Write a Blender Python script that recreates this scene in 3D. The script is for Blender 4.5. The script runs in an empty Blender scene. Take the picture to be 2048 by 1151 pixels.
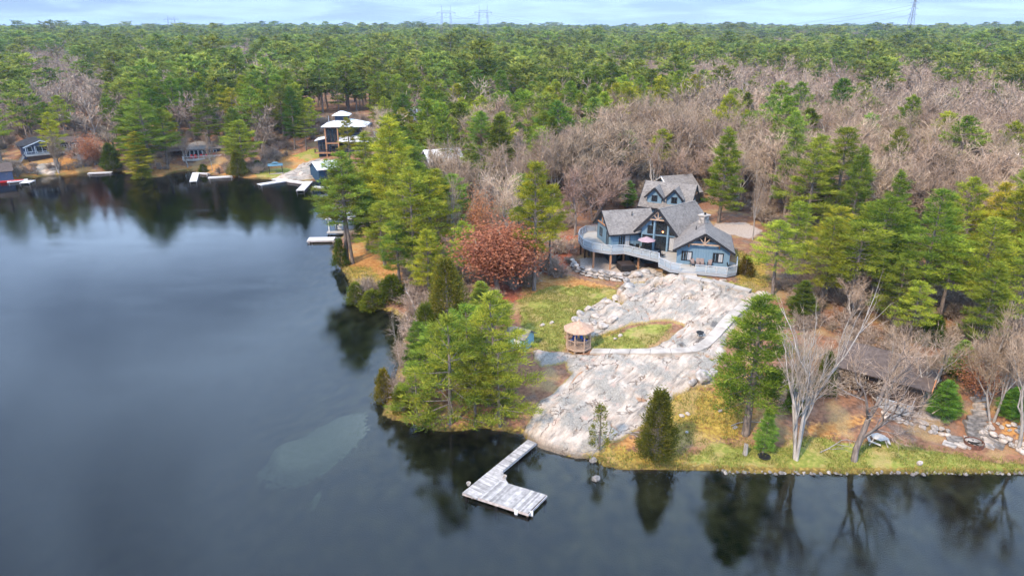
import bpy, bmesh, math, random
import numpy as np
from mathutils import Vector, Matrix

random.seed(7)
RNG = np.random.default_rng(11)
SC = bpy.context.scene
COL = SC.collection

# ------------------------------------------------------------------ camera
F = 1365.0; CX, CY = 1024.0, 575.5; H = 38.0
PITCH = math.atan((575.5 - 56.0) / F)
PC, PS = math.cos(PITCH), math.sin(PITCH)
cam_d = bpy.data.cameras.new('camera')
cam_d.sensor_width = 36.0
cam_d.lens = 36.0 * F / 2048.0
cam_d.clip_start = 0.5; cam_d.clip_end = 30000
cam = bpy.data.objects.new('camera', cam_d); COL.objects.link(cam)
cam.location = (0, 0, H)
cam.rotation_euler = (math.pi / 2 - PITCH, 0, 0)
SC.camera = cam

# ------------------------------------------------------------------ sky, sun, exposure
SUN_EL, SUN_AZ = math.radians(44), math.radians(222)     # azimuth clockwise from +Y
world = bpy.data.worlds.new('World'); SC.world = world
world.use_nodes = True
wn, wl = world.node_tree.nodes, world.node_tree.links
wn.clear()
w_out = wn.new('ShaderNodeOutputWorld'); w_bg = wn.new('ShaderNodeBackground')
w_sky = wn.new('ShaderNodeTexSky'); w_sky.sky_type = 'NISHITA'; w_sky.sun_disc = False
w_sky.sun_elevation = SUN_EL; w_sky.sun_rotation = SUN_AZ
w_sky.air_density = 1.0; w_sky.dust_density = 0.1; w_sky.ozone_density = 4.0
w_tc = wn.new('ShaderNodeTexCoord')
w_sep = wn.new('ShaderNodeSeparateXYZ'); wl.new(w_tc.outputs['Generated'], w_sep.inputs[0])
w_zc = wn.new('ShaderNodeMath'); w_zc.operation = 'MAXIMUM'; w_zc.inputs[1].default_value = 0.0
wl.new(w_sep.outputs[2], w_zc.inputs[0])
w_za = wn.new('ShaderNodeMath'); w_za.operation = 'ADD'; w_za.inputs[1].default_value = 0.11
wl.new(w_zc.outputs[0], w_za.inputs[0])
w_div = wn.new('ShaderNodeVectorMath'); w_div.operation = 'DIVIDE'
w_cmb = wn.new('ShaderNodeCombineXYZ')
for i in range(2): wl.new(w_za.outputs[0], w_cmb.inputs[i])
w_cmb.inputs[2].default_value = 1.0
wl.new(w_tc.outputs['Generated'], w_div.inputs[0]); wl.new(w_cmb.outputs[0], w_div.inputs[1])
w_no = wn.new('ShaderNodeTexNoise'); w_no.inputs['Scale'].default_value = 0.9
w_no.inputs['Detail'].default_value = 7; w_no.inputs['Roughness'].default_value = 0.55
w_no.inputs['Distortion'].default_value = 0.25
wl.new(w_div.outputs[0], w_no.inputs['Vector'])
w_rmp = wn.new('ShaderNodeMapRange')
w_rmp.interpolation_type = 'SMOOTHSTEP'
for i, v in enumerate((0.36, 0.62, 0.36, 1.0)): w_rmp.inputs[i + 1].default_value = v
wl.new(w_no.outputs['Fac'], w_rmp.inputs[0])
# thin high cloud is see-through near the horizon where only blue air is left between the banks
w_hz = wn.new('ShaderNodeMapRange'); w_hz.interpolation_type = 'SMOOTHSTEP'
for i, v in enumerate((0.02, 0.20, 0.22, 1.0)): w_hz.inputs[i + 1].default_value = v
wl.new(w_zc.outputs[0], w_hz.inputs[0])
w_mul = wn.new('ShaderNodeMath'); w_mul.operation = 'MULTIPLY'
wl.new(w_rmp.outputs[0], w_mul.inputs[0]); wl.new(w_hz.outputs[0], w_mul.inputs[1])
w_mix = wn.new('ShaderNodeMixRGB'); w_mix.inputs[2].default_value = (14.5, 19.8, 28.0, 1)
w_tint = wn.new('ShaderNodeMixRGB'); w_tint.blend_type = 'MULTIPLY'; w_tint.inputs[0].default_value = 1.0; w_tint.inputs[2].default_value = (0.37, 0.48, 0.83, 1)
wl.new(w_sky.outputs[0], w_tint.inputs[1])
wl.new(w_mul.outputs[0], w_mix.inputs[0]); wl.new(w_tint.outputs[0], w_mix.inputs[1])
wl.new(w_mix.outputs[0], w_bg.inputs[0]); w_bg.inputs[1].default_value = 0.10
wl.new(w_bg.outputs[0], w_out.inputs[0])

sun_d = bpy.data.lights.new('sun', 'SUN'); sun_d.energy = 4.8; sun_d.angle = math.radians(4)
sun_d.color = (1.0, 0.80, 0.57)
sun = bpy.data.objects.new('sun', sun_d); COL.objects.link(sun)
sd = Vector((math.sin(SUN_AZ) * math.cos(SUN_EL), math.cos(SUN_AZ) * math.cos(SUN_EL), math.sin(SUN_EL)))
sun.rotation_euler = sd.to_track_quat('Z', 'Y').to_euler()
sun.location = (-60, -60, 120)
SC.view_settings.view_transform = 'Standard'; SC.view_settings.look = 'None'
SC.view_settings.gamma = 1.0; SC.view_settings.use_curve_mapping = False
SC.view_settings.exposure = 0.42
SC.render.engine = 'CYCLES'
SC.cycles.max_bounces = 6; SC.cycles.transparent_max_bounces = 8
SC.cycles.diffuse_bounces = 2; SC.cycles.glossy_bounces = 3
SC.cycles.caustics_reflective = False; SC.cycles.caustics_refractive = False

# ------------------------------------------------------------------ pixel -> place
def ray(px, py):
    u = (px - CX) / F; v = (py - CY) / F
    return np.array([u, PC - v * PS, -PS - v * PC])
def P(px, py, z=0.0):
    d = ray(px, py); t = (z - H) / d[2]
    return (d[0] * t, d[1] * t, z)
def project(x, y, z):
    dep = y * PC + (H - z) * PS
    up = y * PS - (H - z) * PC
    dep = np.maximum(dep, 0.1)
    return CX + F * x / dep, CY - F * up / dep

# ------------------------------------------------------------------ numpy noise
_perm = RNG.random((64, 64))
def vnoise(x, y):
    xi = np.floor(x).astype(int); yi = np.floor(y).astype(int)
    fx = x - xi; fy = y - yi
    fx = fx * fx * (3 - 2 * fx); fy = fy * fy * (3 - 2 * fy)
    a = _perm[xi % 64, yi % 64]; b = _perm[(xi + 1) % 64, yi % 64]
    c = _perm[xi % 64, (yi + 1) % 64]; d = _perm[(xi + 1) % 64, (yi + 1) % 64]
    return (a * (1 - fx) + b * fx) * (1 - fy) + (c * (1 - fx) + d * fx) * fy
def fbm(x, y, o=4):
    s = 0; a = 0.5
    for i in range(o):
        s = s + a * (vnoise(x * 2 ** i + 17.3 * i, y * 2 ** i + 9.1 * i) - 0.5); a *= 0.5
    return s
def sstep(a, b, x):
    t = np.clip((x - a) / (b - a), 0, 1); return t * t * (3 - 2 * t)

def poly_sd(poly, x, y):
    """signed distance to a polygon, positive inside"""
    poly = np.asarray(poly, float); n = len(poly)
    d2 = np.full(np.shape(x), 1e18); ins = np.zeros(np.shape(x), bool)
    for i in range(n):
        ax, ay = poly[i]; bx, by = poly[(i + 1) % n]
        ex, ey = bx - ax, by - ay
        t = np.clip(((x - ax) * ex + (y - ay) * ey) / (ex * ex + ey * ey + 1e-12), 0, 1)
        d2 = np.minimum(d2, (x - ax - t * ex) ** 2 + (y - ay - t * ey) ** 2)
        cr = (ay > y) != (by > y)
        with np.errstate(divide='ignore', invalid='ignore'):
            xi = ax + (y - ay) * ex / (ey if abs(ey) > 1e-12 else 1e-12)
        ins ^= cr & (x < xi)
    d = np.sqrt(d2)
    return np.where(ins, d, -d)

# ------------------------------------------------------------------ lake outline (shore pixels at water level)
SHORE = [(-260, 366), (-60, 366), (20, 364), (75, 353), (120, 350), (180, 346), (232, 343), (262, 345), (280, 352), (300, 355),
  (330, 352), (348, 345), (375, 340), (400, 345), (440, 353), (470, 354), (500, 357), (535, 358), (560, 361), (600, 364),
  (632, 362), (655, 366), (672, 382), (700, 405), (725, 430), (720, 455), (690, 468), (672, 484), (664, 502), (667, 522), (682, 537), (697, 560),
  (700, 576), (693, 590), (703, 602), (740, 612), (785, 624), (808, 640), (808, 668), (800, 700), (795, 740), (786, 775), (768, 812), (762, 828),
  (785, 840), (820, 846), (852, 854), (885, 864), (925, 860), (960, 856), (1000, 861), (1043, 868), (1058, 881), (1085, 896),
  (1115, 905), (1150, 915), (1172, 917), (1195, 921), (1214, 935), (1260, 938), (1300, 938), (1400, 941), (1500, 945), (1600, 947),
  (1700, 949), (2048, 949), (2300, 951)]
LAKE = [P(a, b)[:2] for a, b in SHORE]
LAKE = [(-900, 190)] + LAKE + [(130, 50), (400, 40), (500, -300), (-900, -300)]
LAKE = np.array(LAKE)

# ------------------------------------------------------------------ land heights
CTRL = [(1158, 708, 2.6), (1060, 725, 2.0), (1100, 640, 2.9), (1060, 600, 3.2), (1150, 580, 3.6), (1200, 600, 3.5), (1250, 545, 4.0),
  (1180, 522, 4.1), (1130, 540, 4.0), (1300, 545, 4.6), (1080, 860, .7), (1130, 800, 1.7), (1200, 755, 2.5), (1300, 725, 3.1), (1400, 722, 3.5),
  (1400, 672, 4.1), (1330, 605, 5.0), (1250, 625, 3.9), (1440, 605, 5.6), (1340, 560, 5.6), (1385, 556, 6.2), (1470, 556, 6.2), (1520, 595, 5.6), (1300, 785, 2.0),
  (1400, 785, 2.2), (1250, 860, 1.0), (1300, 912, .45), (1450, 870, .9), (1550, 900, .6), (1400, 920, .4), (1500, 785, 2.3), (1550, 700, 3.6),
  (1600, 600, 5.3), (1460, 462, 6.5), (1280, 412, 7), (1400, 432, 7), (1700, 930, .4), (1900, 925, .5), (2040, 925, .5),
  (1700, 865, 1), (1760, 835, 1.7), (1850, 862, .9), (1800, 805, 2.0), (1900, 805, 2.2), (1960, 865, 1.1), (2010, 830, 2.3), (1850, 700, 4),
  (1950, 685, 4.5), (1700, 750, 2.6), (1650, 650, 4.2), (1900, 605, 5.5), (2040, 640, 5.3), (1750, 560, 6), (850, 832, .4), (950, 832, .7),
  (1000, 785, 1.4), (900, 765, 1.4), (850, 725, 1.1), (900, 650, 1.8), (1000, 620, 2.8), (850, 612, 1), (780, 592, .9), (720, 525, .7),
  (760, 485, 1.4), (820, 550, 2), (900, 560, 2.6), (1000, 540, 3.3), (950, 480, 4), (1050, 470, 4.8), (1150, 430, 6.3), (900, 350, 6.5),
  (1100, 330, 8), (1400, 350, 8.2), (1700, 400, 8), (2000, 450, 7.5), (60, 332, 2.4), (110, 337, 1.6), (30, 306, 4.2), (110, 310, 4.0), (200, 305, 4.2),
  (400, 318, 2.2), (380, 331, .8), (560, 325, 1.6), (690, 300, 4.2), (600, 315, 2.6), (640, 350, .7), (500, 305, 3.6), (300, 315, 3),
  (100, 262, 8), (300, 262, 8), (500, 262, 8), (700, 262, 8)]
CP = [P(a, b, z) for a, b, z in CTRL]
# under the great room the ground steps up behind the walk-out basement
CP += [(17.5, 106, 6.3), (24, 104, 6.4), (27, 100, 6.4), (22, 109, 6.6), (30, 106, 6.6), (27, 93, 6.25), (32, 92, 6.1), (34, 98, 6.3),
       (20.5, 100.5, 4.6), (17, 99.2, 4.1), (23, 97.5, 5.0)]
for i in range(1, len(LAKE) - 6, 2):
    CP.append((LAKE[i][0], LAKE[i][1], 0.3))
for x, y, z in ((-300, 300, 9), (-150, 300, 8.5), (0, 300, 8.5), (150, 300, 8.5), (350, 300, 9), (150, 150, 8), (260, 90, 6), (-300, 500, 10), (0, 500, 9.5),
                (300, 500, 9.5), (-500, 260, 8), (-450, 200, 3)):
    CP.append((x, y, z))
CP = np.array(CP)
_D = np.hypot(CP[:, None, 0] - CP[None, :, 0], CP[:, None, 1] - CP[None, :, 1])
_A = np.sqrt(_D ** 2 + 1.5)
_n = len(CP)
_M = np.zeros((_n + 1, _n + 1)); _M[:_n, :_n] = -_A - 0.35 * np.eye(_n); _M[:_n, _n] = 1; _M[_n, :_n] = 1
_W = np.linalg.solve(_M, np.append(CP[:, 2], 0.0))
def rbf(x, y):
    out = np.zeros(np.shape(x)) + _W[_n]
    for i in range(_n):
        out -= _W[i] * np.sqrt((x - CP[i, 0]) ** 2 + (y - CP[i, 1]) ** 2 + 1.5)
    return out
SHOAL = np.array([P(a, b)[:2] for a, b in [(500, 885), (545, 850), (610, 825), (680, 805), (730, 812), (735, 850), (690, 880), (640, 905), (590, 915), (530, 912)]])
SHOAL2 = np.array([P(a, b)[:2] for a, b in [(606, 958), (615, 940), (634, 926), (636, 936), (622, 952)]])
def height(x, y):
    x = np.asarray(x, float); y = np.asarray(y, float)
    sd = -poly_sd(LAKE, x, y)                    # positive on land
    near = rbf(x, y)
    r = np.hypot(x, y)
    far = 9.0 + 2.5 * sstep(400, 900, r) + 5.5 * sstep(900, 2600, r) + 6.5 * sstep(2400, 4200, r) \
        + (7.0 + 14.0 * sstep(1300, 2600, r)) * fbm(x / 420.0, y / 420.0, 3) * sstep(350, 900, r) - 30 * sstep(6000, 9000, r)
    k = sstep(330, 520, r)
    land = near * (1 - k) + far * k
    land = land + 0.30 * fbm(x / 3.0, y / 3.0, 4) * sstep(0.5, 4, sd) + 1.3 * fbm(x / 22.0, y / 22.0, 3) * sstep(120, 170, r)
    bank = 0.10 + 0.42 * sd + 0.10 * fbm(x / 0.9, y / 0.9, 2)
    land = np.minimum(np.maximum(land, 0.32), np.maximum(bank, 0.02 + 0.3 * sd))
    bed = -0.16 + 0.30 * sd
    bed = np.maximum(bed, -7.0) + 0.25 * fbm(x / 2.5, y / 2.5, 3) * sstep(0.3, 2.0, -sd)
    sh = np.maximum(poly_sd(SHOAL, x, y) / 1.6, poly_sd(SHOAL2, x, y) / .6)
    sh = sh + 1.6 * fbm(x / 2.2, y / 2.2, 4)
    bed = np.maximum(bed, -1.8 + 0.35 * fbm(x / 3.5, y / 3.5, 3) - 5.0 * sstep(1.0, -1.2, sh))
    return np.where(sd > 0, land, bed)
def ground(x, y): return float(height(np.array([x]), np.array([y]))[0])
_TS = np.concatenate([np.linspace(36, 160, 700), np.geomspace(161, 3000, 500)])
def G(px, py):
    d = ray(px, py)
    X, Y, Zr = d[0] * _TS, d[1] * _TS, H + d[2] * _TS
    g = np.maximum(height(X, Y), 0.0)
    df = Zr - g
    idx = np.nonzero(df <= 0)[0]
    if len(idx) == 0: k = len(_TS) - 1; t = _TS[k]
    else:
        k = idx[0]
        t = _TS[k] if k == 0 else _TS[k - 1] + (_TS[k] - _TS[k - 1]) * df[k - 1] / (df[k - 1] - df[k] + 1e-9)
    x, y = d[0] * t, d[1] * t
    return Vector((x, y, ground(x, y)))
def Gp(pts): return [tuple(G(a, b)[:2]) for a, b in pts]

# ------------------------------------------------------------------ helpers for objects
def tag(o, label=None, cat=None, group=None, kind=None):
    if label: o['label'] = label
    if cat: o['category'] = cat
    if group: o['group'] = group
    if kind: o['kind'] = kind
    return o
def empty(name, loc=(0, 0, 0), rz=0.0, label=None, cat=None, group=None):
    o = bpy.data.objects.new(name, None); COL.objects.link(o)
    o.location = loc; o.rotation_euler = (0, 0, rz); o.empty_display_size = 0.3
    return tag(o, label, cat, group)
def link(name, me, mat=None, parent=None, world_space=False):
    o = bpy.data.objects.new(name, me); COL.objects.link(o)
    if mat and not me.materials: me.materials.append(mat)
    if parent is not None:
        o.parent = parent
        if world_space:
            r = parent; m = Matrix.Identity(4)
            chain = []
            while r is not None: chain.append(r); r = r.parent
            for r in reversed(chain): m = m @ r.matrix_parent_inverse @ r.matrix_basis
            o.matrix_parent_inverse = m.inverted()
    return o
def mesh_np(name, co, tris=None, quads=None, smooth=False):
    me = bpy.data.meshes.new(name)
    co = np.asarray(co, np.float32)
    me.vertices.add(len(co)); me.vertices.foreach_set('co', co.ravel())
    parts = []
    if tris is not None and len(tris): parts.append(np.asarray(tris, np.int32))
    if quads is not None and len(quads): parts.append(np.asarray(quads, np.int32))
    loops = np.concatenate([p.ravel() for p in parts]); sizes = np.concatenate([np.full(len(p), p.shape[1]) for p in parts])
    me.loops.add(len(loops)); me.loops.foreach_set('vertex_index', loops)
    me.polygons.add(len(sizes))
    st = np.concatenate([[0], np.cumsum(sizes)[:-1]])
    me.polygons.foreach_set('loop_start', st.astype(np.int32)); me.polygons.foreach_set('loop_total', sizes.astype(np.int32))
    me.update(calc_edges=True)
    me.polygons.foreach_set('use_smooth', np.full(len(sizes), smooth))
    return me
def vattr(me, name, vals):
    a = me.attributes.new(name, 'FLOAT', 'POINT'); a.data.foreach_set('value', np.asarray(vals, np.float32))

class MB:
    """collects shapes, becomes one mesh"""
    def __init__(s): s.v = []; s.f = []
    def box(s, c, size, rz=0.0, m=None):
        hx, hy, hz = size[0] / 2, size[1] / 2, size[2] / 2
        k = len(s.v); cr, sr = math.cos(rz), math.sin(rz)
        for dz in (-hz, hz):
            for dx, dy in ((-hx, -hy), (hx, -hy), (hx, hy), (-hx, hy)):
                p = Vector((c[0] + dx * cr - dy * sr, c[1] + dx * sr + dy * cr, c[2] + dz))
                s.v.append(tuple(m @ p) if m else tuple(p))
        for q in ((3, 2, 1, 0), (4, 5, 6, 7), (0, 1, 5, 4), (1, 2, 6, 5), (2, 3, 7, 6), (3, 0, 4, 7)): s.f.append(tuple(k + i for i in q))
        return s
    def bar(s, a, b, w, h=None, up=(0, 0, 1)):
        h = h or w; a = Vector(a); b = Vector(b); d = (b - a)
        if d.length < 1e-6: return s
        d.normalize(); u = Vector(up)
        if abs(d.dot(u)) > 0.97: u = Vector((1, 0, 0)) if abs(d.x) < .9 else Vector((0, 1, 0))
        r = d.cross(u).normalized(); u = r.cross(d).normalized(); k = len(s.v)
        for p in (a, b):
            for i, j in ((-1, -1), (1, -1), (1, 1), (-1, 1)): s.v.append(tuple(p + r * (i * w / 2) + u * (j * h / 2)))
        for q in ((0, 1, 2, 3), (7, 6, 5, 4), (1, 0, 4, 5), (2, 1, 5, 6), (3, 2, 6, 7), (0, 3, 7, 4)): s.f.append(tuple(k + i for i in q))
        return s
    def tube(s, pts, rad, n=8, cap=True):
        pts = [Vector(p) for p in pts]; k0 = len(s.v)
        if not hasattr(rad, '__len__'): rad = [rad] * len(pts)
        for i, p in enumerate(pts):
            d = (pts[min(i + 1, len(pts) - 1)] - pts[max(i - 1, 0)]).normalized()
            u = Vector((0, 0, 1)) if abs(d.z) < .9 else Vector((1, 0, 0))
            r = d.cross(u).normalized(); u = r.cross(d)
            for j in range(n):
                a = 2 * math.pi * j / n
                s.v.append(tuple(p + (r * math.cos(a) + u * math.sin(a)) * rad[i]))
        for i in range(len(pts) - 1):
            for j in range(n):
                a = k0 + i * n + j; b = k0 + i * n + (j + 1) % n
                s.f.append((a, b, b + n, a + n))
        if cap:
            s.f.append(tuple(k0 + j for j in range(n))[::-1]); e = k0 + (len(pts) - 1) * n
            s.f.append(tuple(e + j for j in range(n)))
        return s
    def prism(s, poly, z0, z1):
        """poly: xy list; vertical prism"""
        k = len(s.v); n = len(poly)
        for z in (z0, z1):
            for p in poly: s.v.append((p[0], p[1], z))
        s.f.append(tuple(k + i for i in range(n))[::-1]); s.f.append(tuple(k + n + i for i in range(n)))
        for i in range(n): j = (i + 1) % n; s.f.append((k + i, k + j, k + n + j, k + n + i))
        return s
    def slab(s, poly, t, direction=None):
        """planar polygon (3d) thickened by t downwards along its normal (or a direction)"""
        pts = [Vector(p) for p in poly]
        nrm = (pts[1] - pts[0]).cross(pts[2] - pts[0]).normalized()
        if nrm.z < 0: nrm = -nrm
        dv = Vector(direction) * t if direction else -nrm * t
        k = len(s.v); n = len(pts)
        for p in pts: s.v.append(tuple(p))
        for p in pts: s.v.append(tuple(p + dv))
        s.f.append(tuple(k + i for i in range(n))); s.f.append(tuple(k + n + i for i in range(n))[::-1])
        for i in range(n): j = (i + 1) % n; s.f.append((k + j, k + i, k + n + i, k + n + j))
        return s
    def lathe(s, prof, c=(0, 0, 0), n=16):
        k = len(s.v)
        for r, z in prof:
            for j in range(n):
                a = 2 * math.pi * j / n; s.v.append((c[0] + r * math.cos(a), c[1] + r * math.sin(a), c[2] + z))
        for i in range(len(prof) - 1):
            for j in range(n):
                a = k + i * n + j; b = k + i * n + (j + 1) % n
                s.f.append((a, b, b + n, a + n))
        s.f.append(tuple(k + j for j in range(n))[::-1]); e = k + (len(prof) - 1) * n
        s.f.append(tuple(e + j for j in range(n)))
        return s
    def mesh(s, name):
        me = bpy.data.meshes.new(name); me.from_pydata(s.v, [], s.f); me.update()
        bm = bmesh.new(); bm.from_mesh(me); bmesh.ops.recalc_face_normals(bm, faces=bm.faces); bm.to_mesh(me); bm.free()
        return me
    def build(s, name, mat, parent=None, world_space=False, smooth=False):
        me = s.mesh(name)
        if smooth:
            for p in me.polygons: p.use_smooth = True
        return link(name, me, mat, parent, world_space)

# ------------------------------------------------------------------ materials
def rgba(c): return (c[0], c[1], c[2], 1.0)
def newmat(name):
    m = bpy.data.materials.new(name); m.use_nodes = True
    nt = m.node_tree; nt.nodes.clear()
    out = nt.nodes.new('ShaderNodeOutputMaterial')
    return m, nt, out
def mk(nt, typ, **kw):
    n = nt.nodes.new(typ)
    for k, v in kw.items():
        if hasattr(n, k) and k not in n.inputs: setattr(n, k, v)
        else: n.inputs[k].default_value = v
    return n
def M(name, c1, c2=None, scale=3.0, rough=0.8, bump=0.0, stretch=(1, 1, 1), metallic=0.0, spec=0.3, detail=4, lo=.35, hi=.65, c3=None):
    m, nt, out = newmat(name)
    b = mk(nt, 'ShaderNodeBsdfPrincipled', Roughness=rough, Metallic=metallic)
    b.inputs['Specular IOR Level'].default_value = spec
    nt.links.new(b.outputs[0], out.inputs[0])
    if c2 is None: c2 = tuple(x * 0.8 for x in c1)
    tc = mk(nt, 'ShaderNodeTexCoord'); mp = mk(nt, 'ShaderNodeMapping'); mp.inputs['Scale'].default_value = stretch
    nt.links.new(tc.outputs['Object'], mp.inputs[0])
    no = mk(nt, 'ShaderNodeTexNoise', Scale=scale, Detail=detail); nt.links.new(mp.outputs[0], no.inputs['Vector'])
    r = mk(nt, 'ShaderNodeValToRGB'); r.color_ramp.elements[0].position = lo; r.color_ramp.elements[1].position = hi
    r.color_ramp.elements[0].color = rgba(c2); r.color_ramp.elements[1].color = rgba(c1)
    if c3: e = r.color_ramp.elements.new((lo + hi) / 2); e.color = rgba(c3)
    nt.links.new(no.outputs['Fac'], r.inputs[0]); nt.links.new(r.outputs[0], b.inputs['Base Color'])
    if bump:
        bp = mk(nt, 'ShaderNodeBump', Strength=1.0, Distance=bump)
        n2 = mk(nt, 'ShaderNodeTexNoise', Scale=scale * 4, Detail=4); nt.links.new(mp.outputs[0], n2.inputs['Vector'])
        nt.links.new(n2.outputs['Fac'], bp.inputs['Height']); nt.links.new(bp.outputs[0], b.inputs['Normal'])
    return m
def foliage(name, ca, cb, trans=0.3, hue=0.03, val=0.35):
    m, nt, out = newmat(name)
    at = mk(nt, 'ShaderNodeAttribute', attribute_name='tint')
    oi = mk(nt, 'ShaderNodeObjectInfo')
    mx = mk(nt, 'ShaderNodeMixRGB'); mx.inputs[1].default_value = rgba(ca); mx.inputs[2].default_value = rgba(cb)
    nt.links.new(at.outputs['Fac'], mx.inputs[0])
    ml = mk(nt, 'ShaderNodeMixRGB', blend_type='MULTIPLY'); ml.inputs[0].default_value = 1.0
    nt.links.new(mx.outputs[0], ml.inputs[1]); nt.links.new(oi.outputs['Color'], ml.inputs[2])
    hs = mk(nt, 'ShaderNodeHueSaturation')
    m1 = mk(nt, 'ShaderNodeMapRange'); nt.links.new(oi.outputs['Random'], m1.inputs[0])
    m1.inputs[3].default_value = 0.5 - hue; m1.inputs[4].default_value = 0.5 + hue
    mm = mk(nt, 'ShaderNodeMath', operation='MULTIPLY'); mm.inputs[1].default_value = 7.31
    fr = mk(nt, 'ShaderNodeMath', operation='FRACT'); nt.links.new(oi.outputs['Random'], mm.inputs[0]); nt.links.new(mm.outputs[0], fr.inputs[0])
    m2 = mk(nt, 'ShaderNodeMapRange'); nt.links.new(fr.outputs[0], m2.inputs[0])
    m2.inputs[3].default_value = 1 - val; m2.inputs[4].default_value = 1 + val
    nt.links.new(m1.outputs[0], hs.inputs['Hue']); nt.links.new(m2.outputs[0], hs.inputs['Value']); nt.links.new(ml.outputs[0], hs.inputs['Color'])
    df = mk(nt, 'ShaderNodeBsdfDiffuse'); tl = mk(nt, 'ShaderNodeBsdfTranslucent'); ms = mk(nt, 'ShaderNodeMixShader'); ms.inputs[0].default_value = trans
    for s_ in (df, tl): nt.links.new(hs.outputs[0], s_.inputs['Color'])
    nt.links.new(df.outputs[0], ms.inputs[1]); nt.links.new(tl.outputs[0], ms.inputs[2]); nt.links.new(ms.outputs[0], out.inputs[0])
    return m
MAT = {}
MAT['pine'] = foliage('pine_needles', (0.075, 0.125, 0.032), (0.33, 0.37, 0.075), 0.32, 0.02, 0.30)
MAT['cedar'] = foliage('cedar_foliage', (0.055, 0.075, 0.014), (0.25, 0.22, 0.035), 0.3, 0.015, 0.15)
MAT['oakleaf'] = foliage('rust_oak_leaves', (0.27, 0.105, 0.055), (0.48, 0.235, 0.125), 0.35, 0.01, 0.15)
MAT['twig'] = foliage('bare_twigs', (0.180, 0.135, 0.105), (0.40, 0.32, 0.255), 0.0, 0.012, 0.25)
MAT['grass'] = foliage('grass_blades', (0.14, 0.18, 0.035), (0.42, 0.36, 0.12), 0.35, 0.02, 0.3)
MAT['bark'] = M('grey_bark', (0.26, 0.22, 0.20), (0.11, 0.09, 0.08), scale=6, stretch=(1, 1, .2), bump=.02)
MAT['pine_bark'] = M('pine_bark', (0.22, 0.18, 0.16), (0.08, 0.065, 0.055), scale=6, stretch=(1, 1, .2), bump=.03)
MAT['white_bark'] = M('whitish_bark', (0.43, 0.40, 0.375), (0.25, 0.23, 0.215), scale=4, stretch=(1, 1, .25), bump=.02)
MAT['pale_bark'] = M('pale_bark', (0.38, 0.35, 0.325), (0.19, 0.17, 0.155), scale=4, stretch=(1, 1, .25), bump=.02)
# ------------------------------------------------------------------ ground
def grow(a, step, k, end):
    out = [a]
    while abs(out[-1] - a) < abs(end - a):
        out.append(out[-1] + step); step *= k
    return out[1:]
xs = np.array(sorted(grow(-70, -0.6, 1.045, -9500))[:] + list(np.arange(-70, 75.01, 0.55)) + grow(75, 0.6, 1.05, 9500))
ys = np.array(sorted(grow(42, -1.0, 1.35, -400)) + list(np.arange(42, 125.01, 0.5)) + grow(125, 0.7, 1.02, 9500))
XX, YY = np.meshgrid(xs, ys)
ZZ = height(XX, YY)
LSD = -poly_sd(LAKE, XX, YY)

LAWN = [[(1036, 600), (1100, 572), (1165, 572), (1235, 578), (1205, 602), (1150, 640), (1132, 665), (1130, 702), (1062, 697), (1042, 650)],
        [(1186, 702), (1180, 685), (1230, 668), (1300, 645), (1345, 648), (1322, 676), (1290, 701), (1230, 704)],
        [(1360, 935), (1420, 885), (1560, 893), (1620, 870), (1700, 885), (1800, 885), (1900, 905), (2060, 930), (2300, 940), (2300, 951), (1360, 943)],
        [(585, 310), (630, 296), (650, 310), (610, 322)], [(500, 345), (560, 335), (600, 340), (560, 355), (520, 357)]]
MOSS = [[(1340, 795), (1400, 775), (1485, 800), (1490, 850), (1480, 875), (1380, 885), (1335, 905), (1290, 900)],
        [(1160, 908), (1230, 890), (1300, 912), (1380, 900), (1360, 940), (1290, 938), (1215, 934), (1170, 917)],
        [(690, 530), (740, 535), (770, 560), (720, 590), (690, 560)], [(765, 825), (790, 812), (830, 830), (800, 845)],
        [(1470, 500), (1530, 520), (1540, 570), (1480, 590)], [(1240, 660), (1180, 690), (1150, 660), (1200, 640)]]
NEEDLE = [[(1040, 570), (1110, 545), (1170, 560), (1235, 574), (1120, 585), (1060, 610)], [(660, 520), (720, 480), (790, 500), (830, 560), (740, 580), (690, 545)],
          [(1440, 740), (1520, 730), (1560, 790), (1500, 870), (1420, 800)], [(270, 360), (420, 350), (450, 325), (330, 325)],
          [(0, 320), (180, 320), (180, 355), (0, 362)], [(440, 350), (480, 330), (560, 310), (640, 300), (620, 340), (500, 356)],
          [(1180, 905), (1240, 870), (1290, 880), (1230, 915)], [(2000, 840), (2060, 835), (2060, 880), (2010, 870)], [(1700, 835), (1760, 830), (1640, 880), (1600, 850)]]
LEAF = [[(930, 480), (1150, 470), (1130, 560), (1040, 600), (960, 610)]]
GRAVEL = [[(1430, 446), (1490, 444), (1525, 462), (1500, 478), (1470, 470), (1420, 462)], [(1940, 640), (2010, 622), (2300, 630), (2300, 665), (2040, 650), (1970, 655)],
          [(135, 290), (180, 280), (210, 320), (160, 330)], [(1780, 770), (1850, 780), (1900, 840), (1800, 830)],
          [(1160, 515), (1290, 515), (1290, 550), (1230, 555), (1160, 540)]]
def mask(polys, X, Y, soft=0.8):
    m = np.zeros(X.shape)
    for p in polys:
        q = np.array(Gp(p)); lo = q.min(0) - 3 * soft; hi = q.max(0) + 3 * soft
        sel = (X > lo[0]) & (X < hi[0]) & (Y > lo[1]) & (Y < hi[1])
        if sel.any():
            m[sel] = np.maximum(m[sel], np.clip(0.5 + poly_sd(q, X[sel], Y[sel]) / (2 * soft), 0, 1))
    return m
# dips so that the ground stays under the rock slabs
ny, nx = XX.shape
idx = np.arange(nx * ny).reshape(ny, nx)
quads = np.stack([idx[:-1, :-1], idx[:-1, 1:], idx[1:, 1:], idx[1:, :-1]], -1).reshape(-1, 4)

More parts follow.
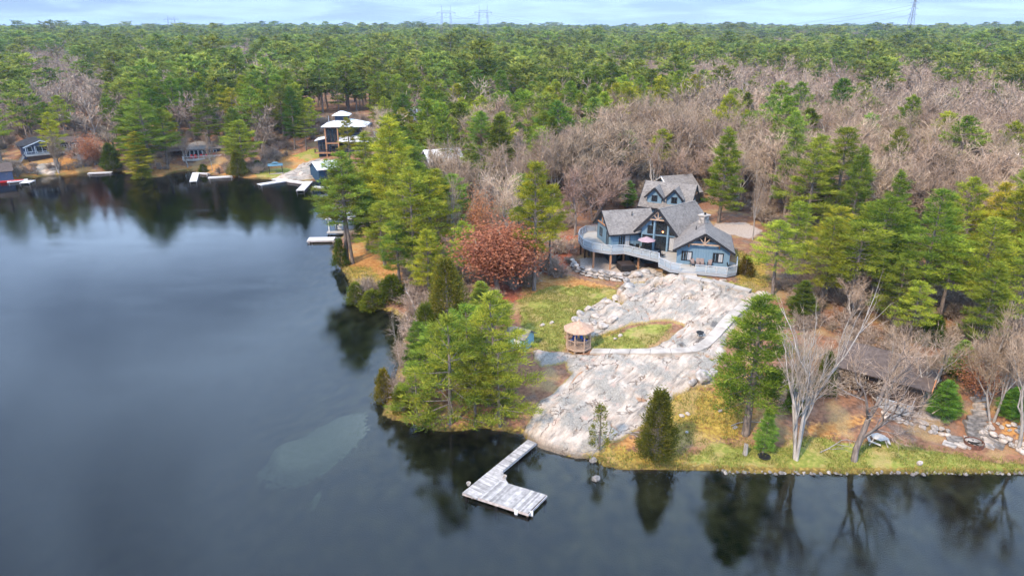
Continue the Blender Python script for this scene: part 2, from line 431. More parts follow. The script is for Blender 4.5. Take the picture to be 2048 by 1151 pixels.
ROCKS = [[(1046, 866), (1056, 846), (1076, 812), (1118, 776), (1140, 748), (1128, 728), (1078, 737), (1062, 702), (1130, 705), (1190, 710), (1290, 703), (1330, 683), (1362, 652),
   (1340, 640), (1295, 647), (1262, 648), (1245, 655), (1185, 676), (1150, 662), (1142, 650), (1165, 625), (1200, 600), (1235, 577), (1262, 548), (1300, 533), (1335, 552), (1390, 556), (1440, 560),
   (1480, 573), (1545, 590), (1535, 612), (1475, 642), (1455, 682), (1445, 722), (1425, 748), (1432, 768), (1392, 778), (1345, 795), (1322, 832),
   (1292, 852), (1242, 882), (1192, 907), (1150, 916), (1110, 908), (1080, 898), (1054, 882)],
  [(552, 358), (600, 330), (640, 318), (672, 322), (668, 345), (640, 356), (600, 364)],
  [(60, 345), (75, 330), (110, 326), (122, 338), (105, 350)]]
ROCKXY = [np.array(Gp(r)) for r in ROCKS]
rsd = np.full(XX.shape, -50.0)
for q in ROCKXY:
    lo = q.min(0) - 5; hi = q.max(0) + 5
    sel = (XX > lo[0]) & (XX < hi[0]) & (YY > lo[1]) & (YY < hi[1])
    rsd[sel] = np.maximum(rsd[sel], poly_sd(q, XX[sel], YY[sel]))
pk2 = sstep(.09, .17, fbm(XX / 2.9 + 8.3, YY / 2.9 + 2.1, 4)) * sstep(78, 82, YY) * sstep(93, 88, YY)
ZT = ZZ - 0.55 * sstep(0.2, 1.6, rsd) * (1 - .75 * pk2)
ter = mesh_np('ground', np.stack([XX, YY, ZT], -1).reshape(-1, 3), quads=quads, smooth=True)
for nm, pl, sf in (('lawn', LAWN, .9), ('moss', MOSS, .9), ('needle', NEEDLE, 1.0), ('leaf', LEAF, 1.5), ('gravel', GRAVEL, .8)):
    vattr(ter, nm, mask(pl, XX, YY, sf).ravel())
vattr(ter, 'pocket', (pk2 * (rsd > -1)).ravel())
vattr(ter, 'shore', np.clip(1 - LSD.ravel() / 1.2, 0, 1) * (LSD.ravel() > -.3))
shoal_m = np.clip(0.5 + np.maximum(poly_sd(SHOAL, XX, YY) / 2.2, poly_sd(SHOAL2, XX, YY) / .8), 0, 1)
vattr(ter, 'bed', (LSD < 0).astype(float).ravel()); vattr(ter, 'shoal', shoal_m.ravel())

def ground_mat():
    m, nt, out = newmat('ground_cover')
    L = nt.links.new
    b = mk(nt, 'ShaderNodeBsdfPrincipled', Roughness=0.95); b.inputs['Specular IOR Level'].default_value = 0.1
    L(b.outputs[0], out.inputs[0])
    tc = mk(nt, 'ShaderNodeTexCoord')
    def noise(s, d=4, dist=0):
        n = mk(nt, 'ShaderNodeTexNoise', Scale=s, Detail=d, Distortion=dist); L(tc.outputs['Object'], n.inputs['Vector']); return n.outputs['Fac']
    def ramp(f, a, c1, bb, c2, mid=None):
        r = mk(nt, 'ShaderNodeValToRGB'); r.color_ramp.elements[0].position = a; r.color_ramp.elements[1].position = bb
        r.color_ramp.elements[0].color = rgba(c1); r.color_ramp.elements[1].color = rgba(c2)
        if mid: e = r.color_ramp.elements.new((a + bb) / 2); e.color = rgba(mid)
        L(f, r.inputs[0]); return r.outputs[0]
    nA, nB, nC = noise(0.55, 5), noise(2.6, 5), noise(9, 3)
    def edge(attr, w=0.55, nf=None):
        a = mk(nt, 'ShaderNodeAttribute', attribute_name=attr)
        s = mk(nt, 'ShaderNodeMath', operation='MULTIPLY_ADD'); L(nf or nB, s.inputs[0]); s.inputs[1].default_value = w * 1.6; 
        s2 = mk(nt, 'ShaderNodeMath', operation='ADD'); L(a.outputs['Fac'], s.inputs[2]); L(s.outputs[0], s2.inputs[0]); s2.inputs[1].default_value = -0.8 * w
        r = mk(nt, 'ShaderNodeMapRange', interpolation_type='SMOOTHSTEP'); L(s2.outputs[0], r.inputs[0]); r.inputs[1].default_value = 0.36; r.inputs[2].default_value = 0.66
        return r.outputs[0]
    def mix(f, a, c):
        x = mk(nt, 'ShaderNodeMixRGB'); L(f, x.inputs[0]); L(a, x.inputs[1]); L(c, x.inputs[2]); return x.outputs[0]
    cur = ramp(nB, 0.3, (0.13, 0.068, 0.042), 0.7, (0.30, 0.15, 0.09), (0.22, 0.115, 0.07))
    grey = ramp(nC, 0.35, (0.10, 0.085, 0.07), 0.7, (0.26, 0.21, 0.18))
    f = mk(nt, 'ShaderNodeMapRange'); L(nA, f.inputs[0]); f.inputs[1].default_value = .5; f.inputs[2].default_value = .68; f.inputs[4].default_value = .7
    cur = mix(f.outputs[0], cur, grey)
    cur = mix(edge('leaf', .7), cur, ramp(nC, .3, (0.16, 0.05, 0.03), .7, (0.40, 0.15, 0.09), (.27, .085, .05)))
    cur = mix(edge('needle', .8), cur, ramp(nB, .3, (0.26, 0.11, 0.035), .72, (0.46, 0.27, 0.11), (.36, .18, .06)))
    cur = mix(edge('moss', .9), cur, ramp(nB, .3, (0.18, 0.085, 0.03), .72, (0.44, 0.31, 0.07), (.30, .21, .045)))
    cur = mix(edge('lawn', .8, nA), cur, ramp(nB, .25, (0.12, 0.15, 0.03), .75, (0.36, 0.29, 0.10), (.21, .225, .048)))
    straw = mk(nt, 'ShaderNodeMapRange', interpolation_type='SMOOTHSTEP'); L(noise(0.28, 6), straw.inputs[0])
    for i_, v_ in enumerate((.5, .62, 0, .6)): straw.inputs[i_ + 1].default_value = v_
    cur = mix(straw.outputs[0], cur, ramp(nC, .3, (0.26, 0.17, 0.075), .7, (0.42, 0.31, 0.15)))
    cur = mix(edge('pocket', .5), cur, ramp(nB, .3, (0.17, 0.12, 0.04), .7, (0.36, 0.28, 0.09), (.22, .20, .05)))
    cur = mix(edge('gravel', .5), cur, ramp(nC, .3, (0.24, 0.19, 0.16), .7, (0.52, 0.45, 0.40)))
    cur = mix(edge('shore', .9), cur, ramp(nB, .35, (0.07, 0.05, 0.018), .7, (0.32, 0.23, 0.06), (.17, .12, .035)))
    bedc = ramp(nA, .35, (0.022, 0.018, 0.008), .7, (0.13, 0.10, 0.035))
    bedc = mix(edge('shoal', .5), bedc, ramp(nB, .3, (0.20, 0.185, 0.105), .7, (0.26, 0.245, 0.15)))
    ab = mk(nt, 'ShaderNodeAttribute', attribute_name='bed')
    cur = mix(ab.outputs['Fac'], cur, bedc)
    L(cur, b.inputs['Base Color'])
    bp = mk(nt, 'ShaderNodeBump', Strength=0.9, Distance=0.12); L(nC, bp.inputs['Height']); L(bp.outputs[0], b.inputs['Normal'])
    return m
g_ob = link('ground', ter, ground_mat()); tag(g_ob, 'leaf-littered lakeshore ground with lawns and moss', kind='structure')

# ------------------------------------------------------------------ bare granite
def rock_z(x, y, sdin):
    th = math.radians(52); u = x * math.cos(th) + y * math.sin(th); v = -x * math.sin(th) + y * math.cos(th)
    w = 1.2 * fbm(x / 5.0, y / 5.0, 3)
    # long joints along the strike and short cross joints
    j1 = np.abs(((v + 2.6 * w) / 2.9 + 0.6 * fbm(u / 7.0, v / 3.0, 3)) % 1.0 - 0.5) * 2      # 0 at joint centre... 1 between
    j1 = 1 - j1
    j2 = 1 - np.abs(((u + 2.4 * w) / 5.2 + 0.9 * fbm(v / 3.0, u / 6.0, 3)) % 1.0 - 0.5) * 2
    n1 = fbm(x / 6.0 + 40, y / 6.0, 3)
    c1 = sstep(0.075, 0.012, j1 + .05 * (vnoise(u / .5, v / .5) - .3)) * sstep(-0.10, 0.06, n1 + 0.3 * (vnoise(u / 1.2, v / 1.2) - .5))
    c2 = sstep(0.06, 0.015, j2) * sstep(0.03, 0.12, fbm(x / 4.0, y / 4.0 + 70, 3))
    crack = np.maximum(c1, c2)
    step = np.floor((v + 2.6 * w) / 2.9 + 0.6 * fbm(u / 7.0, v / 3.0, 3))
    blk = _perm[step.astype(int) % 64, np.floor((u + 2.4 * w) / 5.2 + 0.9 * fbm(v / 3.0, u / 6.0, 3)).astype(int) % 64]
    rug = .35 + .65 * sstep(77, 83, y)
    led = np.abs(((v - .8 * w) / 1.7 + .8 * fbm(u / 3.0, v / 2.0, 3)) % 1.0)
    z = rug * (0.65 * (blk - .5) + 1.35 * fbm(x / 2.6, y / 2.6, 5) + 0.5 * led) + .25 * fbm(x / 5.0, y / 5.0, 3) + 0.22 * fbm(u / 1.4, v / 0.35, 4)
    return z - (0.14 + .14 * rug) * crack, crack
def make_rock(q, res, amp=1.0):
    lo = q.min(0) - 1.2; hi = q.max(0) + 1.2
    gx = np.arange(lo[0], hi[0], res); gy = np.arange(lo[1], hi[1], res)
    X, Y = np.meshgrid(gx, gy)
    sd_ = poly_sd(q, X, Y) + 1.3 * fbm(X / 1.6, Y / 1.6, 4)
    if res < .3:
        pk_ = sstep(.09, .17, fbm(X / 2.9 + 8.3, Y / 2.9 + 2.1, 4)) * sstep(78, 82, Y) * sstep(93, 88, Y)
        sd_ = sd_ - (sd_ + 1.0) * pk_ * (sd_ < 6)
    hz, cr = rock_z(X, Y, sd_)
    top = height(X, Y) + amp * (hz * sstep(-0.2, 1.5, sd_) + 0.30 * sstep(-0.2, 0.55, sd_)) - 0.55 * sstep(0.05, -0.7, sd_)
    lsd = -poly_sd(LAKE, X, Y)
    top = np.where(lsd < 0.3, np.minimum(top, 0.1 + 0.42 * lsd), top)
    keep = sd_ > -0.75
    ii = np.arange(X.size).reshape(X.shape)
    k = keep[:-1, :-1] | keep[1:, 1:] | keep[:-1, 1:] | keep[1:, :-1]
    qd = np.stack([ii[:-1, :-1], ii[:-1, 1:], ii[1:, 1:], ii[1:, :-1]], -1)[k]
    used = np.zeros(X.size, bool); used[qd.ravel()] = True
    rem = np.cumsum(used) - 1
    co = np.stack([X, Y, top], -1).reshape(-1, 3)[used]
    me = mesh_np('granite_outcrop', co, quads=rem[qd], smooth=True)
    vattr(me, 'crack', cr.ravel()[used]); vattr(me, 'edge', np.clip(1 - sd_.ravel()[used] / 0.8, 0, 1))
    vattr(me, 'wet', np.clip(1 - lsd.ravel()[used] / 0.7, 0, 1))
    ch_ = np.zeros(X.size)
    for px_, py_, rr_ in ((1402, 682, .8), (1362, 692, .6), (1430, 655, .8), (1300, 590, 1.0)):
        c_ = G(px_, py_); ch_ = np.maximum(ch_, np.exp(-((X.ravel() - c_.x) ** 2 + (Y.ravel() - c_.y) ** 2) / rr_ ** 2))
    vattr(me, 'char', ch_[used])
    return me
def rock_mat():
    m, nt, out = newmat('granite')
    L = nt.links.new
    b = mk(nt, 'ShaderNodeBsdfPrincipled', Roughness=0.9); b.inputs['Specular IOR Level'].default_value = 0.2; L(b.outputs[0], out.inputs[0])
    tc = mk(nt, 'ShaderNodeTexCoord')
    def noise(s, d=5, st=(1, 1, 1), rz=0):
        mp = mk(nt, 'ShaderNodeMapping'); mp.vector_type = 'TEXTURE'; mp.inputs['Scale'].default_value = st; mp.inputs['Rotation'].default_value = (0, 0, rz)
        L(tc.outputs['Object'], mp.inputs[0])
        n = mk(nt, 'ShaderNodeTexNoise', Scale=s, Detail=d); n.inputs['Roughness'].default_value = .62; L(mp.outputs[0], n.inputs['Vector']); return n.outputs['Fac']
    def ramp(f, *st):
        r = mk(nt, 'ShaderNodeValToRGB'); els = r.color_ramp.elements
        for i, (p, c) in enumerate(st):
            e = els[i] if i < 2 else els.new(p)
            e.position = p; e.color = rgba(c)
        L(f, r.inputs[0]); return r.outputs[0]
    def mix(f, a, c):
        x = mk(nt, 'ShaderNodeMixRGB'); L(f, x.inputs[0]); L(a, x.inputs[1]); L(c, x.inputs[2]); return x.outputs[0]
    def mr(f, a, bb, lo=0, hi=1):
        r = mk(nt, 'ShaderNodeMapRange', interpolation_type='SMOOTHSTEP'); L(f, r.inputs[0])
        for i, v in enumerate((a, bb, lo, hi)): r.inputs[i + 1].default_value = v
        return r.outputs[0]
    nA = noise(0.35); nB = noise(1.3, 6, (2.4, .9, 1), math.radians(52)); nC = noise(7, 5); nD = noise(16, 4)
    base = ramp(nB, (0.30, (0.23, 0.19, 0.155)), (0.62, (0.46, 0.395, 0.335)), (0.46, (0.35, 0.29, 0.24)))
    lich = ramp(nC, (0.35, (0.14, 0.135, 0.12)), (0.65, (0.30, 0.285, 0.255)))
    cur = mix(mr(nA, .44, .60, 0, .85), base, lich)
    cur = mix(mr(nD, .55, .68, 0, .65), cur, ramp(nC, (0, (0.12, 0.115, 0.11)), (1, (0.16, 0.15, 0.15))))
    pink = ramp(nC, (0.3, (0.37, 0.24, 0.19)), (0.7, (0.44, 0.32, 0.27)))
    cur = mix(mr(noise(0.8), .56, .70, 0, .75), cur, pink)
    cur = mix(mr(noise(.9, 6, (3.2, .55, 1), math.radians(47)), .56, .70, 0, .75), cur, ramp(nC, (0.3, (0.07, 0.062, 0.055)), (0.7, (0.17, 0.15, 0.135))))
    ac = mk(nt, 'ShaderNodeAttribute', attribute_name='crack')
    soil = ramp(nC, (0.35, (0.17, 0.08, 0.045)), (0.7, (0.42, 0.24, 0.13)))
    cur = mix(mr(ac.outputs['Fac'], .25, .8, 0, .8), cur, soil)
    ae = mk(nt, 'ShaderNodeAttribute', attribute_name='edge')
    s = mk(nt, 'ShaderNodeMath', operation='MULTIPLY_ADD'); L(nC, s.inputs[0]); s.inputs[1].default_value = 1.2; L(ae.outputs['Fac'], s.inputs[2])
    moss = ramp(nC, (0.35, (0.16, 0.11, 0.03)), (0.7, (0.36, 0.27, 0.09)))
    cur = mix(mr(s.outputs[0], 1.25, 1.55, 0, .9), cur, moss)
    ach = mk(nt, 'ShaderNodeAttribute', attribute_name='char'); sc_ = mk(nt, 'ShaderNodeMath', operation='MULTIPLY_ADD'); L(noise(3.5), sc_.inputs[0]); sc_.inputs[1].default_value = 1.6; L(ach.outputs['Fac'], sc_.inputs[2])
    cur = mix(mr(sc_.outputs[0], 1.15, 1.6, 0, .85), cur, ramp(nC, (0.3, (0.03, 0.03, 0.032)), (0.7, (0.12, 0.115, 0.115))))
    aw = mk(nt, 'ShaderNodeAttribute', attribute_name='wet')
    cur = mix(mr(aw.outputs['Fac'], .3, .9, 0, .85), cur, ramp(nC, (0.3, (0.06, 0.045, 0.03)), (0.7, (0.17, 0.13, 0.10))))
    # fine joints
    mpv = mk(nt, 'ShaderNodeMapping'); mpv.vector_type = 'TEXTURE'; mpv.inputs['Rotation'].default_value = (0, 0, math.radians(52)); mpv.inputs['Scale'].default_value = (4.2, 1.25, 1.6)
    nd = mk(nt, 'ShaderNodeTexNoise', Scale=1.3, Detail=4); L(tc.outputs['Object'], nd.inputs['Vector'])
    av = mk(nt, 'ShaderNodeVectorMath', operation='MULTIPLY_ADD'); L(nd.outputs['Color'], av.inputs[0]); av.inputs[1].default_value = (1.9, 1.9, 1.9); L(tc.outputs['Object'], av.inputs[2]); L(av.outputs[0], mpv.inputs[0])
    vo = mk(nt, 'ShaderNodeTexVoronoi', Scale=.5, feature='DISTANCE_TO_EDGE'); L(mpv.outputs[0], vo.inputs['Vector'])
    ln = mr(vo.outputs['Distance'], .0, .026, .9, 0)
    mm = mk(nt, 'ShaderNodeMath', operation='MULTIPLY'); L(ln, mm.inputs[0]); L(mr(noise(.55), .42, .56), mm.inputs[1])
    cur = mix(mm.outputs[0], cur, ramp(nC, (0.3, (0.10, 0.075, 0.06)), (0.7, (0.26, 0.18, 0.13))))
    L(cur, b.inputs['Base Color'])
    bp0 = mk(nt, 'ShaderNodeBump', Strength=1.0, Distance=0.12, invert=True); L(mm.outputs[0], bp0.inputs['Height'])
    bp = mk(nt, 'ShaderNodeBump', Strength=1.0, Distance=0.14); L(nB, bp.inputs['Height']); L(bp0.outputs[0], bp.inputs['Normal'])
    bp2 = mk(nt, 'ShaderNodeBump', Strength=1.0, Distance=0.04); L(nC, bp2.inputs['Height']); L(bp.outputs[0], bp2.inputs['Normal']); L(bp2.outputs[0], b.inputs['Normal'])
    return m
MAT['granite'] = rock_mat()
for i, q in enumerate(ROCKXY):
    o = link('granite_outcrop', make_rock(q, 0.16 if i == 0 else 0.4), MAT['granite']); tag(o, kind='structure')
    o['label'] = ('pale cracked granite slope running from the blue house down to the dock', 'smooth granite shelf beside the dark blue boathouse', 'grey granite hump below the navy cottage')[i]
ROCK_OB = [o for o in COL.objects if o.name.startswith('granite_outcrop')]
from mathutils.bvhtree import BVHTree
_rb = BVHTree.FromPolygons([v.co for v in ROCK_OB[0].data.vertices], [tuple(p.vertices) for p in ROCK_OB[0].data.polygons])
def top_z(x, y):
    z = ground(x, y)
    h = _rb.ray_cast(Vector((x, y, 40)), Vector((0, 0, -1)))
    return max(z, h[0].z) if h[0] is not None else z

# ------------------------------------------------------------------ lake water
def water_mat():
    m, nt, out = newmat('lake_water'); L = nt.links.new
    tc = mk(nt, 'ShaderNodeTexCoord')
    def noise(s, st, d, rz):
        mp = mk(nt, 'ShaderNodeMapping'); mp.inputs['Scale'].default_value = st; mp.inputs['Rotation'].default_value = (0, 0, rz); L(tc.outputs['Object'], mp.inputs[0])
        n = mk(nt, 'ShaderNodeTexNoise', Scale=s, Detail=d); n.inputs['Roughness'].default_value = .5; L(mp.outputs[0], n.inputs['Vector']); return n.outputs['Fac']
    n1 = noise(3.2, (1, 1.6, 1), 3, .35); n2 = noise(0.09, (1, 2.2, 1), 3, .2)
    bp = mk(nt, 'ShaderNodeBump', Distance=0.011); L(n1, bp.inputs['Height'])
    mr = mk(nt, 'ShaderNodeMapRange'); L(n2, mr.inputs[0])
    for i, v in enumerate((.35, .68, .25, .95)): mr.inputs[i + 1].default_value = v
    L(mr.outputs[0], bp.inputs['Strength'])
    fr = mk(nt, 'ShaderNodeFresnel', IOR=1.44); L(bp.outputs[0], fr.inputs['Normal'])
    gl = mk(nt, 'ShaderNodeBsdfGlossy', Roughness=0.0); L(bp.outputs[0], gl.inputs['Normal'])
    tc_ = mk(nt, 'ShaderNodeBsdfTransparent'); dfb = mk(nt, 'ShaderNodeBsdfDiffuse'); dfb.inputs[0].default_value = (0.014, 0.06, 0.145, 1)
    tr = mk(nt, 'ShaderNodeMixShader'); tr.inputs[0].default_value = 0.0; L(tc_.outputs[0], tr.inputs[1]); L(dfb.outputs[0], tr.inputs[2])
    ms = mk(nt, 'ShaderNodeMixShader'); L(fr.outputs[0], ms.inputs[0]); L(tr.outputs[0], ms.inputs[1]); L(gl.outputs[0], ms.inputs[2]); L(ms.outputs[0], out.inputs['Surface'])
    va = mk(nt, 'ShaderNodeVolumeAbsorption', Density=0.28); va.inputs['Color'].default_value = (0.30, 0.42, 0.34, 1); L(va.outputs[0], out.inputs['Volume'])
    return m
wb = MB().prism([(-2000, -500), (2000, -500), (2000, 420), (-2000, 420)], -14.0, 0.0)
o = wb.build('lake_water', water_mat()); tag(o, 'dark calm lake with reflections of pines and pale sky', kind='structure')
# ------------------------------------------------------------------ tree shapes
def tubes(segs, n=4):
    """segs: array (m, 8) p0 p1 r0 r1 -> verts, quads (open tubes)"""
    segs = np.asarray(segs, float); a = segs[:, 0:3]; b = segs[:, 3:6]; r0 = segs[:, 6:7]; r1 = segs[:, 7:8]
    d = b - a; d /= np.linalg.norm(d, axis=1, keepdims=True) + 1e-9
    up = np.where(np.abs(d[:, 2:3]) < .9, np.array([[0, 0, 1.]]), np.array([[1., 0, 0]]))
    r = np.cross(d, up); r /= np.linalg.norm(r, axis=1, keepdims=True) + 1e-9
    u = np.cross(r, d)
    V = np.zeros((len(segs), 2 * n, 3))
    for j in range(n):
        an = 2 * math.pi * j / n; o = r * math.cos(an) + u * math.sin(an)
        V[:, j] = a + o * r0; V[:, n + j] = b + o * r1
    base = (np.arange(len(segs)) * 2 * n)[:, None]
    Q = np.concatenate([np.concatenate([base + j, base + (j + 1) % n, base + n + (j + 1) % n, base + n + j], 1)[:, None] for j in range(n)], 1).reshape(-1, 4)
    return V.reshape(-1, 3), Q
def leaves(rng, pos, dirs, ln, wd, tint):
    """one thin triangle per leaf"""
    m = len(pos); rnd = rng.normal(size=(m, 3))
    d = dirs / (np.linalg.norm(dirs, axis=1, keepdims=True) + 1e-9)
    s = np.cross(d, rnd); s /= np.linalg.norm(s, axis=1, keepdims=True) + 1e-9
    V = np.stack([pos - s * wd[:, None] / 2, pos + s * wd[:, None] / 2, pos + d * ln[:, None]], 1).reshape(-1, 3)
    T = np.arange(3 * m).reshape(-1, 3)
    return V, T, np.repeat(tint, 3)
def pine(seed, h=18.0, R=4.2, cb=0.3, whorls=18, nb=5, tufts=9, per=12, lean=0.0, leaf=.46, wid=.11, flat=0.5, gap=0.15, top=1.0, rounded=0.0):
    rng = np.random.default_rng(seed)
    bend = np.array([rng.normal() * .25, rng.normal() * .25]); ld = np.array([math.cos(seed), math.sin(seed)]) * lean
    def axis(z): t = z / h; return np.array([bend[0] * math.sin(t * 3) + ld[0] * z, bend[1] * math.sin(t * 2.3) + ld[1] * z, z])
    r_b = 0.014 * h + .05
    segs = []
    zz = np.linspace(-0.4, h * .97, 12)
    for a, b in zip(zz[:-1], zz[1:]):
        segs.append([*axis(a), *axis(b), r_b * (1 - a / h) ** .8 + .02 if a > 0 else r_b * 1.15, r_b * max(1 - b / h, 0) ** .8 + .02])
    pos, dr, tint = [], [], []
    zs = cb * h + (h - cb * h) * (np.linspace(0, 1, whorls) ** .95)
    for wi, z in enumerate(zs):
        t = (z - cb * h) / (h - cb * h)
        prof = min(1, .70 + 1.2 * t) * (1 - t) ** .60 + .05 * top
        prof = prof * (1 - rounded) + rounded * (max(1 - t ** 2.4, .02) ** .55) * min(1, .6 + 1.6 * t)
        wscale = rng.uniform(.75, 1.15)
        az0 = rng.uniform(0, 6.28)
        for k in range(nb):
            if rng.random() < gap * (1 - t): continue
            az = az0 + 6.283 * k / nb + rng.normal() * .25
            Lb = max(R * prof * wscale * rng.uniform(.55, 1.2), .35)
            el = math.radians(-4 + 14 * rng.normal() * .5 + 38 * t ** 1.6)
            o = axis(z + rng.normal() * .15)
            dh = np.array([math.cos(az), math.sin(az), 0])
            def bp(s): return o + dh * (s * Lb * math.cos(el)) + np.array([0, 0, 1]) * (s * Lb * math.sin(el) + .14 * Lb * s * s)
            rb = .018 + .012 * Lb
            segs.append([*bp(0), *bp(.5), rb, rb * .7]); segs.append([*bp(.5), *bp(.92), rb * .7, .012])
            side = np.array([-dh[1], dh[0], 0])
            nt_ = max(3, int(tufts * (Lb / R) ** 1.15 + 1.5))
            bt = rng.uniform(0.1, .75)
            for _ in range(nt_):
                s = rng.uniform(.3, 1.0) ** .75
                w = rng.normal() * .26 * Lb * (1.12 - s * .75) * .9
                c = bp(s) + side * w + np.array([0, 0, rng.normal() * .10 + .05])
                rad = rng.uniform(.32, .58) * (0.75 + .25 * Lb / R)
                q = rng.normal(size=(per, 3)) * np.array([1, 1, flat]) * rad * .55
                pos.append(c + q)
                dd = dh * .5 + side * np.sign(w) * .25 + np.array([0, 0, .42]) + q / rad * .5 + rng.normal(size=(per, 3)) * .32
                dr.append(dd); tint.append(np.clip(bt + rng.normal() * .16 + rng.normal(size=per) * .12, 0, 1))
    pos = np.concatenate(pos); dr = np.concatenate(dr); tint = np.concatenate(tint); m = len(pos)
    V, T, ti = leaves(rng, pos, dr, leaf * rng.uniform(.7, 1.3, m), wid * rng.uniform(.7, 1.4, m), tint)
    tv, tq = tubes(segs, 6)
    return (tv, tq), (V, T, ti)
def cedar(seed, h=7.0, R=1.7, n=9000, sparse=0.0, leaf=.24, wid=.085, shape=0.0):
    rng = np.random.default_rng(seed)
    segs = []; zz = np.linspace(-.3, h * .95, 8)
    for a, b in zip(zz[:-1], zz[1:]): segs.append([0, 0, a, 0, 0, b, .02 * h * (1 - max(a, 0) / h) + .02, .02 * h * (1 - b / h) + .02])
    nt_ = n // 14; pos, dr, tint = [], [], []
    for _ in range(nt_):
        t = rng.random() ** 1.25 * .97
        prof = (1 - t) ** .62 * min(1, .62 + 3.0 * t + shape)
        az = rng.uniform(0, 6.283); lob = 1 + .22 * math.sin(3 * az + 9 * t + seed) + .2 * math.sin(7 * az + 17 * t) + .12 * math.sin(13 * az - 31 * t) + rng.normal() * .07
        if rng.random() < sparse * (.4 + .8 * abs(math.sin(az * 1.5 + 5 * t))): continue
        rr = R * prof * lob * rng.uniform(.45, 1.0) ** .5
        c = np.array([rr * math.cos(az), rr * math.sin(az), .09 * h + t * h * .92])
        q = rng.normal(size=(14, 3)) * np.array([.16, .16, .2]) * (R / 1.7) ** .5
        pos.append(c + q); out = np.array([math.cos(az), math.sin(az), .75])
        dr.append(out + rng.normal(size=(14, 3)) * .4); tint.append(np.clip(rng.uniform(.05, .75) + rng.normal(size=14) * .12, 0, 1))
        if rng.random() < .25: segs.append([0, 0, min(max(c[2] - .3 * rr, .06 * h), .9 * h), *c, .025, .008])
    pos = np.concatenate(pos); dr = np.concatenate(dr); tint = np.concatenate(tint); m = len(pos)
    V, T, ti = leaves(rng, pos, dr, leaf * rng.uniform(.7, 1.3, m), wid * rng.uniform(.7, 1.3, m), tint)
    return tubes(segs, 5), (V, T, ti)
def bare(seed, h=15.0, spread=.55, first=.3, depth=5, kids=3, twig=4, trunks=1, tw=.032, lean=0.0, rk=.011, up=.35, leafn=0, leaf=.30):
    rng = np.random.default_rng(seed); segs = []; ends = []
    rb = rk * h + .04
    stack = []
    for k in range(trunks):
        az = rng.uniform(0, 6.28) if trunks > 1 else seed
        tilt = lean if trunks == 1 else rng.uniform(.08, .3)
        d = np.array([math.cos(az) * tilt, math.sin(az) * tilt, 1.0]); d /= np.linalg.norm(d)
        stack.append((np.array([.12 * math.cos(az) * (trunks > 1), .12 * math.sin(az) * (trunks > 1), -.35]), d, h * first * rng.uniform(.9, 1.15) + .35, rb * (1 if trunks == 1 else .75), 0))
    while stack:
        p, d, ln, r, lv = stack.pop()
        ns = 3 if lv < 3 else 2
        r1 = r * (.72 if lv < depth else .4)
        pts = [p]; dd = d.copy()
        for i in range(ns):
            dd = dd + rng.normal(size=3) * (.07 if lv == 0 else .14) + np.array([0, 0, .06 * up * 2]); dd /= np.linalg.norm(dd)
            pts.append(pts[-1] + dd * ln / ns)
        for i in range(ns):
            segs.append([*pts[i], *pts[i + 1], r + (r1 - r) * i / ns, r + (r1 - r) * (i + 1) / ns])
        if lv >= depth: ends.append((pts[-1], dd)); continue
        kk = kids if lv > 0 else kids + 1
        for k in range(kk):
            s = 1.0 if k == 0 else rng.uniform(.35, 1.0)
            i = min(int(s * ns), ns - 1); q = pts[i] + (pts[i + 1] - pts[i]) * (s * ns - i)
            sp = spread * rng.uniform(.5, 1.3) * (.45 if k == 0 else 1.0)
            rn = rng.normal(size=3); rn -= dd * rn.dot(dd); rn /= np.linalg.norm(rn) + 1e-9
            nd = dd * math.cos(sp) + rn * math.sin(sp) + np.array([0, 0, up * .35]); nd /= np.linalg.norm(nd)
            if nd[2] < -.1: nd[2] *= .3
            stack.append((q, nd, ln * rng.uniform(.58, .82) * (1.05 if k == 0 else .9), max(r1 * (.85 if k == 0 else .62), .012), lv + 1))
        if lv >= depth - 2: ends.append((pts[-1], dd)); ends.append((pts[1], dd))
    E = np.array([e[0] for e in ends]); D = np.array([e[1] for e in ends])
    pos = np.repeat(E, twig, 0) + rng.normal(size=(len(E) * twig, 3)) * .05; dr = np.repeat(D, twig, 0) + rng.normal(size=(len(E) * twig, 3)) * .55 + np.array([0, 0, .25])
    m = len(pos); tint = np.repeat(rng.uniform(0.1, .9, len(E)), twig)
    V, T, ti = leaves(rng, pos, dr, h * .055 * rng.uniform(.6, 1.5, m), tw * rng.uniform(.7, 1.3, m), tint)
    segs = np.array(segs); th = .028 if h > 6 else .02
    big = segs[:, 6] > th
    tr = tubes(segs[big], 5)
    fv, fq = tubes(segs[~big], 3)
    V2 = np.concatenate([V, fv]); ti2 = np.concatenate([ti, np.full(len(fv), .55)])
    lf = None
    if leafn:
        ei = rng.integers(0, len(E), leafn); lp = E[ei] + rng.normal(size=(leafn, 3)) * .62
        lf = leaves(rng, lp, rng.normal(size=(leafn, 3)) + np.array([0, 0, -.2]), leaf * rng.uniform(.6, 1.3, leafn), leaf * .7 * rng.uniform(.6, 1.3, leafn), np.clip(rng.uniform(0, 1, leafn), 0, 1))
    return tr, (V2, T, ti2, fq + len(V)), lf
class Kind:
    def __init__(s, trunk, crown, bark, leafmat, twigs=None):
        s.trunk = mesh_np('trunk', trunk[0], quads=trunk[1], smooth=True); s.trunk.materials.append(MAT[bark])
        s.crown = mesh_np('crown', crown[0], tris=crown[1], quads=crown[3] if len(crown) > 3 else None); vattr(s.crown, 'tint', crown[2]); s.crown.materials.append(MAT[leafmat])
        s.leafs = None
        if twigs is not None:
            s.leafs = mesh_np('leaves', twigs[0], tris=twigs[1]); vattr(s.leafs, 'tint', twigs[2]); s.leafs.materials.append(MAT['oakleaf'])
        s.h = float(max(crown[0][:, 2].max(), trunk[0][:, 2].max()))
        s.r = float(np.percentile(np.hypot(crown[0][:, 0], crown[0][:, 1]), 97))
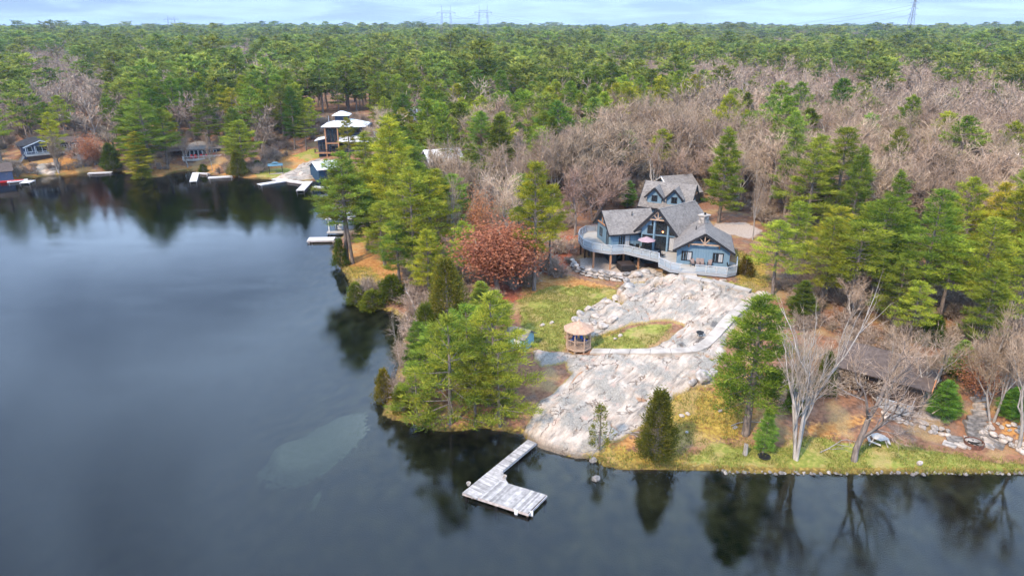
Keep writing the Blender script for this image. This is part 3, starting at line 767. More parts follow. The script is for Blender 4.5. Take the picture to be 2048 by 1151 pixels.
def mk_pine(seed, bark='pine_bark', **k): t, c = pine(seed, **k); return Kind(t, c, bark, 'pine')
def mk_cedar(seed, **k): t, c = cedar(seed, **k); return Kind(t, c, 'bark', 'cedar')
def mk_bare(seed, bark='bark', **k):
    t, c, l = bare(seed, **k); return Kind(t, c, bark, 'twig', l)
HP = [mk_pine(100 + i, h=18, R=(4.6, 4.0, 5.2, 3.6, 4.4, 5.0)[i], cb=(.30, .22, .42, .12, .34, .5)[i], whorls=(19, 22, 15, 24, 17, 13)[i],
              nb=(5, 5, 6, 6, 5, 6)[i], tufts=20, per=16, leaf=.40, wid=.08, gap=(.2, .12, .2, .05, .3, .15)[i], flat=.42) for i in range(6)]
MP = [mk_pine(200 + i, h=16, R=(4.9, 4.1, 5.4, 4.5)[i], cb=(.3, .25, .45, .35)[i], whorls=(14, 16, 11, 13)[i], nb=6, tufts=14, per=8, leaf=.60, wid=.16, flat=.45, rounded=(.5, .1, .7, .35)[i]) for i in range(4)]
CE = [mk_cedar(300, h=7, R=1.75, n=13000, shape=.1), mk_cedar(301, h=6, R=1.3, n=5000, sparse=.75), mk_cedar(302, h=9, R=2.6, n=14000, leaf=.3, wid=.1, shape=.15), mk_cedar(303, h=4, R=1.3, n=5000, shape=.3)]
BT = [mk_bare(400 + i, h=15, spread=(.6, .7, .5, .65, .55)[i], first=(.26, .22, .3, .2, .28)[i], depth=5, kids=3, twig=3, trunks=(1, 1, 1, 3, 2)[i], up=(.45, .35, .6, .4, .5)[i], tw=.05) for i in range(5)] + [mk_bare(420 + i, h=14, spread=(.85, .5, .75)[i], first=(.34, .18, .28)[i], depth=5, kids=3, twig=2, trunks=(1, 4, 1)[i], up=(.15, .5, .25)[i], tw=.05) for i in range(3)]
BP_ = [mk_bare(500 + i, bark='pale_bark', h=17, spread=(.5, .45, .6)[i], first=(.3, .33, .22)[i], depth=5, kids=3, twig=3, trunks=(1, 1, 2)[i], up=.6, tw=.04) for i in range(3)]
OK_ = [mk_bare(600 + i, h=9, spread=.55, first=.24, depth=4, kids=3, twig=3, up=.55, leafn=(24000, 6000)[i], leaf=.15) for i in range(2)]
FP = [mk_pine(700 + i, h=16, R=(4.9, 4.3, 5.4)[i], cb=(.4, .3, .5)[i], whorls=(8, 9, 7)[i], nb=6, tufts=11, per=5, leaf=.95, wid=.34, flat=.55, rounded=(.75, .35, .9)[i]) for i in range(3)]
FB = [mk_bare(800 + i, h=14, spread=.6, first=.25, depth=4, kids=3, twig=3, up=.45, tw=.11) for i in range(2)]

def tree(kind, loc, h, name, label, group=None, rz=None, wide=1.0, color=None, cat='tree', tilt=(0, 0)):
    s = h / kind.h
    o = empty(name, loc, random.uniform(0, 6.283) if rz is None else rz, label, cat, group)
    o.rotation_euler = (tilt[0], tilt[1], o.rotation_euler[2])
    o.scale = (s * wide, s * wide, s)
    link('trunk', kind.trunk, None, o)
    c = link('crown', kind.crown, None, o)
    if kind.leafs: 
        l = link('leaves', kind.leafs, None, o)
    if color:
        c.color = (*color, 1)
    return o
def height_for(base, pytop):
    """tree height so that its top shows at that row"""
    lo, hi = 0.5, 40.0
    for _ in range(40):
        m = (lo + hi) / 2
        _, py = project(base.x, base.y, base.z + m)
        if py > pytop: lo = m
        else: hi = m
    return lo
HPX = [mk_pine(150 + i, h=12, R=(5.6, 5.0)[i], cb=(.10, .16)[i], whorls=(8, 9)[i], nb=6, tufts=26, per=17, leaf=.38, wid=.08, gap=.22, flat=.30) for i in range(2)]
YG, DG, BG, LG = (1.5, 1.25, .65), (.68, .76, .58), (1.05, 1.1, .75), (1.3, 1.25, .75)
PLACED = []
def put(kind, px, py, pytop, name, label, width_px=None, **k):
    b = G(px, py); b.z = top_z(b.x, b.y) - .05
    h = height_for(b, pytop)
    w = k.pop('wide', 1.0)
    if width_px:
        dep = b.y * PC + (H - b.z - h / 2) * PS
        w = (width_px / 2) * dep / F / (kind.r * h / kind.h)
    PLACED.append((b.x, b.y))
    return tree(kind, b, h, name, label, wide=w, **k)
# ------------------------------------------------------------------ object materials
MAT['siding'] = M('blue_siding', (0.14, 0.225, 0.305), (0.115, 0.19, 0.26), scale=2.5, rough=.75, stretch=(3, 3, .4))
MAT['batten'] = M('blue_batten', (0.16, 0.25, 0.335), (0.135, 0.215, 0.29), scale=3, rough=.75)
def shingle_mat(name, c1, c2, size=.30):
    m, nt, out = newmat(name); L = nt.links.new
    b = mk(nt, 'ShaderNodeBsdfPrincipled', Roughness=.92); b.inputs['Specular IOR Level'].default_value = .15; L(b.outputs[0], out.inputs[0])
    tc = mk(nt, 'ShaderNodeTexCoord')
    n1 = mk(nt, 'ShaderNodeTexNoise', Scale=9.0, Detail=3); n2 = mk(nt, 'ShaderNodeTexNoise', Scale=.7, Detail=4)
    vo = mk(nt, 'ShaderNodeTexVoronoi', Scale=1 / size * 1.3)
    for n in (n1, n2, vo): L(tc.outputs['Object'], n.inputs['Vector'])
    mx = mk(nt, 'ShaderNodeMixRGB'); mx.inputs[1].default_value = rgba(c2); mx.inputs[2].default_value = rgba(c1)
    s = mk(nt, 'ShaderNodeMath', operation='MULTIPLY_ADD'); sp = mk(nt, 'ShaderNodeSeparateColor'); L(vo.outputs['Color'], sp.inputs[0])
    L(sp.outputs[0], s.inputs[0]); s.inputs[1].default_value = .7; s.inputs[2].default_value = -.35
    a = mk(nt, 'ShaderNodeMath', operation='ADD'); L(n2.outputs['Fac'], a.inputs[0]); L(s.outputs[0], a.inputs[1])
    a2 = mk(nt, 'ShaderNodeMath', operation='MULTIPLY_ADD', use_clamp=True); L(n1.outputs['Fac'], a2.inputs[0]); a2.inputs[1].default_value = .5; 
    a3 = mk(nt, 'ShaderNodeMath', operation='SUBTRACT'); L(a.outputs[0], a3.inputs[0]); a3.inputs[1].default_value = .25; L(a3.outputs[0], a2.inputs[2])
    L(a2.outputs[0], mx.inputs[0]); L(mx.outputs[0], b.inputs['Base Color'])
    bp = mk(nt, 'ShaderNodeBump', Strength=.8, Distance=.03); L(sp.outputs[0], bp.inputs['Height']); L(bp.outputs[0], b.inputs['Normal'])
    return m
MAT['shingle'] = shingle_mat('grey_shingles', (0.23, 0.212, 0.20), (0.125, 0.115, 0.11))
MAT['brown_shingle'] = shingle_mat('brown_shingles', (0.115, 0.09, 0.08), (0.07, 0.053, 0.047))
MAT['cedar_shingle'] = shingle_mat('new_cedar_shingles', (0.46, 0.31, 0.225), (0.32, 0.205, 0.145), .2)
MAT['trim'] = M('charcoal_trim', (0.018, 0.019, 0.024), (0.012, 0.012, 0.015), rough=.55)
MAT['fascia'] = M('grey_fascia', (0.30, 0.32, 0.36), (0.24, 0.26, 0.29), scale=4, stretch=(.3, .3, 3))
MAT['white'] = M('white_paint', (0.74, 0.74, 0.74), (0.62, 0.62, 0.63), scale=3, rough=.6)
MAT['rail'] = M('pale_rail', (0.40, 0.425, 0.46), (0.33, 0.355, 0.39), rough=.5)
MAT['timber'] = M('cedar_timber', (0.42, 0.23, 0.13), (0.28, 0.145, 0.08), scale=4, stretch=(4, 4, .6))
MAT['timber_pale'] = M('pale_truss_timber', (0.42, 0.30, 0.225), (0.31, 0.215, 0.155), scale=4)
MAT['deckboard'] = M('grey_deck_boards', (0.40, 0.385, 0.36), (0.28, 0.27, 0.255), scale=3, stretch=(.4, 6, 1), rough=.85)
MAT['dockboard'] = M('weathered_dock_boards', (0.62, 0.60, 0.60), (0.38, 0.37, 0.375), scale=2.4, stretch=(1, 1, 1), rough=.9, bump=.01)
for _i, _k in enumerate((.62, .80, 1.0)): MAT['plank%d' % _i] = M('weathered_dock_plank_%d' % _i, tuple(_k * c for c in (0.44, 0.415, 0.40)), tuple(_k * c for c in (0.27, 0.255, 0.25)), scale=2.2, rough=.9, bump=.01)
MAT['dockframe'] = M('dock_frame_wood', (0.50, 0.44, 0.42), (0.32, 0.28, 0.27), scale=3)
MAT['concrete'] = M('pale_concrete', (0.41, 0.37, 0.33), (0.27, 0.24, 0.215), scale=.8, rough=.9, bump=.01)
MAT['stone'] = M('grey_fieldstone', (0.42, 0.385, 0.36), (0.16, 0.15, 0.145), scale=2.2, bump=.04, rough=.9)
MAT['stone_pale'] = M('pale_fieldstone', (0.48, 0.42, 0.37), (0.25, 0.22, 0.20), scale=2.5, bump=.03, rough=.9)
MAT['stone_dark'] = M('dark_fieldstone', (0.24, 0.22, 0.21), (0.10, 0.095, 0.09), scale=2.5, bump=.03, rough=.9)
MAT['navy'] = M('navy_siding', (0.030, 0.045, 0.085), (0.022, 0.034, 0.065), scale=2)
MAT['slate_blue'] = M('slate_blue_siding', (0.085, 0.10, 0.16), (0.065, 0.08, 0.13), scale=2)
MAT['teal'] = M('deep_teal_siding', (0.02, 0.055, 0.10), (0.016, 0.042, 0.08), scale=2)
MAT['metalroof'] = M('pale_metal_roof', (0.62, 0.64, 0.68), (0.52, 0.55, 0.60), scale=1.2, rough=.5, stretch=(4, .4, 1))
MAT['shedblue'] = M('shed_blue_paint', (0.22, 0.40, 0.47), (0.18, 0.33, 0.40), scale=2)
MAT['red'] = M('red_plastic', (0.55, 0.025, 0.02), (0.45, 0.02, 0.018), rough=.5)
MAT['blue_cloth'] = M('blue_fabric', (0.03, 0.10, 0.38), (0.025, 0.08, 0.30), rough=.8)
MAT['pink_cloth'] = M('dusty_pink_fabric', (0.34, 0.24, 0.27), (0.27, 0.19, 0.22), rough=.85)
MAT['sling'] = M('brown_sling_fabric', (0.24, 0.19, 0.18), (0.18, 0.14, 0.135), rough=.85)
MAT['blackmetal'] = M('black_metal', (0.02, 0.02, 0.022), (0.014, 0.014, 0.015), rough=.45, metallic=.3)
MAT['rust'] = M('rusty_steel', (0.16, 0.07, 0.045), (0.07, 0.035, 0.03), scale=5, rough=.9)
MAT['pylon'] = M('pylon_steel', (0.15, 0.16, 0.18), (0.11, 0.12, 0.14), rough=.7)
MAT['steel'] = M('galvanised_steel', (0.34, 0.36, 0.39), (0.28, 0.30, 0.33), rough=.6, metallic=.2)
MAT['tubcover'] = M('dark_tub_cover', (0.055, 0.042, 0.042), (0.04, 0.032, 0.032), rough=.6)
MAT['tub'] = M('tub_cabinet', (0.022, 0.018, 0.018), (0.014, 0.012, 0.012), scale=4, stretch=(6, 6, .5))
MAT['logbrown'] = M('dark_brown_boards', (0.085, 0.055, 0.042), (0.05, 0.034, 0.027), scale=3, stretch=(1, 1, 5))
MAT['orangewood'] = M('orange_fascia_wood', (0.50, 0.22, 0.10), (0.38, 0.16, 0.07), scale=4)
MAT['picnic'] = M('weathered_table_wood', (0.46, 0.42, 0.38), (0.32, 0.29, 0.26), scale=4)
MAT['char'] = M('scorched_rock', (0.035, 0.032, 0.03), (0.02, 0.02, 0.02), rough=.95)
MAT['tarp'] = M('white_tarp', (0.78, 0.78, 0.80), (0.66, 0.67, 0.70), rough=.6)
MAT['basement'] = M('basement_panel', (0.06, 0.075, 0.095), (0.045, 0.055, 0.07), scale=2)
def glass_mat(name='window_glass', c=(0.012, 0.016, 0.02)):
    m, nt, out = newmat(name); L = nt.links.new
    b = mk(nt, 'ShaderNodeBsdfPrincipled', Roughness=.04); b.inputs['Base Color'].default_value = rgba(c); b.inputs['Specular IOR Level'].default_value = .6
    L(b.outputs[0], out.inputs[0]); return m
MAT['glass'] = glass_mat()
MAT['curtain'] = M('pale_curtain', (0.40, 0.40, 0.41), (0.30, 0.30, 0.31), scale=4, stretch=(6, 6, .3), rough=.9)
def clear_glass():
    m, nt, out = newmat('railing_glass'); L = nt.links.new
    tr = mk(nt, 'ShaderNodeBsdfTransparent'); tr.inputs[0].default_value = (.80, .86, .90, 1)
    df = mk(nt, 'ShaderNodeBsdfPrincipled', Roughness=.08); df.inputs['Base Color'].default_value = (.45, .50, .56, 1)
    ms = mk(nt, 'ShaderNodeMixShader'); ms.inputs[0].default_value = .42; L(tr.outputs[0], ms.inputs[1]); L(df.outputs[0], ms.inputs[2]); L(ms.outputs[0], out.inputs[0])
    return m
MAT['railglass'] = clear_glass()
def lamp_mat():
    m, nt, out = newmat('warm_lamp'); e = mk(nt, 'ShaderNodeEmission', Strength=6.0); e.inputs[0].default_value = (1, .35, .12, 1); nt.links.new(e.outputs[0], out.inputs[0]); return m
MAT['lamp'] = lamp_mat()

def V2(a): return Vector((a[0], a[1]))
def unit(a): l = math.hypot(a[0], a[1]); return (a[0] / l, a[1] / l)
# ------------------------------------------------------------------ shared builders (world coordinates)
def wallbox(p0, p1, z0, z1, t, mb=None):
    """upright wall from p0 to p1; outer face on the line, thickness to the left of p0->p1"""
    mb = mb or MB(); d = unit((p1[0] - p0[0], p1[1] - p0[1])); n = (-d[1], d[0])
    mb.prism([p0[:2], p1[:2], (p1[0] + n[0] * t, p1[1] + n[1] * t), (p0[0] + n[0] * t, p0[1] + n[1] * t)], z0, z1)
    return mb
def window(parent, p0, p1, s0, s1, z0, z1, mull=1, fr=.09, trim='trim', pane='glass', name='window', proud=.05, ws=True, bars=0, curtain=None):
    """p0->p1 wall base line seen from outside left to right; s in metres along it. outside is to the right of p0->p1"""
    d = unit((p1[0] - p0[0], p1[1] - p0[1])); o = (d[1], -d[0])
    def pt(s, off, z): return (p0[0] + d[0] * s + o[0] * off, p0[1] + d[1] * s + o[1] * off, z)
    f = MB(); w = fr; c = proud / 2 + .002
    up = (0, 0, 1)
    f.bar(pt(s0, c, z0 + w / 2), pt(s1, c, z0 + w / 2), proud, w); f.bar(pt(s0, c, z1 - w / 2), pt(s1, c, z1 - w / 2), proud, w)
    zs = (z0 + w, z1 - w)
    cuts = [s0 + w / 2] + [s0 + (s1 - s0) * (k + 1) / (mull + 1) for k in range(mull)] + [s1 - w / 2]
    for s in cuts:
        a, b = pt(s, c, zs[0]), pt(s, c, zs[1]); ln = w
        k = len(f.v); f.prism([pt(s - ln / 2, .002, 0)[:2], pt(s - ln / 2, proud, 0)[:2], pt(s + ln / 2, proud, 0)[:2], pt(s + ln / 2, .002, 0)[:2]], zs[0], zs[1])
    fo = f.build(name, MAT[trim], parent, ws)
    for i in range(len(cuts) - 1):
        g = MB(); a, b = cuts[i] + w / 2, cuts[i + 1] - w / 2
        g.prism([pt(a, .004, 0)[:2], pt(a, .018, 0)[:2], pt(b, .018, 0)[:2], pt(b, .004, 0)[:2]], zs[0], zs[1])
        g.build('pane', MAT['curtain' if curtain is not None and i in curtain else pane], fo, ws)
    return fo
def gable(p_l, p_r, z0, ze_l, ze_r, apex, t, mb=None):
    """wall with a gabled head; apex = (fraction, z)"""
    mb = mb or MB(); d = unit((p_r[0] - p_l[0], p_r[1] - p_l[1])); n = (-d[1], d[0])
    W = math.hypot(p_r[0] - p_l[0], p_r[1] - p_l[1]); ax = (p_l[0] + d[0] * W * apex[0], p_l[1] + d[1] * W * apex[0])
    poly = [(p_l[0], p_l[1], z0), (p_r[0], p_r[1], z0), (p_r[0], p_r[1], ze_r), (ax[0], ax[1], apex[1]), (p_l[0], p_l[1], ze_l)]
    return mb.slab(poly, t, (n[0], n[1], 0))
def battens(p0, p1, z0, zf, mb, step=.42):
    d = unit((p1[0] - p0[0], p1[1] - p0[1])); o = (d[1], -d[0]); W = math.hypot(p1[0] - p0[0], p1[1] - p0[1]); s = step / 2
    while s < W:
        zt = zf(s / W)
        c = (p0[0] + d[0] * s + o[0] * .012, p0[1] + d[1] * s + o[1] * .012)
        mb.box((c[0], c[1], (z0 + zt) / 2), (.06, .024, zt - z0 - .02), math.atan2(d[1], d[0])); s += step
    return mb
def lerp(a, b, t): return tuple(a[i] + (b[i] - a[i]) * t for i in range(len(a)))
def HZ(zx, zy, z): return P(1120 + zx / 4.11, 320 + zy / 4.11, z)

# ================================================================== the main house
FL = 6.8
house = empty('lake_house', (22, 97, FL), 0, 'blue board-and-batten lake house with grey shingle gables above the granite slope', 'house')
# left wing
la = (math.cos(math.radians(13)), math.sin(math.radians(13))); ln_ = (-la[1], la[0])
A0 = (14.95, 98.8)
def LP(s, d): return (A0[0] + la[0] * s + ln_[0] * d, A0[1] + la[1] * s + ln_[1] * d)
LW, LD, EZ, RZ = 5.2, 6.2, 9.35, 11.75
w = MB(); w.prism([LP(0, .02), LP(LW, .02), LP(LW, LD), LP(0.02, LD)], FL - .1, EZ); w.build('wall', MAT['siding'], house, True)
gable(LP(0, LD), LP(0, 0), EZ + .002, EZ + .01, EZ + .01, (.5, RZ - .12), .2).build('gable_wall', MAT['siding'], house, True)
bt = MB(); battens(LP(0, 0), LP(LW, 0), FL, lambda f: EZ - .05, bt); battens(LP(0, LD), LP(0, 0), FL, lambda f: EZ + (RZ - EZ) * (1 - abs(2 * f - 1)) - .25, bt)
o = bt.build('batten', MAT['batten'], house, True); o['kind'] = 'stuff'
def roofplane(name, poly, t=.2, mat='shingle', par=house):
    return MB().slab(poly, t).build(name, MAT[mat], par, True)
def rz_at(d): return EZ + (RZ - EZ) * (1 - abs(d - LD / 2) / (LD / 2)) + .16
ov = .55
p = [(*LP(-ov, -ov), rz_at(-ov)), (*LP(7.5, -ov), rz_at(-ov)), (*LP(7.5, LD / 2), rz_at(LD / 2)), (*LP(-ov, LD / 2), rz_at(LD / 2))]
roofplane('roof', p)
p = [(*LP(-ov, LD + ov), rz_at(-ov)), (*LP(7.5, LD + ov), rz_at(-ov)), (*LP(7.5, LD / 2), rz_at(LD / 2) - .003), (*LP(-ov, LD / 2), rz_at(LD / 2) - .003)]
roofplane('roof', p)
tr = MB()
for d0, d1 in ((-ov - .03, LD / 2), (LD / 2, LD + ov + .03)):
    a, b = LP(-ov - .04, d0), LP(-ov - .04, d1); tr.bar((*a, rz_at(d0) - .12), (*b, rz_at(d1) - .12), .06, .30)
a, b = LP(-ov, -ov - .04), LP(LW - .4, -ov - .04); tr.bar((*a, rz_at(-ov) - .14), (*b, rz_at(-ov) - .14), .06, .24)
tr.build('rake_board', MAT['trim'], house, True)
tb = MB(); a, b = LP(-.35, 1.2), LP(-.35, LD - 1.2); tb.bar((*a, EZ + .55), (*b, EZ + .55), .16, .18)
c = LP(-.35, LD / 2); tb.bar((*c, EZ + .5), (*c, RZ - .1), .16, .16)
tb.build('gable_truss', MAT['timber'], house, True)
window(house, LP(0, LD), LP(0, 0), 1.2, 2.4, FL + .75, FL + 2.1, 1)
window(house, LP(0, LD), LP(0, 0), 4.2, 5.2, FL + .1, FL + 2.15, 0, name='door')
window(house, LP(0, 0), LP(LW, 0), 1.25, 3.05, FL + .05, FL + 2.15, 1, name='patio_door', curtain=[1])
MB().tube([(*LP(4.0, 2.1), 10.6), (*LP(4.0, 2.1), 11.75)], .07).build('vent_pipe', MAT['blackmetal'], house, True)

# great room
Lp, Rp = (18.3, 98.6), (24.7, 96.0); RV = (6.2, 4.9); RD = unit(RV)
PKS, PKZ, ZL, ZR = .48, 13.35, 9.6, 8.95
def CP_(s, back=0.0): return (Lp[0] + (Rp[0] - Lp[0]) * s + RD[0] * back, Lp[1] + (Rp[1] - Lp[1]) * s + RD[1] * back)
def cz(s): return ZL + (PKZ - ZL) * s / PKS if s < PKS else PKZ + (ZR - PKZ) * (s - PKS) / (1 - PKS)
BK = .75
wl_, wr_ = CP_(.09, BK), CP_(.955, BK)
cw = math.hypot(wr_[0] - wl_[0], wr_[1] - wl_[1])
def cw_s(s): return (s - .09) / (.955 - .09) * cw
gable(wl_, wr_, FL, cz(.09) - .22, cz(.955) - .22, ((PKS - .09) / (.955 - .09), PKZ - .25), .22).build('great_room_wall', MAT['siding'], house, True)
for s, cut in ((.0, 'l'),):
    MB().prism([CP_(.09, BK + .24), CP_(.955, BK + .24), CP_(.955, 8.2), CP_(.09, 8.2)], FL - .1, 9.2).build('wall', MAT['siding'], house, True)
roofplane('roof', [(*CP_(0), ZL), (*CP_(PKS), PKZ), (*CP_(PKS, 8.6), PKZ), (*CP_(0, 8.6), ZL)])
roofplane('roof', [(*CP_(1), ZR), (*CP_(PKS), PKZ - .002), (*CP_(PKS, 8.6), PKZ - .002), (*CP_(1, 8.6), ZR)])
rk = MB()
for s0, s1 in ((0, PKS), (PKS, 1)):
    a, b = CP_(s0, -.05), CP_(s1, -.05); rk.bar((*a, cz(s0) - .16), (*b, cz(s1) - .16), .09, .36)
rk.build('rake_board', MAT['trim'], house, True)
ts = MB(); B2 = .12
def cpt(s, z, b=B2): return (*CP_(s, b), z)
zb = PKZ - 1.75
sl, sr = PKS - .165, PKS + .165
ts.bar(cpt(sl - .02, zb), cpt(sr + .03, zb), .16, .17)
ts.bar(cpt(sl - .02, zb - .02), cpt(PKS, PKZ - .45), .16, .16); ts.bar(cpt(sr + .03, zb - .02), cpt(PKS, PKZ - .45), .16, .16)
ts.bar(cpt(PKS, zb), cpt(PKS, PKZ - .5), .14, .14)
ts.bar(cpt(PKS - .01, zb + .1), cpt(sl + .075, zb + .72), .12, .12); ts.bar(cpt(PKS + .01, zb + .1), cpt(sr - .075, zb + .72), .12, .12)
ts.build('gable_truss', MAT['timber_pale'], house, True)
# glazing of the great room
bays = [(.115, .345), (.395, .645), (.69, .93)]
for i, (s0, s1) in enumerate(bays):
    window(house, wl_, wr_, cw_s(s0), cw_s(s1), FL + .06, FL + 2.25, 1, name='patio_door', proud=.07, curtain=[0] if i == 2 else None)
window(house, wl_, wr_, cw_s(.215), cw_s(.345), FL + 2.5, FL + 3.75, 1, proud=.07)
window(house, wl_, wr_, cw_s(.30), cw_s(.352), FL + 3.80, FL + 4.7, 0, proud=.07)
window(house, wl_, wr_, cw_s(.395), cw_s(.645), FL + 2.5, FL + 4.85, 1, proud=.07, bars=1)
window(house, wl_, wr_, cw_s(.69), cw_s(.835), FL + 2.5, FL + 3.55, 0, proud=.07)
cl = MB()
for s in (.37, .667): 
    a = CP_(s, BK - .12); cl.box((a[0], a[1], FL + 2.35), (.24, .24, 4.7), math.atan2(Rp[1] - Lp[1], Rp[0] - Lp[0]))
cl.build('column', MAT['batten'], house, True)
lc = CP_(.555, BK - .075)
MB().lathe([(.02, .1), (.11, .06), (.13, -.03), (.05, -.1)], (lc[0] - .02, lc[1] - .05, FL + 2.95), 10).build('pendant_lamp', MAT['lamp'], house, True)
# right wing
WLp, WRp = (23.3, 91.75), (30.25, 90.1)
wd = unit((WRp[0] - WLp[0], WRp[1] - WLp[1])); wn_ = (-wd[1], wd[0]); WW = math.hypot(WRp[0] - WLp[0], WRp[1] - WLp[1])
def WP(s, d): return (WLp[0] + wd[0] * s + wn_[0] * d, WLp[1] + wd[1] * s + wn_[1] * d)
WEZ, WRZ, WD = 9.25, 11.5, 7.6
MB().prism([WP(.01, .25), WP(WW - .01, .25), WP(WW - .01, WD), WP(.01, WD)], FL - .7, WEZ).build('wall', MAT['siding'], house, True)
gable(WP(0, 0), WP(WW, 0), FL - .7, WEZ - .05, WEZ - .05, (.5, WRZ - .1), .24).build('gable_wall', MAT['siding'], house, True)
o = battens(WP(0, 0), WP(WW, 0), FL, lambda f: WEZ + (WRZ - WEZ) * (1 - abs(2 * f - 1)) - .22, MB(), .36).build('batten', MAT['batten'], house, True); o['kind'] = 'stuff'
def wz(s): return WEZ + (WRZ - WEZ) * (1 - abs(s - WW / 2) / (WW / 2)) + .16
fo_ = .75
ridge_b = 5.6
roofplane('roof', [(*WP(-.6, -fo_), wz(-.6)), (*WP(WW / 2, -fo_), wz(WW / 2)), (*WP(WW / 2, ridge_b + 2.5), wz(WW / 2)), (*WP(-.6, ridge_b + 2.5), wz(-.6))])
roofplane('roof', [(*WP(WW + .6, -fo_), wz(-.6)), (*WP(WW / 2, -fo_), wz(WW / 2) - .002), (*WP(WW / 2, ridge_b), wz(WW / 2) - .002), (*WP(WW + .6, 8.4), wz(-.6))])
roofplane('roof', [(*WP(WW / 2, ridge_b), wz(WW / 2) - .004), (*WP(WW + .6, 8.4), wz(-.6) - .004), (*WP(-.6, 8.45), wz(-.6) - .004)])
rk = MB()
for s0, s1 in ((-.63, WW / 2), (WW / 2, WW + .63)):
    a, b = WP(s0, -fo_ - .05), WP(s1, -fo_ - .05); rk.bar((*a, wz(s0) - .15), (*b, wz(s1) - .15), .08, .30)
a, b = WP(WW + .63, -fo_), WP(WW + .63, 8.4); rk.bar((*a, wz(-.6) - .16), (*b, wz(-.6) - .16), .06, .22)
rk.build('rake_board', MAT['trim'], house, True)
gi = MB(); gable(WP(WW / 2 - 1.55, -.03), WP(WW / 2 + 1.55, -.03), WEZ + 1.02, WEZ + 1.05, WEZ + 1.05, (.5, WRZ - .3), .02, gi); gi.build('gable_panel', MAT['trim'], house, True)
ts = MB(); yb = -fo_ + .2; zb = WEZ + .72; c_ = WW / 2
def wpt(s, z): return (*WP(s, yb), z)
ts.bar(wpt(c_ - 2.15, zb), wpt(c_ + 2.15, zb), .18, .17)
ts.bar(wpt(c_ - 2.15, zb + .02), wpt(c_, WRZ - .16), .16, .15); ts.bar(wpt(c_ + 2.15, zb + .02), wpt(c_, WRZ - .16), .16, .15)
ts.bar(wpt(c_, zb), wpt(c_, WRZ - .2), .14, .14)
for k in (-1, 1): ts.bar(wpt(c_, zb + .08), wpt(c_ + k * .72, zb + .92), .12, .12)
ts.build('gable_truss', MAT['timber_pale'], house, True)
for k in (-1, 1):
    br = MB(); br.bar((*WP(c_ + k * 2.05, 0), zb - .55), (*WP(c_ + k * 2.05, yb), zb - .05), .16, .16); br.bar((*WP(c_ + k * 2.05, -.08), zb - .6), (*WP(c_ + k * 2.05, -.08), zb), .16, .16)
    br.build('bracket', MAT['timber'], house, True)
window(house, WP(0, 0), WP(WW, 0), .62, 2.1, FL + .55, FL + 1.95, 1, proud=.08, fr=.11, curtain=[1])
window(house, WP(0, 0), WP(WW, 0), 4.85, 6.3, FL + .55, FL + 1.95, 1, proud=.08, fr=.11, curtain=[1])
# chimney
ch = empty('_', (0, 0, 0)); bpy.data.objects.remove(ch)
cc = (28.0, 96.6)
chm = MB().box((cc[0], cc[1], 11.2), (1.1, .95, 2.6), math.radians(38)).build('chimney', MAT['stone'], house, True)
MB().box((cc[0], cc[1], 12.57), (1.45, 1.3, .14), math.radians(38)).build('chimney_cap', MAT['concrete'], chm, True)
MB().tube([(cc[0] + .1, cc[1], 12.6), (cc[0] + .1, cc[1], 12.95)], .16).build('flue', MAT['blackmetal'], chm, True)
MB().tube([(*WP(2.4, 3.5), 10.7), (*WP(2.4, 3.5), 11.5)], .06).build('vent_pipe', MAT['blackmetal'], house, True)

# basement under the deck
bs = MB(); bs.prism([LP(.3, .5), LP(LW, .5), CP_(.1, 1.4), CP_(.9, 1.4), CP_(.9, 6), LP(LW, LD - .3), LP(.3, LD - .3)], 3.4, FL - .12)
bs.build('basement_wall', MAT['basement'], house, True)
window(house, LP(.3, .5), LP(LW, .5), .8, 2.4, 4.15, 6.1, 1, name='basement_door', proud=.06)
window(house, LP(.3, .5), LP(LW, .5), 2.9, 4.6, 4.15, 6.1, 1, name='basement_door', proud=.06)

# deck
dz = [(152, 655), (190, 705), (265, 734), (420, 756), (525, 750), (810, 820), (812, 856), (905, 900), (985, 910), (1110, 918), (1370, 942), (1448, 924)]
DE = [HZ(a, b, FL)[:2] for a, b in dz]
DE = [HZ(300, 585, FL)[:2], HZ(210, 590, FL)[:2], HZ(160, 620, FL)[:2]] + DE + [HZ(1452, 850, FL)[:2]]
deckpoly = DE + [WP(WW + .1, 3.0), WP(.5, 3.0), CP_(.9, 1.6), CP_(.1, 1.6), LP(LW, .8), LP(.5, .8), LP(.5, LD - 1)]
dk = MB().prism(deckpoly, FL - .06, FL).build('deck', MAT['deckboard'], house, True)
fs = MB()
for a, b in zip(DE[:-1], DE[1:]): fs.bar((*a, FL - .20), (*b, FL - .20), .07, .34)
fs.build('deck_fascia', MAT['fascia'], dk, True)
jo = MB()
inner = [lerp(p, (20.5, 98.5), .06) for p in DE[2:9]]
for a, b in zip(inner[:-1], inner[1:]): jo.bar((*a, FL - .26), (*b, FL - .26), .12, .3)
jo.build('deck_beam', MAT['timber'], dk, True)
for zx, zy, zt, m in ((168, 775, 690, 'logbrown'), (202, 800, 700, 'logbrown'), (237, 785, 740, 'logbrown'), (272, 885, 750, 'timber'), (411, 900, 775, 'timber'), (518, 860, 770, 'timber'), (640, 895, 790, 'timber'), (710, 830, 810, 'timber')):
    q = G(1120 + zx / 4.11, 320 + zy / 4.11)
    MB().box((q.x, q.y, (q.z - .3 + FL - .12) / 2), (.24, .24, FL - .12 - q.z + .3), .2).build('deck_post', MAT[m], dk, True)
rail = empty('railing', (0, 0, 0)); rail.parent = house; rail.matrix_parent_inverse = Matrix.Translation((-22, -97, -FL))
gap_i = 11                                                   # the opening where the steps come up
segs_r = [(DE[i], DE[i + 1]) for i in range(len(DE) - 1)]
open_a, open_b = HZ(1005, 909, FL)[:2], HZ(1108, 918, FL)[:2]
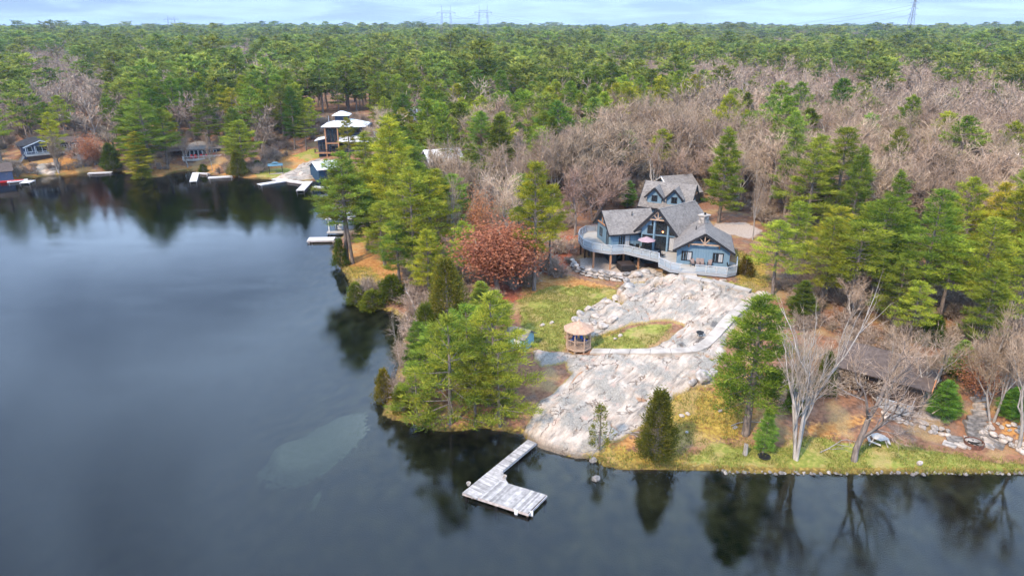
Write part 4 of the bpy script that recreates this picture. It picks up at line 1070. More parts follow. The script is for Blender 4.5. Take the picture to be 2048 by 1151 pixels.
rl = []
for i, (a, b) in enumerate(segs_r):
    if i == gap_i: rl.append((a, lerp(a, b, .1))); continue
    rl.append((a, b))
posts_seen = []
for a, b in rl:
    ln = math.hypot(b[0] - a[0], b[1] - a[1]); n = max(1, round(ln / 1.55)); ang = math.atan2(b[1] - a[1], b[0] - a[0])
    for k in range(n + 1):
        q = lerp(a, b, k / n)
        if all(math.hypot(q[0] - u[0], q[1] - u[1]) > .3 for u in posts_seen):
            posts_seen.append(q); MB().box((q[0], q[1], FL + .52), (.10, .10, 1.08), ang).build('post', MAT['rail'], rail, True)
        if k < n and ln > .5:
            r2 = lerp(a, b, (k + 1) / n); p0, p1 = lerp(q, r2, .07), lerp(q, r2, .93)
            MB().bar((*p0, FL + .52), (*p1, FL + .52), .02, .78).build('glass_panel', MAT['railglass'], rail, True)
    t = MB(); t.bar((*a, FL + 1.03), (*b, FL + 1.03), .11, .07); t.build('top_rail', MAT['rail'], rail, True); MB().bar((*a, FL + .10), (*b, FL + .10), .06, .05).build('bottom_rail', MAT['rail'], rail, True)

# garage behind
def rig_roof(root, RLp, RRp, ELp, t=.2, mat='shingle', over=0, wallmat='siding', ground_z=6.4, ws=True, inset=.6):
    """gable-roofed block from its ridge ends and front eave's left end; returns helper"""
    RLp, RRp, ELp = Vector(RLp), Vector(RRp), Vector(ELp)
    ax = (RRp - RLp); ax.z = 0; L_ = ax.length; ax.normalize(); fr = Vector((ax.y, -ax.x, 0))
    half = (ELp - RLp).dot(fr); drop = RLp.z - ELp.z
    def pt(s, d, z): q = RLp + ax * s + fr * d; return (q.x, q.y, z)
    def rz(d): return RLp.z - drop * abs(d) / half
    MB().slab([pt(0, half, rz(half)), pt(L_, half, rz(half)), pt(L_, 0, rz(0)), pt(0, 0, rz(0))], t).build('roof', MAT[mat], root, ws)
    MB().slab([pt(0, -half, rz(half)), pt(L_, -half, rz(half)), pt(L_, 0, rz(0) - .002), pt(0, 0, rz(0) - .002)], t).build('roof', MAT[mat], root, ws)
    h2 = half - inset; ez = rz(h2) - t * 1.35
    MB().prism([pt(inset, h2, 0)[:2], pt(L_ - inset, h2, 0)[:2], pt(L_ - inset, -h2, 0)[:2], pt(inset, -h2, 0)[:2]], ground_z, ez).build('wall', MAT[wallmat], root, ws)
    for s in (inset + .004, L_ - inset - .004):
        MB().slab([pt(s, h2, ez - .3), pt(s, -h2, ez - .3), pt(s, -h2, ez), pt(s, 0, rz(0) - t * 1.4), pt(s, h2, ez)], .1, (ax.x, ax.y, 0) if s < L_ / 2 else (-ax.x, -ax.y, 0)).build('gable_wall', MAT[wallmat], root, ws)
    return pt, rz, half, L_, h2, ez, ax, fr
gar = empty('garage', (28, 113, 6.6), 0, 'blue two-dormer garage with grey shingle roof behind the lake house', 'garage')
RLg, RRg, ELg = HZ(705, 165, 14.0), HZ(1128, 205, 14.0), HZ(637, 378, 10.4)
pt, rz, half, L_, h2, ez, gax, gfr = rig_roof(gar, RLg, RRg, ELg, ground_z=6.2)
rk = MB()
for s in (-.04, L_ + .04):
    rk.bar(pt(s, half, rz(half) - .13), pt(s, 0, rz(0) - .13), .07, .3); rk.bar(pt(s, -half, rz(half) - .13), pt(s, 0, rz(0) - .13), .07, .3)
rk.bar(pt(0, half + .04, rz(half) - .12), pt(L_, half + .04, rz(half) - .12), .07, .22)
rk.build('rake_board', MAT['trim'], gar, True)
tb = MB(); tb.bar(pt(L_ - .1, 1.3, rz(0) - 1.5), pt(L_ - .1, -1.3, rz(0) - 1.5), .16, .16); tb.bar(pt(L_ - .1, 0, rz(0) - 1.5), pt(L_ - .1, 0, rz(0) - .2), .16, .16); tb.build('gable_truss', MAT['timber'], gar, True)
# right gable windows
window(gar, pt(L_ - .6, h2, 0), pt(L_ - .6, -h2, 0), h2 - .7, h2 + .7, ez - 1.2, ez + .1, 1)
window(gar, pt(L_ - .6, h2, 0), pt(L_ - .6, -h2, 0), 1.0, 2.2, 7.4, 8.8, 1)
for zx0, zx1, zyb, zyt in ((720, 828, 352, 215), (876, 996, 362, 233)):
    # dormer front set on the slope
    dm = empty('dormer'); dm.parent = gar; dm.matrix_parent_inverse = gar.matrix_basis.inverted() if False else Matrix.Translation(-gar.location)
    best = None
    for zc in np.arange(10.4, 13.0, .05):
        q = Vector(HZ((zx0 + zx1) / 2, zyb, zc)); d = (q - Vector(RLg)).dot(gfr)
        e = abs(rz(d) - zc)
        if best is None or e < best[0]: best = (e, q, d)
    q, d = best[1], best[2]; s = (q - Vector(RLg)).dot(gax); zb_ = rz(d) - .1
    w_ = 2.35; hw = 1.35; pk = 1.35
    A_, B_ = pt(s - w_ / 2, d, 0), pt(s + w_ / 2, d, 0)
    gable(A_, B_, zb_, zb_ + hw, zb_ + hw, (.5, zb_ + hw + pk - .15), .1).build('wall', MAT['siding'], dm, True)
    MB().prism([pt(s - w_ / 2 + .02, d - .12, 0)[:2], pt(s + w_ / 2 - .02, d - .12, 0)[:2], pt(s + w_ / 2 - .02, d - 2.0, 0)[:2], pt(s - w_ / 2 + .02, d - 2.0, 0)[:2]], zb_ - .5, zb_ + hw - .02).build('side_wall', MAT['siding'], dm, True)
    f = d + .4; bk = d - 3.2
    for k in (-1, 1):
        ew = (w_ / 2 + .38); zee = zb_ + hw - .34 
        MB().slab([pt(s + k * ew, f, zee), pt(s, f, zb_ + hw + pk), pt(s, bk, zb_ + hw + pk), pt(s + k * ew, bk, zee)], .14).build('dormer_roof', MAT['shingle'], dm, True)
        MB().bar(pt(s + k * (ew + .03), f + .04, zee - .1), pt(s, f + .04, zb_ + hw + pk - .1), .08, .3).build('rake_board', MAT['trim'], dm, True)
    window(dm, A_, B_, w_ / 2 - .48, w_ / 2 + .48, zb_ + .35, zb_ + 1.35, 1, fr=.13, proud=.08)
# building behind the garage
bk = empty('outbuilding', (27, 126, 7), 0, 'outbuilding with dark grey roof and white-edged gable behind the garage', 'building')
_a, _b = Vector(HZ(830, 132, 12.4)), Vector(HZ(1085, 112, 12.4)); _x = (_b - _a).normalized()
pt, rz, half, L_, h2, ez, ax, fr = rig_roof(bk, _a, _b, _a + Vector((_x.y, -_x.x, 0)) * 4.2 - Vector((0, 0, 2.6)), ground_z=6.5, mat='shingle')
rk = MB(); rk.bar(pt(-.04, half, rz(half) - .1), pt(-.04, 0, rz(0) - .1), .08, .26); rk.bar(pt(-.04, -half, rz(half) - .1), pt(-.04, 0, rz(0) - .1), .08, .26); rk.build('rake_board', MAT['white'], bk, True)

# ------------------------------------------------------------------ on and around the deck
def sling_chair(loc, rz, label, group, mat='sling', frame='blackmetal'):
    t = empty('deck_chair', loc, rz, label, 'chair', group)
    MB().slab([(-.27, -.25, .42), (.27, -.25, .42), (.27, .28, .36), (-.27, .28, .36)], .04).build('seat', MAT[mat], t)
    MB().slab([(-.27, .27, .37), (.27, .27, .37), (.27, .55, 1.02), (-.27, .55, 1.02)], .04, (0, .9, .4)).build('backrest', MAT[mat], t)
    for sx in (-1, 1):
        MB().bar((sx * .29, -.27, 0), (sx * .29, -.24, .6), .04).build('leg', MAT[frame], t); MB().bar((sx * .29, .42, 0), (sx * .29, .3, .62), .04).build('leg', MAT[frame], t)
        MB().bar((sx * .29, -.28, .61), (sx * .29, .36, .62), .06, .035).build('armrest', MAT[frame], t)
    return t
cen = [(1087, 868), (1128, 872), (1165, 875), (1227, 878)]
for i, (zx, zy) in enumerate(cen):
    q = HZ(zx, zy, FL)
    sling_chair((q[0], q[1], FL), math.radians(-13 + (6, -4, 3, -8)[i]), ('brown sling deck chair beneath the left window of the front wing', 'brown sling deck chair, second of the row under the front wing gable', 'brown sling deck chair, third of the row under the front wing gable', 'brown sling deck chair set apart beside the right window of the front wing')[i], 'deck chairs on the front deck')
for zx, zy, r_, lb in ((840, 800, 120, 'dark sling chair tucked in the corner of the deck railing'), (800, 790, 200, 'dark sling chair by the great room doors'), (1400, 905, 60, 'dark sling chair at the right end of the front deck')):
    q = HZ(zx, zy, FL); sling_chair((q[0], q[1], FL), math.radians(r_), lb, 'deck chairs on the front deck', 'trim')
q = HZ(705, 762, FL); um = empty('patio_umbrella', (q[0], q[1], FL), 0, 'dusty pink patio umbrella open over the deck table', 'umbrella')
MB().tube([(0, 0, 0), (0, 0, 2.55)], .03).build('pole', MAT['blackmetal'], um)
cn = MB(); cn.v.append((0, 0, 2.55)); n = 8; R_ = 1.32
for j in range(n): a = 2 * math.pi * j / n; cn.v.append((R_ * math.cos(a), R_ * math.sin(a), 1.98))
for j in range(n): a = 2 * math.pi * (j + .5) / n; cn.v.append((R_ * .55 * math.cos(a), R_ * .55 * math.sin(a), 2.23))
for j in range(n): b = 1 + (j + 1) % n; cn.f += [(0, 1 + j, 9 + j), (0, 9 + j, b), (1 + j, b, 9 + j)]
c_ob = cn.build('canopy', MAT['pink_cloth'], um); md = c_ob.modifiers.new('cloth', 'SOLIDIFY'); md.thickness = .02
for j in range(n): a = 2 * math.pi * j / n; MB().bar((0, 0, 2.48), (R_ * math.cos(a), R_ * math.sin(a), 1.96), .025).build('rib', MAT['blackmetal'], um)
MB().lathe([(.28, 0), (.26, .08), (.06, .12), (.04, .3)], (0, 0, 0), 12).build('base', MAT['blackmetal'], um)
tb = empty('patio_table', (q[0] + .05, q[1] + .35, FL), math.radians(-20), 'dark deck table under the pink umbrella', 'table')
MB().box((0, .0, .72), (1.7, .95, .05)).build('table_top', MAT['trim'], tb)
for sx in (-.75, .75):
    for sy in (-.38, .38): MB().box((sx, sy, .36), (.06, .06, .70)).build('leg', MAT['blackmetal'], tb)
q = HZ(608, 740, FL)
for i in range(2): sling_chair((q[0] + i * .75 - .3, q[1] + .5, FL), math.radians(170 + i * 15), ('black deck chair beside the sliding door of the left wing', 'black deck chair between the sliding door and the umbrella table')[i], 'deck chairs by the umbrella', 'trim')
# hot tub
q = G(1120 + 548 / 4.11, 320 + 915 / 4.11); q.z = ground(q.x, q.y + 1)
ht = empty('hot_tub', (q.x, q.y + 1.0, q.z - .05), math.radians(12), 'square dark hot tub with folded brown cover under the deck', 'hot tub')
MB().box((0, 0, .46), (2.15, 2.15, .92)).build('cabinet', MAT['tub'], ht)
for k in (-1, 1): MB().box((k * .545, 0, .99), (1.07, 2.2, .12)).build('cover', MAT['tubcover'], ht)
MB().box((-.2, -1.35, .2), (.8, .4, .4)).build('step', MAT['tub'], ht)
# dry-stone retaining wall below the deck
def stone_mesh(seed, sub=2):
    bm = bmesh.new(); bmesh.ops.create_icosphere(bm, subdivisions=sub, radius=.5); r_ = random.Random(seed)
    off = [Vector((r_.uniform(-1, 1), r_.uniform(-1, 1), r_.uniform(-1, 1))).normalized() for _ in range(7)]
    for v in bm.verts:
        for o_ in off:
            d = v.co.dot(o_) - .33
            if d > 0: v.co -= o_ * d * .85
        v.co *= 1 + r_.uniform(-.06, .06)
    me = bpy.data.meshes.new('stone'); bm.to_mesh(me); bm.free(); return me
SM = {}
for mname in ('stone', 'stone_pale', 'stone_dark'):
    SM[mname] = []
    for s in range(5):
        me = stone_mesh(s * 3 + len(mname)); me.materials.append(MAT[mname]); SM[mname].append(me)
def stone(parent, loc, size, rz=0, mat='stone', name='stone', label=None, cat=None, group=None):
    o = bpy.data.objects.new(name, random.choice(SM[mat])); COL.objects.link(o)
    if parent: o.parent = parent; o.matrix_parent_inverse = Matrix.Translation(-Vector(parent.location))
    o.location = loc; o.scale = size; o.rotation_euler = (random.uniform(-.15, .15), random.uniform(-.15, .15), rz)
    return tag(o, label, cat, group)
wallpx = [(1143, 530), (1150, 541), (1170, 551), (1195, 556), (1220, 560), (1245, 563), (1266, 560)]
wp_ = [G(a, b) for a, b in wallpx]
rw = empty('stone_retaining_wall', wp_[3], 0, 'dry-stone boulder wall curving below the raised deck', 'wall')
for course in range(3):
    for a, b in zip(wp_[:-1], wp_[1:]):
        ln = (b - a).length; n = max(1, round(ln / (1.05 + .1 * course)))
        for k in range(n):
            q = a.lerp(b, (k + .5 + .3 * (course % 2)) / n)
            stone(rw, (q.x + random.uniform(-.1, .1), q.y + .28 * course, q.z + .12 + .36 * course), (1.22 * random.uniform(.8, 1.15), .85, .62 * random.uniform(.8, 1.2)), math.atan2(b.y - a.y, b.x - a.x) + random.uniform(-.15, .15), random.choice(['stone', 'stone', 'stone_pale', 'stone_dark']))
# steps from the deck to the path
st = empty('front_steps', (*HZ(1050, 935, FL - .4)[:2], FL - .5), math.radians(-10), 'broad pale concrete steps leading off the front deck', 'steps')
for k in range(3): MB().box((0, -.15 - .55 * k, .32 - .17 * k - .25), (2.3 + .1 * k, .6, .5)).build('step', MAT['concrete'], st)
# concrete path
def ribbon(pts, width, lift, thick, name, mat, label):
    pts = [Vector((p.x, p.y)) for p in pts]; L_, R_ = [], []
    dense = []
    for a, b in zip(pts[:-1], pts[1:]):
        n = max(2, int((b - a).length / .5)); dense += [a.lerp(b, k / n) for k in range(n)]
    dense.append(pts[-1])
    for _ in range(6): dense = [dense[0]] + [(dense[i - 1] + dense[i] * 2 + dense[i + 1]) / 4 for i in range(1, len(dense) - 1)] + [dense[-1]]
    zs = [max(top_z(p.x + dx, p.y + dy) for dx in (-.5, 0, .5) for dy in (-.5, 0, .5)) + lift for p in dense]
    for _ in range(12): zs = [zs[0]] + [max(zs[i] * .3, 0) + (zs[i - 1] + zs[i + 1]) * .35 for i in range(1, len(zs) - 1)] + [zs[-1]]
    root = empty(name, (dense[0].x, dense[0].y, zs[0]), 0, label); root['kind'] = 'structure'
    rows = []
    for i, p in enumerate(dense):
        d = (dense[min(i + 1, len(dense) - 1)] - dense[max(i - 1, 0)]).normalized(); n_ = Vector((-d.y, d.x)) * width / 2 * random.uniform(.93, 1.05)
        rows.append((p + n_, p - n_, zs[i], d))
    st_ = 4
    for i0 in range(0, len(rows) - 1, st_):
        seg = rows[i0:i0 + st_ + 1]; mb = MB()
        if len(seg) < 2: continue
        dzr = random.uniform(-.02, .02)
        for j, (l_, r_, z, d) in enumerate(seg):
            sh = d * (.025 if j == 0 else -.025 if j == len(seg) - 1 else 0)
            for q, zz in ((l_ + sh, z), (r_ + sh, z), (r_ + sh, z - thick), (l_ + sh, z - thick)): mb.v.append((q.x, q.y, zz + dzr))
            if j:
                k = j * 4 - 4
                for a, b in ((0, 1), (1, 2), (2, 3), (3, 0)): mb.f.append((k + a, k + b, k + 4 + b, k + 4 + a))
        mb.f.append((0, 1, 2, 3)); k = len(mb.v) - 4; mb.f.append((k + 3, k + 2, k + 1, k))
        mb.build('slab', MAT[mat], root, True)
    return root
ribbon([G(a, b) for a, b in ((1182, 703), (1230, 706), (1290, 710), (1340, 711), (1392, 707), (1418, 688), (1440, 664), (1462, 640), (1490, 618))], 1.3, .08, .5, 'path', 'concrete', 'white concrete path curving from the gazebo up the granite')
ribbon([G(a, b) for a, b in ((1370, 562), (1410, 566), (1450, 574), (1500, 590))], 1.3, .08, .4, 'path', 'concrete', 'white concrete path in front of the house deck')

# ------------------------------------------------------------------ gazebo
q = G(1158, 706); gz0 = max(top_z(q.x, q.y), 2.4) + .55
gz = empty('gazebo', (q.x, q.y + 1.1, gz0), math.radians(22.5), 'octagonal cedar gazebo with shingled roof at the end of the white path', 'gazebo')
gR = 1.5
oc = [(gR * math.cos(2 * math.pi * k / 8), gR * math.sin(2 * math.pi * k / 8)) for k in range(8)]
MB().prism([(x * 1.04, y * 1.04) for x, y in oc], -.22, 0).build('floor', MAT['timber_pale'], gz)
for x, y in oc: MB().box((x * .95, y * .95, 1.1), (.12, .12, 2.2)).build('post', MAT['timber_pale'], gz)
for x, y in oc: MB().box((x * .9, y * .9, -.85), (.16, .16, 1.3)).build('footing_post', MAT['timber_pale'], gz)
for k in range(8):
    a, b = oc[k], oc[(k + 1) % 8]
    if k == 7: continue
    a3, b3 = (a[0] * .95, a[1] * .95), (b[0] * .95, b[1] * .95)
    MB().bar((*a3, .95), (*b3, .95), .10, .08).build('handrail', MAT['timber_pale'], gz)
    bl = MB(); bl.bar((*a3, .12), (*b3, .12), .06, .06)
    for j in range(1, 8): p = lerp(a3, b3, j / 8); bl.bar((*p, .12), (*p, .92), .035)
    bl.build('balusters', MAT['timber_pale'], gz)
for k in range(8):
    a, b = oc[k], oc[(k + 1) % 8]
    MB().slab([(a[0] * 1.24, a[1] * 1.24, 2.12), (b[0] * 1.24, b[1] * 1.24, 2.12), (0, 0, 3.1)], .06).build('roof_panel', MAT['cedar_shingle'], gz)
    MB().bar((a[0] * 1.22, a[1] * 1.22, 2.10), (b[0] * 1.22, b[1] * 1.22, 2.10), .06, .12).build('eave_board', MAT['timber_pale'], gz)
MB().lathe([(.14, 0), (.10, .12), (.03, .3)], (0, 0, 3.05), 8).build('finial', MAT['timber_pale'], gz)
for sx, lb in ((-.72, 'blue fabric armchair on the left inside the gazebo'), (.72, 'blue fabric armchair on the right inside the gazebo')):
    c = empty('armchair', (gz.location.x + sx, gz.location.y + .25, gz0), math.radians(60 if sx < 0 else -60) * -1, lb, 'chair', 'gazebo chairs')
    MB().box((0, 0, .40), (.62, .60, .16)).build('seat', MAT['blue_cloth'], c); MB().slab([(-.31, .26, .42), (.31, .26, .42), (.31, .42, 1.15), (-.31, .42, 1.15)], .12, (0, 1, 0)).build('backrest', MAT['blue_cloth'], c)
    for k in (-1, 1):
        MB().box((k * .35, 0, .58), (.09, .62, .07)).build('armrest', MAT['trim'], c)
        for y in (-.26, .26): MB().box((k * .32, y, .28), (.06, .06, .56)).build('leg', MAT['trim'], c)
t = empty('gazebo_table', (gz.location.x, gz.location.y - .1, gz0), 0, 'small dark table in the middle of the gazebo', 'table')
MB().lathe([(.42, .68), (.42, .73)], (0, 0, 0), 16).build('table_top', MAT['sling'], t); MB().tube([(0, 0, 0), (0, 0, .7)], .05).build('pedestal', MAT['trim'], t); MB().lathe([(.28, 0), (.26, .04)], (0, 0, 0), 14).build('base', MAT['trim'], t)

# ------------------------------------------------------------------ little blue shed
q = G(1040, 698); sh = empty('garden_shed', (q.x, q.y + .9, q.z - .1), math.radians(-32), 'small light blue shed with grey gable roof beside the pines', 'shed')
def shed_shape(root, W, D, E, Rr, wall, roof, o=.25):
    MB().prism([(-W / 2, -D / 2), (W / 2, -D / 2), (W / 2, D / 2), (-W / 2, D / 2)], -.4, E).build('wall', MAT[wall], root)
    for s in (-1, 1): MB().slab([(s * (W / 2 - .004), -D / 2 + .01, E - .02), (s * (W / 2 - .004), D / 2 - .01, E - .02), (s * (W / 2 - .004), 0, Rr - .08)], .06, (-s, 0, 0)).build('gable_wall', MAT[wall], root)
    for s in (-1, 1):
        ze = E - (Rr - E) * o / (D / 2)
        MB().slab([(-W / 2 - o, s * (D / 2 + o), ze + .1), (W / 2 + o, s * (D / 2 + o), ze + .1), (W / 2 + o, 0, Rr + .1 - .001 * s), (-W / 2 - o, 0, Rr + .1 - .001 * s)], .09).build('roof', MAT[roof], root)
shed_shape(sh, 2.6, 2.2, 1.75, 2.45, 'shedblue', 'shingle')
MB().box((.3, -1.115, .75), (.8, .03, 1.6)).build('door', MAT['white'], sh)

# ------------------------------------------------------------------ things on the granite and lawn
q = G(1399, 676); q.z = top_z(q.x, q.y)
fb = empty('fire_bowl', q, 0, 'black fire bowl on legs standing on scorched granite', 'fire bowl')
MB().lathe([(.10, .36), (.34, .44), (.46, .62), (.43, .62), (.30, .48), (.05, .42)], (0, 0, 0), 18).build('bowl', MAT['blackmetal'], fb, smooth=True)
for k in range(3): a = k * 2.094; MB().bar((.38 * math.cos(a), .38 * math.sin(a), -.03), (.24 * math.cos(a), .24 * math.sin(a), .45), .04).build('leg', MAT['blackmetal'], fb)
q = G(970, 606); lp = empty('lamp_post', q, 0, 'thin dark lamp post with white globe by the leaf slope', 'lamp post')
MB().tube([(0, 0, -.2), (0, 0, 2.5)], .04).build('post', MAT['rust'], lp); MB().lathe([(.05, 0), (.2, .08), (.24, .22), (.18, .36), (.03, .42)], (0, 0, 2.5), 12).build('globe', MAT['white'], lp, smooth=True)
for (px, py), lb in (((1085, 650), 'left of two flat pale stones lying on the lawn'), ((1103, 646), 'right of two flat pale stones lying on the lawn')):
    q = G(px, py); stone(None, (q.x, q.y, q.z + .05), (.75, .6, .5), .3, 'stone_pale', 'stone', lb, 'stone', 'stones on the lawn')
# boulders of the tumbled edge beside the lawn
for i, (px, py, s, m) in enumerate(((1150, 640, 1.1, 'stone'), (1162, 632, 1.3, 'stone'), (1175, 628, 1.0, 'stone_pale'), (1158, 648, .9, 'stone'), (1190, 640, 1.0, 'stone_pale'), (1205, 660, 1.2, 'stone_pale'), (1188, 652, .8, 'stone'), (1222, 648, 1.7, 'stone_pale'),
        (1258, 585, 1.6, 'stone'), (1252, 573, 1.2, 'stone'), (1215, 610, 1.0, 'stone_pale'), (1232, 598, 1.2, 'stone_pale'), (1275, 560, 1.5, 'stone_pale'), (1290, 550, 1.3, 'stone'), (1240, 672, .6, 'stone_pale'), (1230, 678, .5, 'stone_pale'), (1180, 668, .6, 'stone'), (1144, 655, .6, 'stone'),
        (1405, 762, 1.9, 'stone'), (1425, 752, 1.2, 'stone'), (1385, 770, 1.1, 'stone'), (1363, 832, .55, 'stone_pale'), (1376, 828, .5, 'stone_pale'), (1440, 822, .5, 'stone_pale'), (1374, 864, .4, 'stone_pale'), (1470, 855, .5, 'stone'))):
    q = G(px, py); q.z = top_z(q.x, q.y)
    near = 'rock edge beside the lawn' if px < 1300 else 'mossy bank below the granite'
    big = 'large' if s > 1.4 else 'medium' if s > .8 else 'small'
    stone(None, (q.x, q.y, q.z + .12 * s), (s * 1.2, s * .95, s * .8), random.uniform(0, 3), m, 'boulder', '%s %s boulder on the %s' % (big, 'pale' if m == 'stone_pale' else 'grey', near), 'boulder', 'boulders on the ' + near)
# broken stump
q = G(1490, 908); sp = empty('tree_stump', q, 0, 'pale broken stump standing beside the pine sapling', 'stump')
s_ = MB(); pr = [(.27, -.2), (.24, .0), (.21, .5), (.2, 1.0)]
s_.lathe(pr, (0, 0, 0), 12)
for j in range(12): v = s_.v[36 + j]; s_.v[36 + j] = (v[0], v[1], v[2] + random.uniform(-.12, .28))
s_.build('stump', MAT['pale_bark'], sp)
q = G(1528, 912); MB().lathe([(.5, -.1), (.62, .05), (.35, .14), (.05, .1)], (q.x, q.y, q.z), 14).build('black_tarp', MAT['blackmetal'])
tag(bpy.data.objects['black_tarp'], 'crumpled black ground sheet under the pine sapling', 'tarp')
# picnic table (hexagon style)
q = G(1755, 886); pt_ = empty('picnic_table', q, math.radians(15), 'weathered hexagonal picnic table on the shore lawn', 'picnic table')
def hexa(r): return [(r * math.cos(math.pi / 3 * k), r * math.sin(math.pi / 3 * k)) for k in range(6)]
MB().prism(hexa(.72), .70, .75).build('table_top', MAT['picnic'], pt_)
ho, hi_ = hexa(1.12), hexa(.84)
for k in range(6):
    if k == 4: continue
    j = (k + 1) % 6; MB().prism([ho[k], ho[j], hi_[j], hi_[k]], .41, .455).build('bench_seat', MAT['picnic'], pt_)
    a = (ho[k][0] * .85, ho[k][1] * .85); MB().bar((*a, -.03), (a[0] * .55, a[1] * .55, .70), .08).build('leg', MAT['picnic'], pt_)
    MB().bar((*a, .38), (ho[k][0] * .99, ho[k][1] * .99, .38), .06).build('brace', MAT['picnic'], pt_)
# fire ring
q = G(1947, 888); fr_ = empty('fire_ring', q, 0, 'rusty steel fire ring set below the stone terrace', 'fire ring')
MB().lathe([(.86, -.1), (.86, .36), (.80, .36), (.78, .02), (.1, .0)], (0, 0, 0), 22).build('ring', MAT['rust'], fr_)
for k in range(5): a = k * 1.3; MB().bar((.55 * math.cos(a), .55 * math.sin(a), .06), (-.5 * math.cos(a + .4), -.5 * math.sin(a + .4), .2), .1).build('log', MAT['char'], fr_)
q = G(1839, 928); stone(None, (q.x, q.y, q.z + .15), (.62, .5, .55), .2, 'stone_pale', 'stone', 'lone pale stone on the shore lawn below the picnic table', 'stone')

# stone garden wall, terrace and steps on the right
def stone_line(pxs, name, label, size, rows=1, mats=('stone_pale', 'stone_pale', 'stone'), jitter=.18, step=None):
    pts = [G(a, b) for a, b in pxs]; root = empty(name, pts[len(pts) // 2], 0, label, 'wall')
    for rr_ in range(rows):
        for a, b in zip(pts[:-1], pts[1:]):
            n = max(1, round((b - a).length / (step or size * .95)))
            for k in range(n):
                p = a.lerp(b, (k + random.random() * .6 + .2) / n); sc = size * random.uniform(.7, 1.25)
                x, y = p.x + random.uniform(-jitter, jitter), p.y + random.uniform(-jitter, jitter) + rr_ * size * .45
                stone(root, (x, y, max(top_z(x, y), .02) + .12 * sc + rr_ * .3 * size), (sc, sc * .85, sc * .7), random.uniform(0, 3), random.choice(mats))
    return root
stone_line([(1765, 838), (1790, 840), (1820, 848), (1850, 858), (1880, 868), (1905, 872)], 'stone_wall', 'low wall of round fieldstones between lawn and terrace', .75, 2)
stone_line([(1985, 880), (2000, 885), (2020, 895), (2045, 905), (2080, 915)], 'stone_wall', 'round fieldstone edging right of the fire ring', .7, 3, step=.62)
stone_line([(1965, 875), (1975, 862), (1990, 850), (2010, 856), (2040, 862), (2080, 868)], 'stone_wall', 'upper bank of round stones above the fire ring', .6, 2)
stone_line([(1870, 720), (1876, 740), (1882, 755), (1872, 765)], 'stone_wall', 'loose flat stones beside the brown cabin', 1.0, 2, ('stone', 'stone_pale'), .5)
sl = MB()
stp = empty('stone_steps', G(1960, 845), 0, 'slate steps climbing from the fire ring terrace', 'steps')
def flat_stone(root, px, py, w_, d_, z_, rz_, mat='stone_dark'):
    p = G(px, py); b = MB(); b.prism([(x * random.uniform(.85, 1.1), y * random.uniform(.8, 1.1)) for x, y in ((-w_ / 2, -d_ / 2), (w_ / 2, -d_ / 2), (w_ * .55, 0), (w_ / 2, d_ / 2), (-w_ / 2, d_ / 2))], -.3, .12)
    o = b.build('stone_slab', MAT[mat], root); o.matrix_parent_inverse = Matrix.Translation(-Vector(root.location)); o.location = (p.x, p.y, p.z + z_); o.rotation_euler = (0, 0, rz_)
for k, (px, py) in enumerate(((1960, 868), (1958, 858), (1955, 847), (1960, 838))): flat_stone(stp, px, py, 2.6, .8, .06 + .03 * k, -.15 + .05 * k)
for k in range(9): flat_stone(stp, 1965 - k * 1.5 + random.uniform(-6, 6), 825 - k * 13, 1.5, .7, .08, random.uniform(-.3, .3), random.choice(['stone', 'stone_pale']))
ter_ = empty('flagstone_terrace', G(1930, 880), 0, 'flagstone terrace around the fire ring', 'terrace')
for k in range(12): flat_stone(ter_, 1900 + (k % 6) * 19 + random.uniform(-4, 4), 878 + (k // 6) * 11, 1.1, 1.0, .0, random.uniform(0, 3), random.choice(['stone', 'stone_pale', 'stone_dark']))
# stones lining the right-hand shore
shp = [G(a, 946) for a in range(1440, 2061, 10)]
sr_ = empty('shoreline_stones', shp[30], 0, 'line of small stones edging the lawn at the water', 'stones')
for i, p in enumerate(shp[:-1]):
    for k in range(2):
        x = p.x + random.uniform(-.3, .6); y = p.y + random.uniform(-.15, .4); sc = random.uniform(.14, .48)
        stone(sr_, (x, y, .06), (sc, sc * .9, sc * .8), random.uniform(0, 3), random.choice(['stone', 'stone_dark', 'stone_dark', 'stone_dark']))
for (px, py), lb in (((1186, 921), 'dark mossy block standing in the shallows below the thin cedar'), ((1192, 957), 'dark rock just breaking the water off the shore')):
    p = P(px, py, 0); stone(None, (p[0], p[1], .0), (.9, .8, .8), .5, 'stone_dark', 'rock', lb, 'rock')
# brown cabin on the right
q = G(1793, 794)
cb = empty('cabin', (q.x, q.y + 2.6, q.z), math.radians(-38), 'dark brown cabin with low hipped shingle roof and small porch among bare branches', 'cabin')
W_, D_ = 7.6, 5.9
MB().prism([(-W_ / 2, -D_ / 2), (W_ / 2, -D_ / 2), (W_ / 2, D_ / 2), (-W_ / 2, D_ / 2)], -1.2, 2.6).build('wall', MAT['logbrown'], cb)
for s in (-1, 1):
    MB().slab([(-W_ / 2 - .8, s * (D_ / 2 + .9), 2.45), (W_ / 2 + .8, s * (D_ / 2 + .9), 2.45), (W_ / 2 + .8, 0, 4.0 - .001 * s), (-W_ / 2 - .8, 0, 4.0 - .001 * s)], .16).build('roof', MAT['brown_shingle'], cb)
    MB().bar((W_ / 2 + .84, s * (D_ / 2 + .9), 2.40), (W_ / 2 + .84, 0, 3.95), .07, .34).build('rake_board', MAT['orangewood'], cb)
    for e in (-1, 1): MB().slab([(e * (W_ / 2 - .003), -D_ / 2, 2.58), (e * (W_ / 2 - .003), D_ / 2, 2.58), (e * (W_ / 2 - .003), 0, 3.85)], .08, (-e, 0, 0)).build('gable_wall', MAT['logbrown'], cb) if s == 1 else None
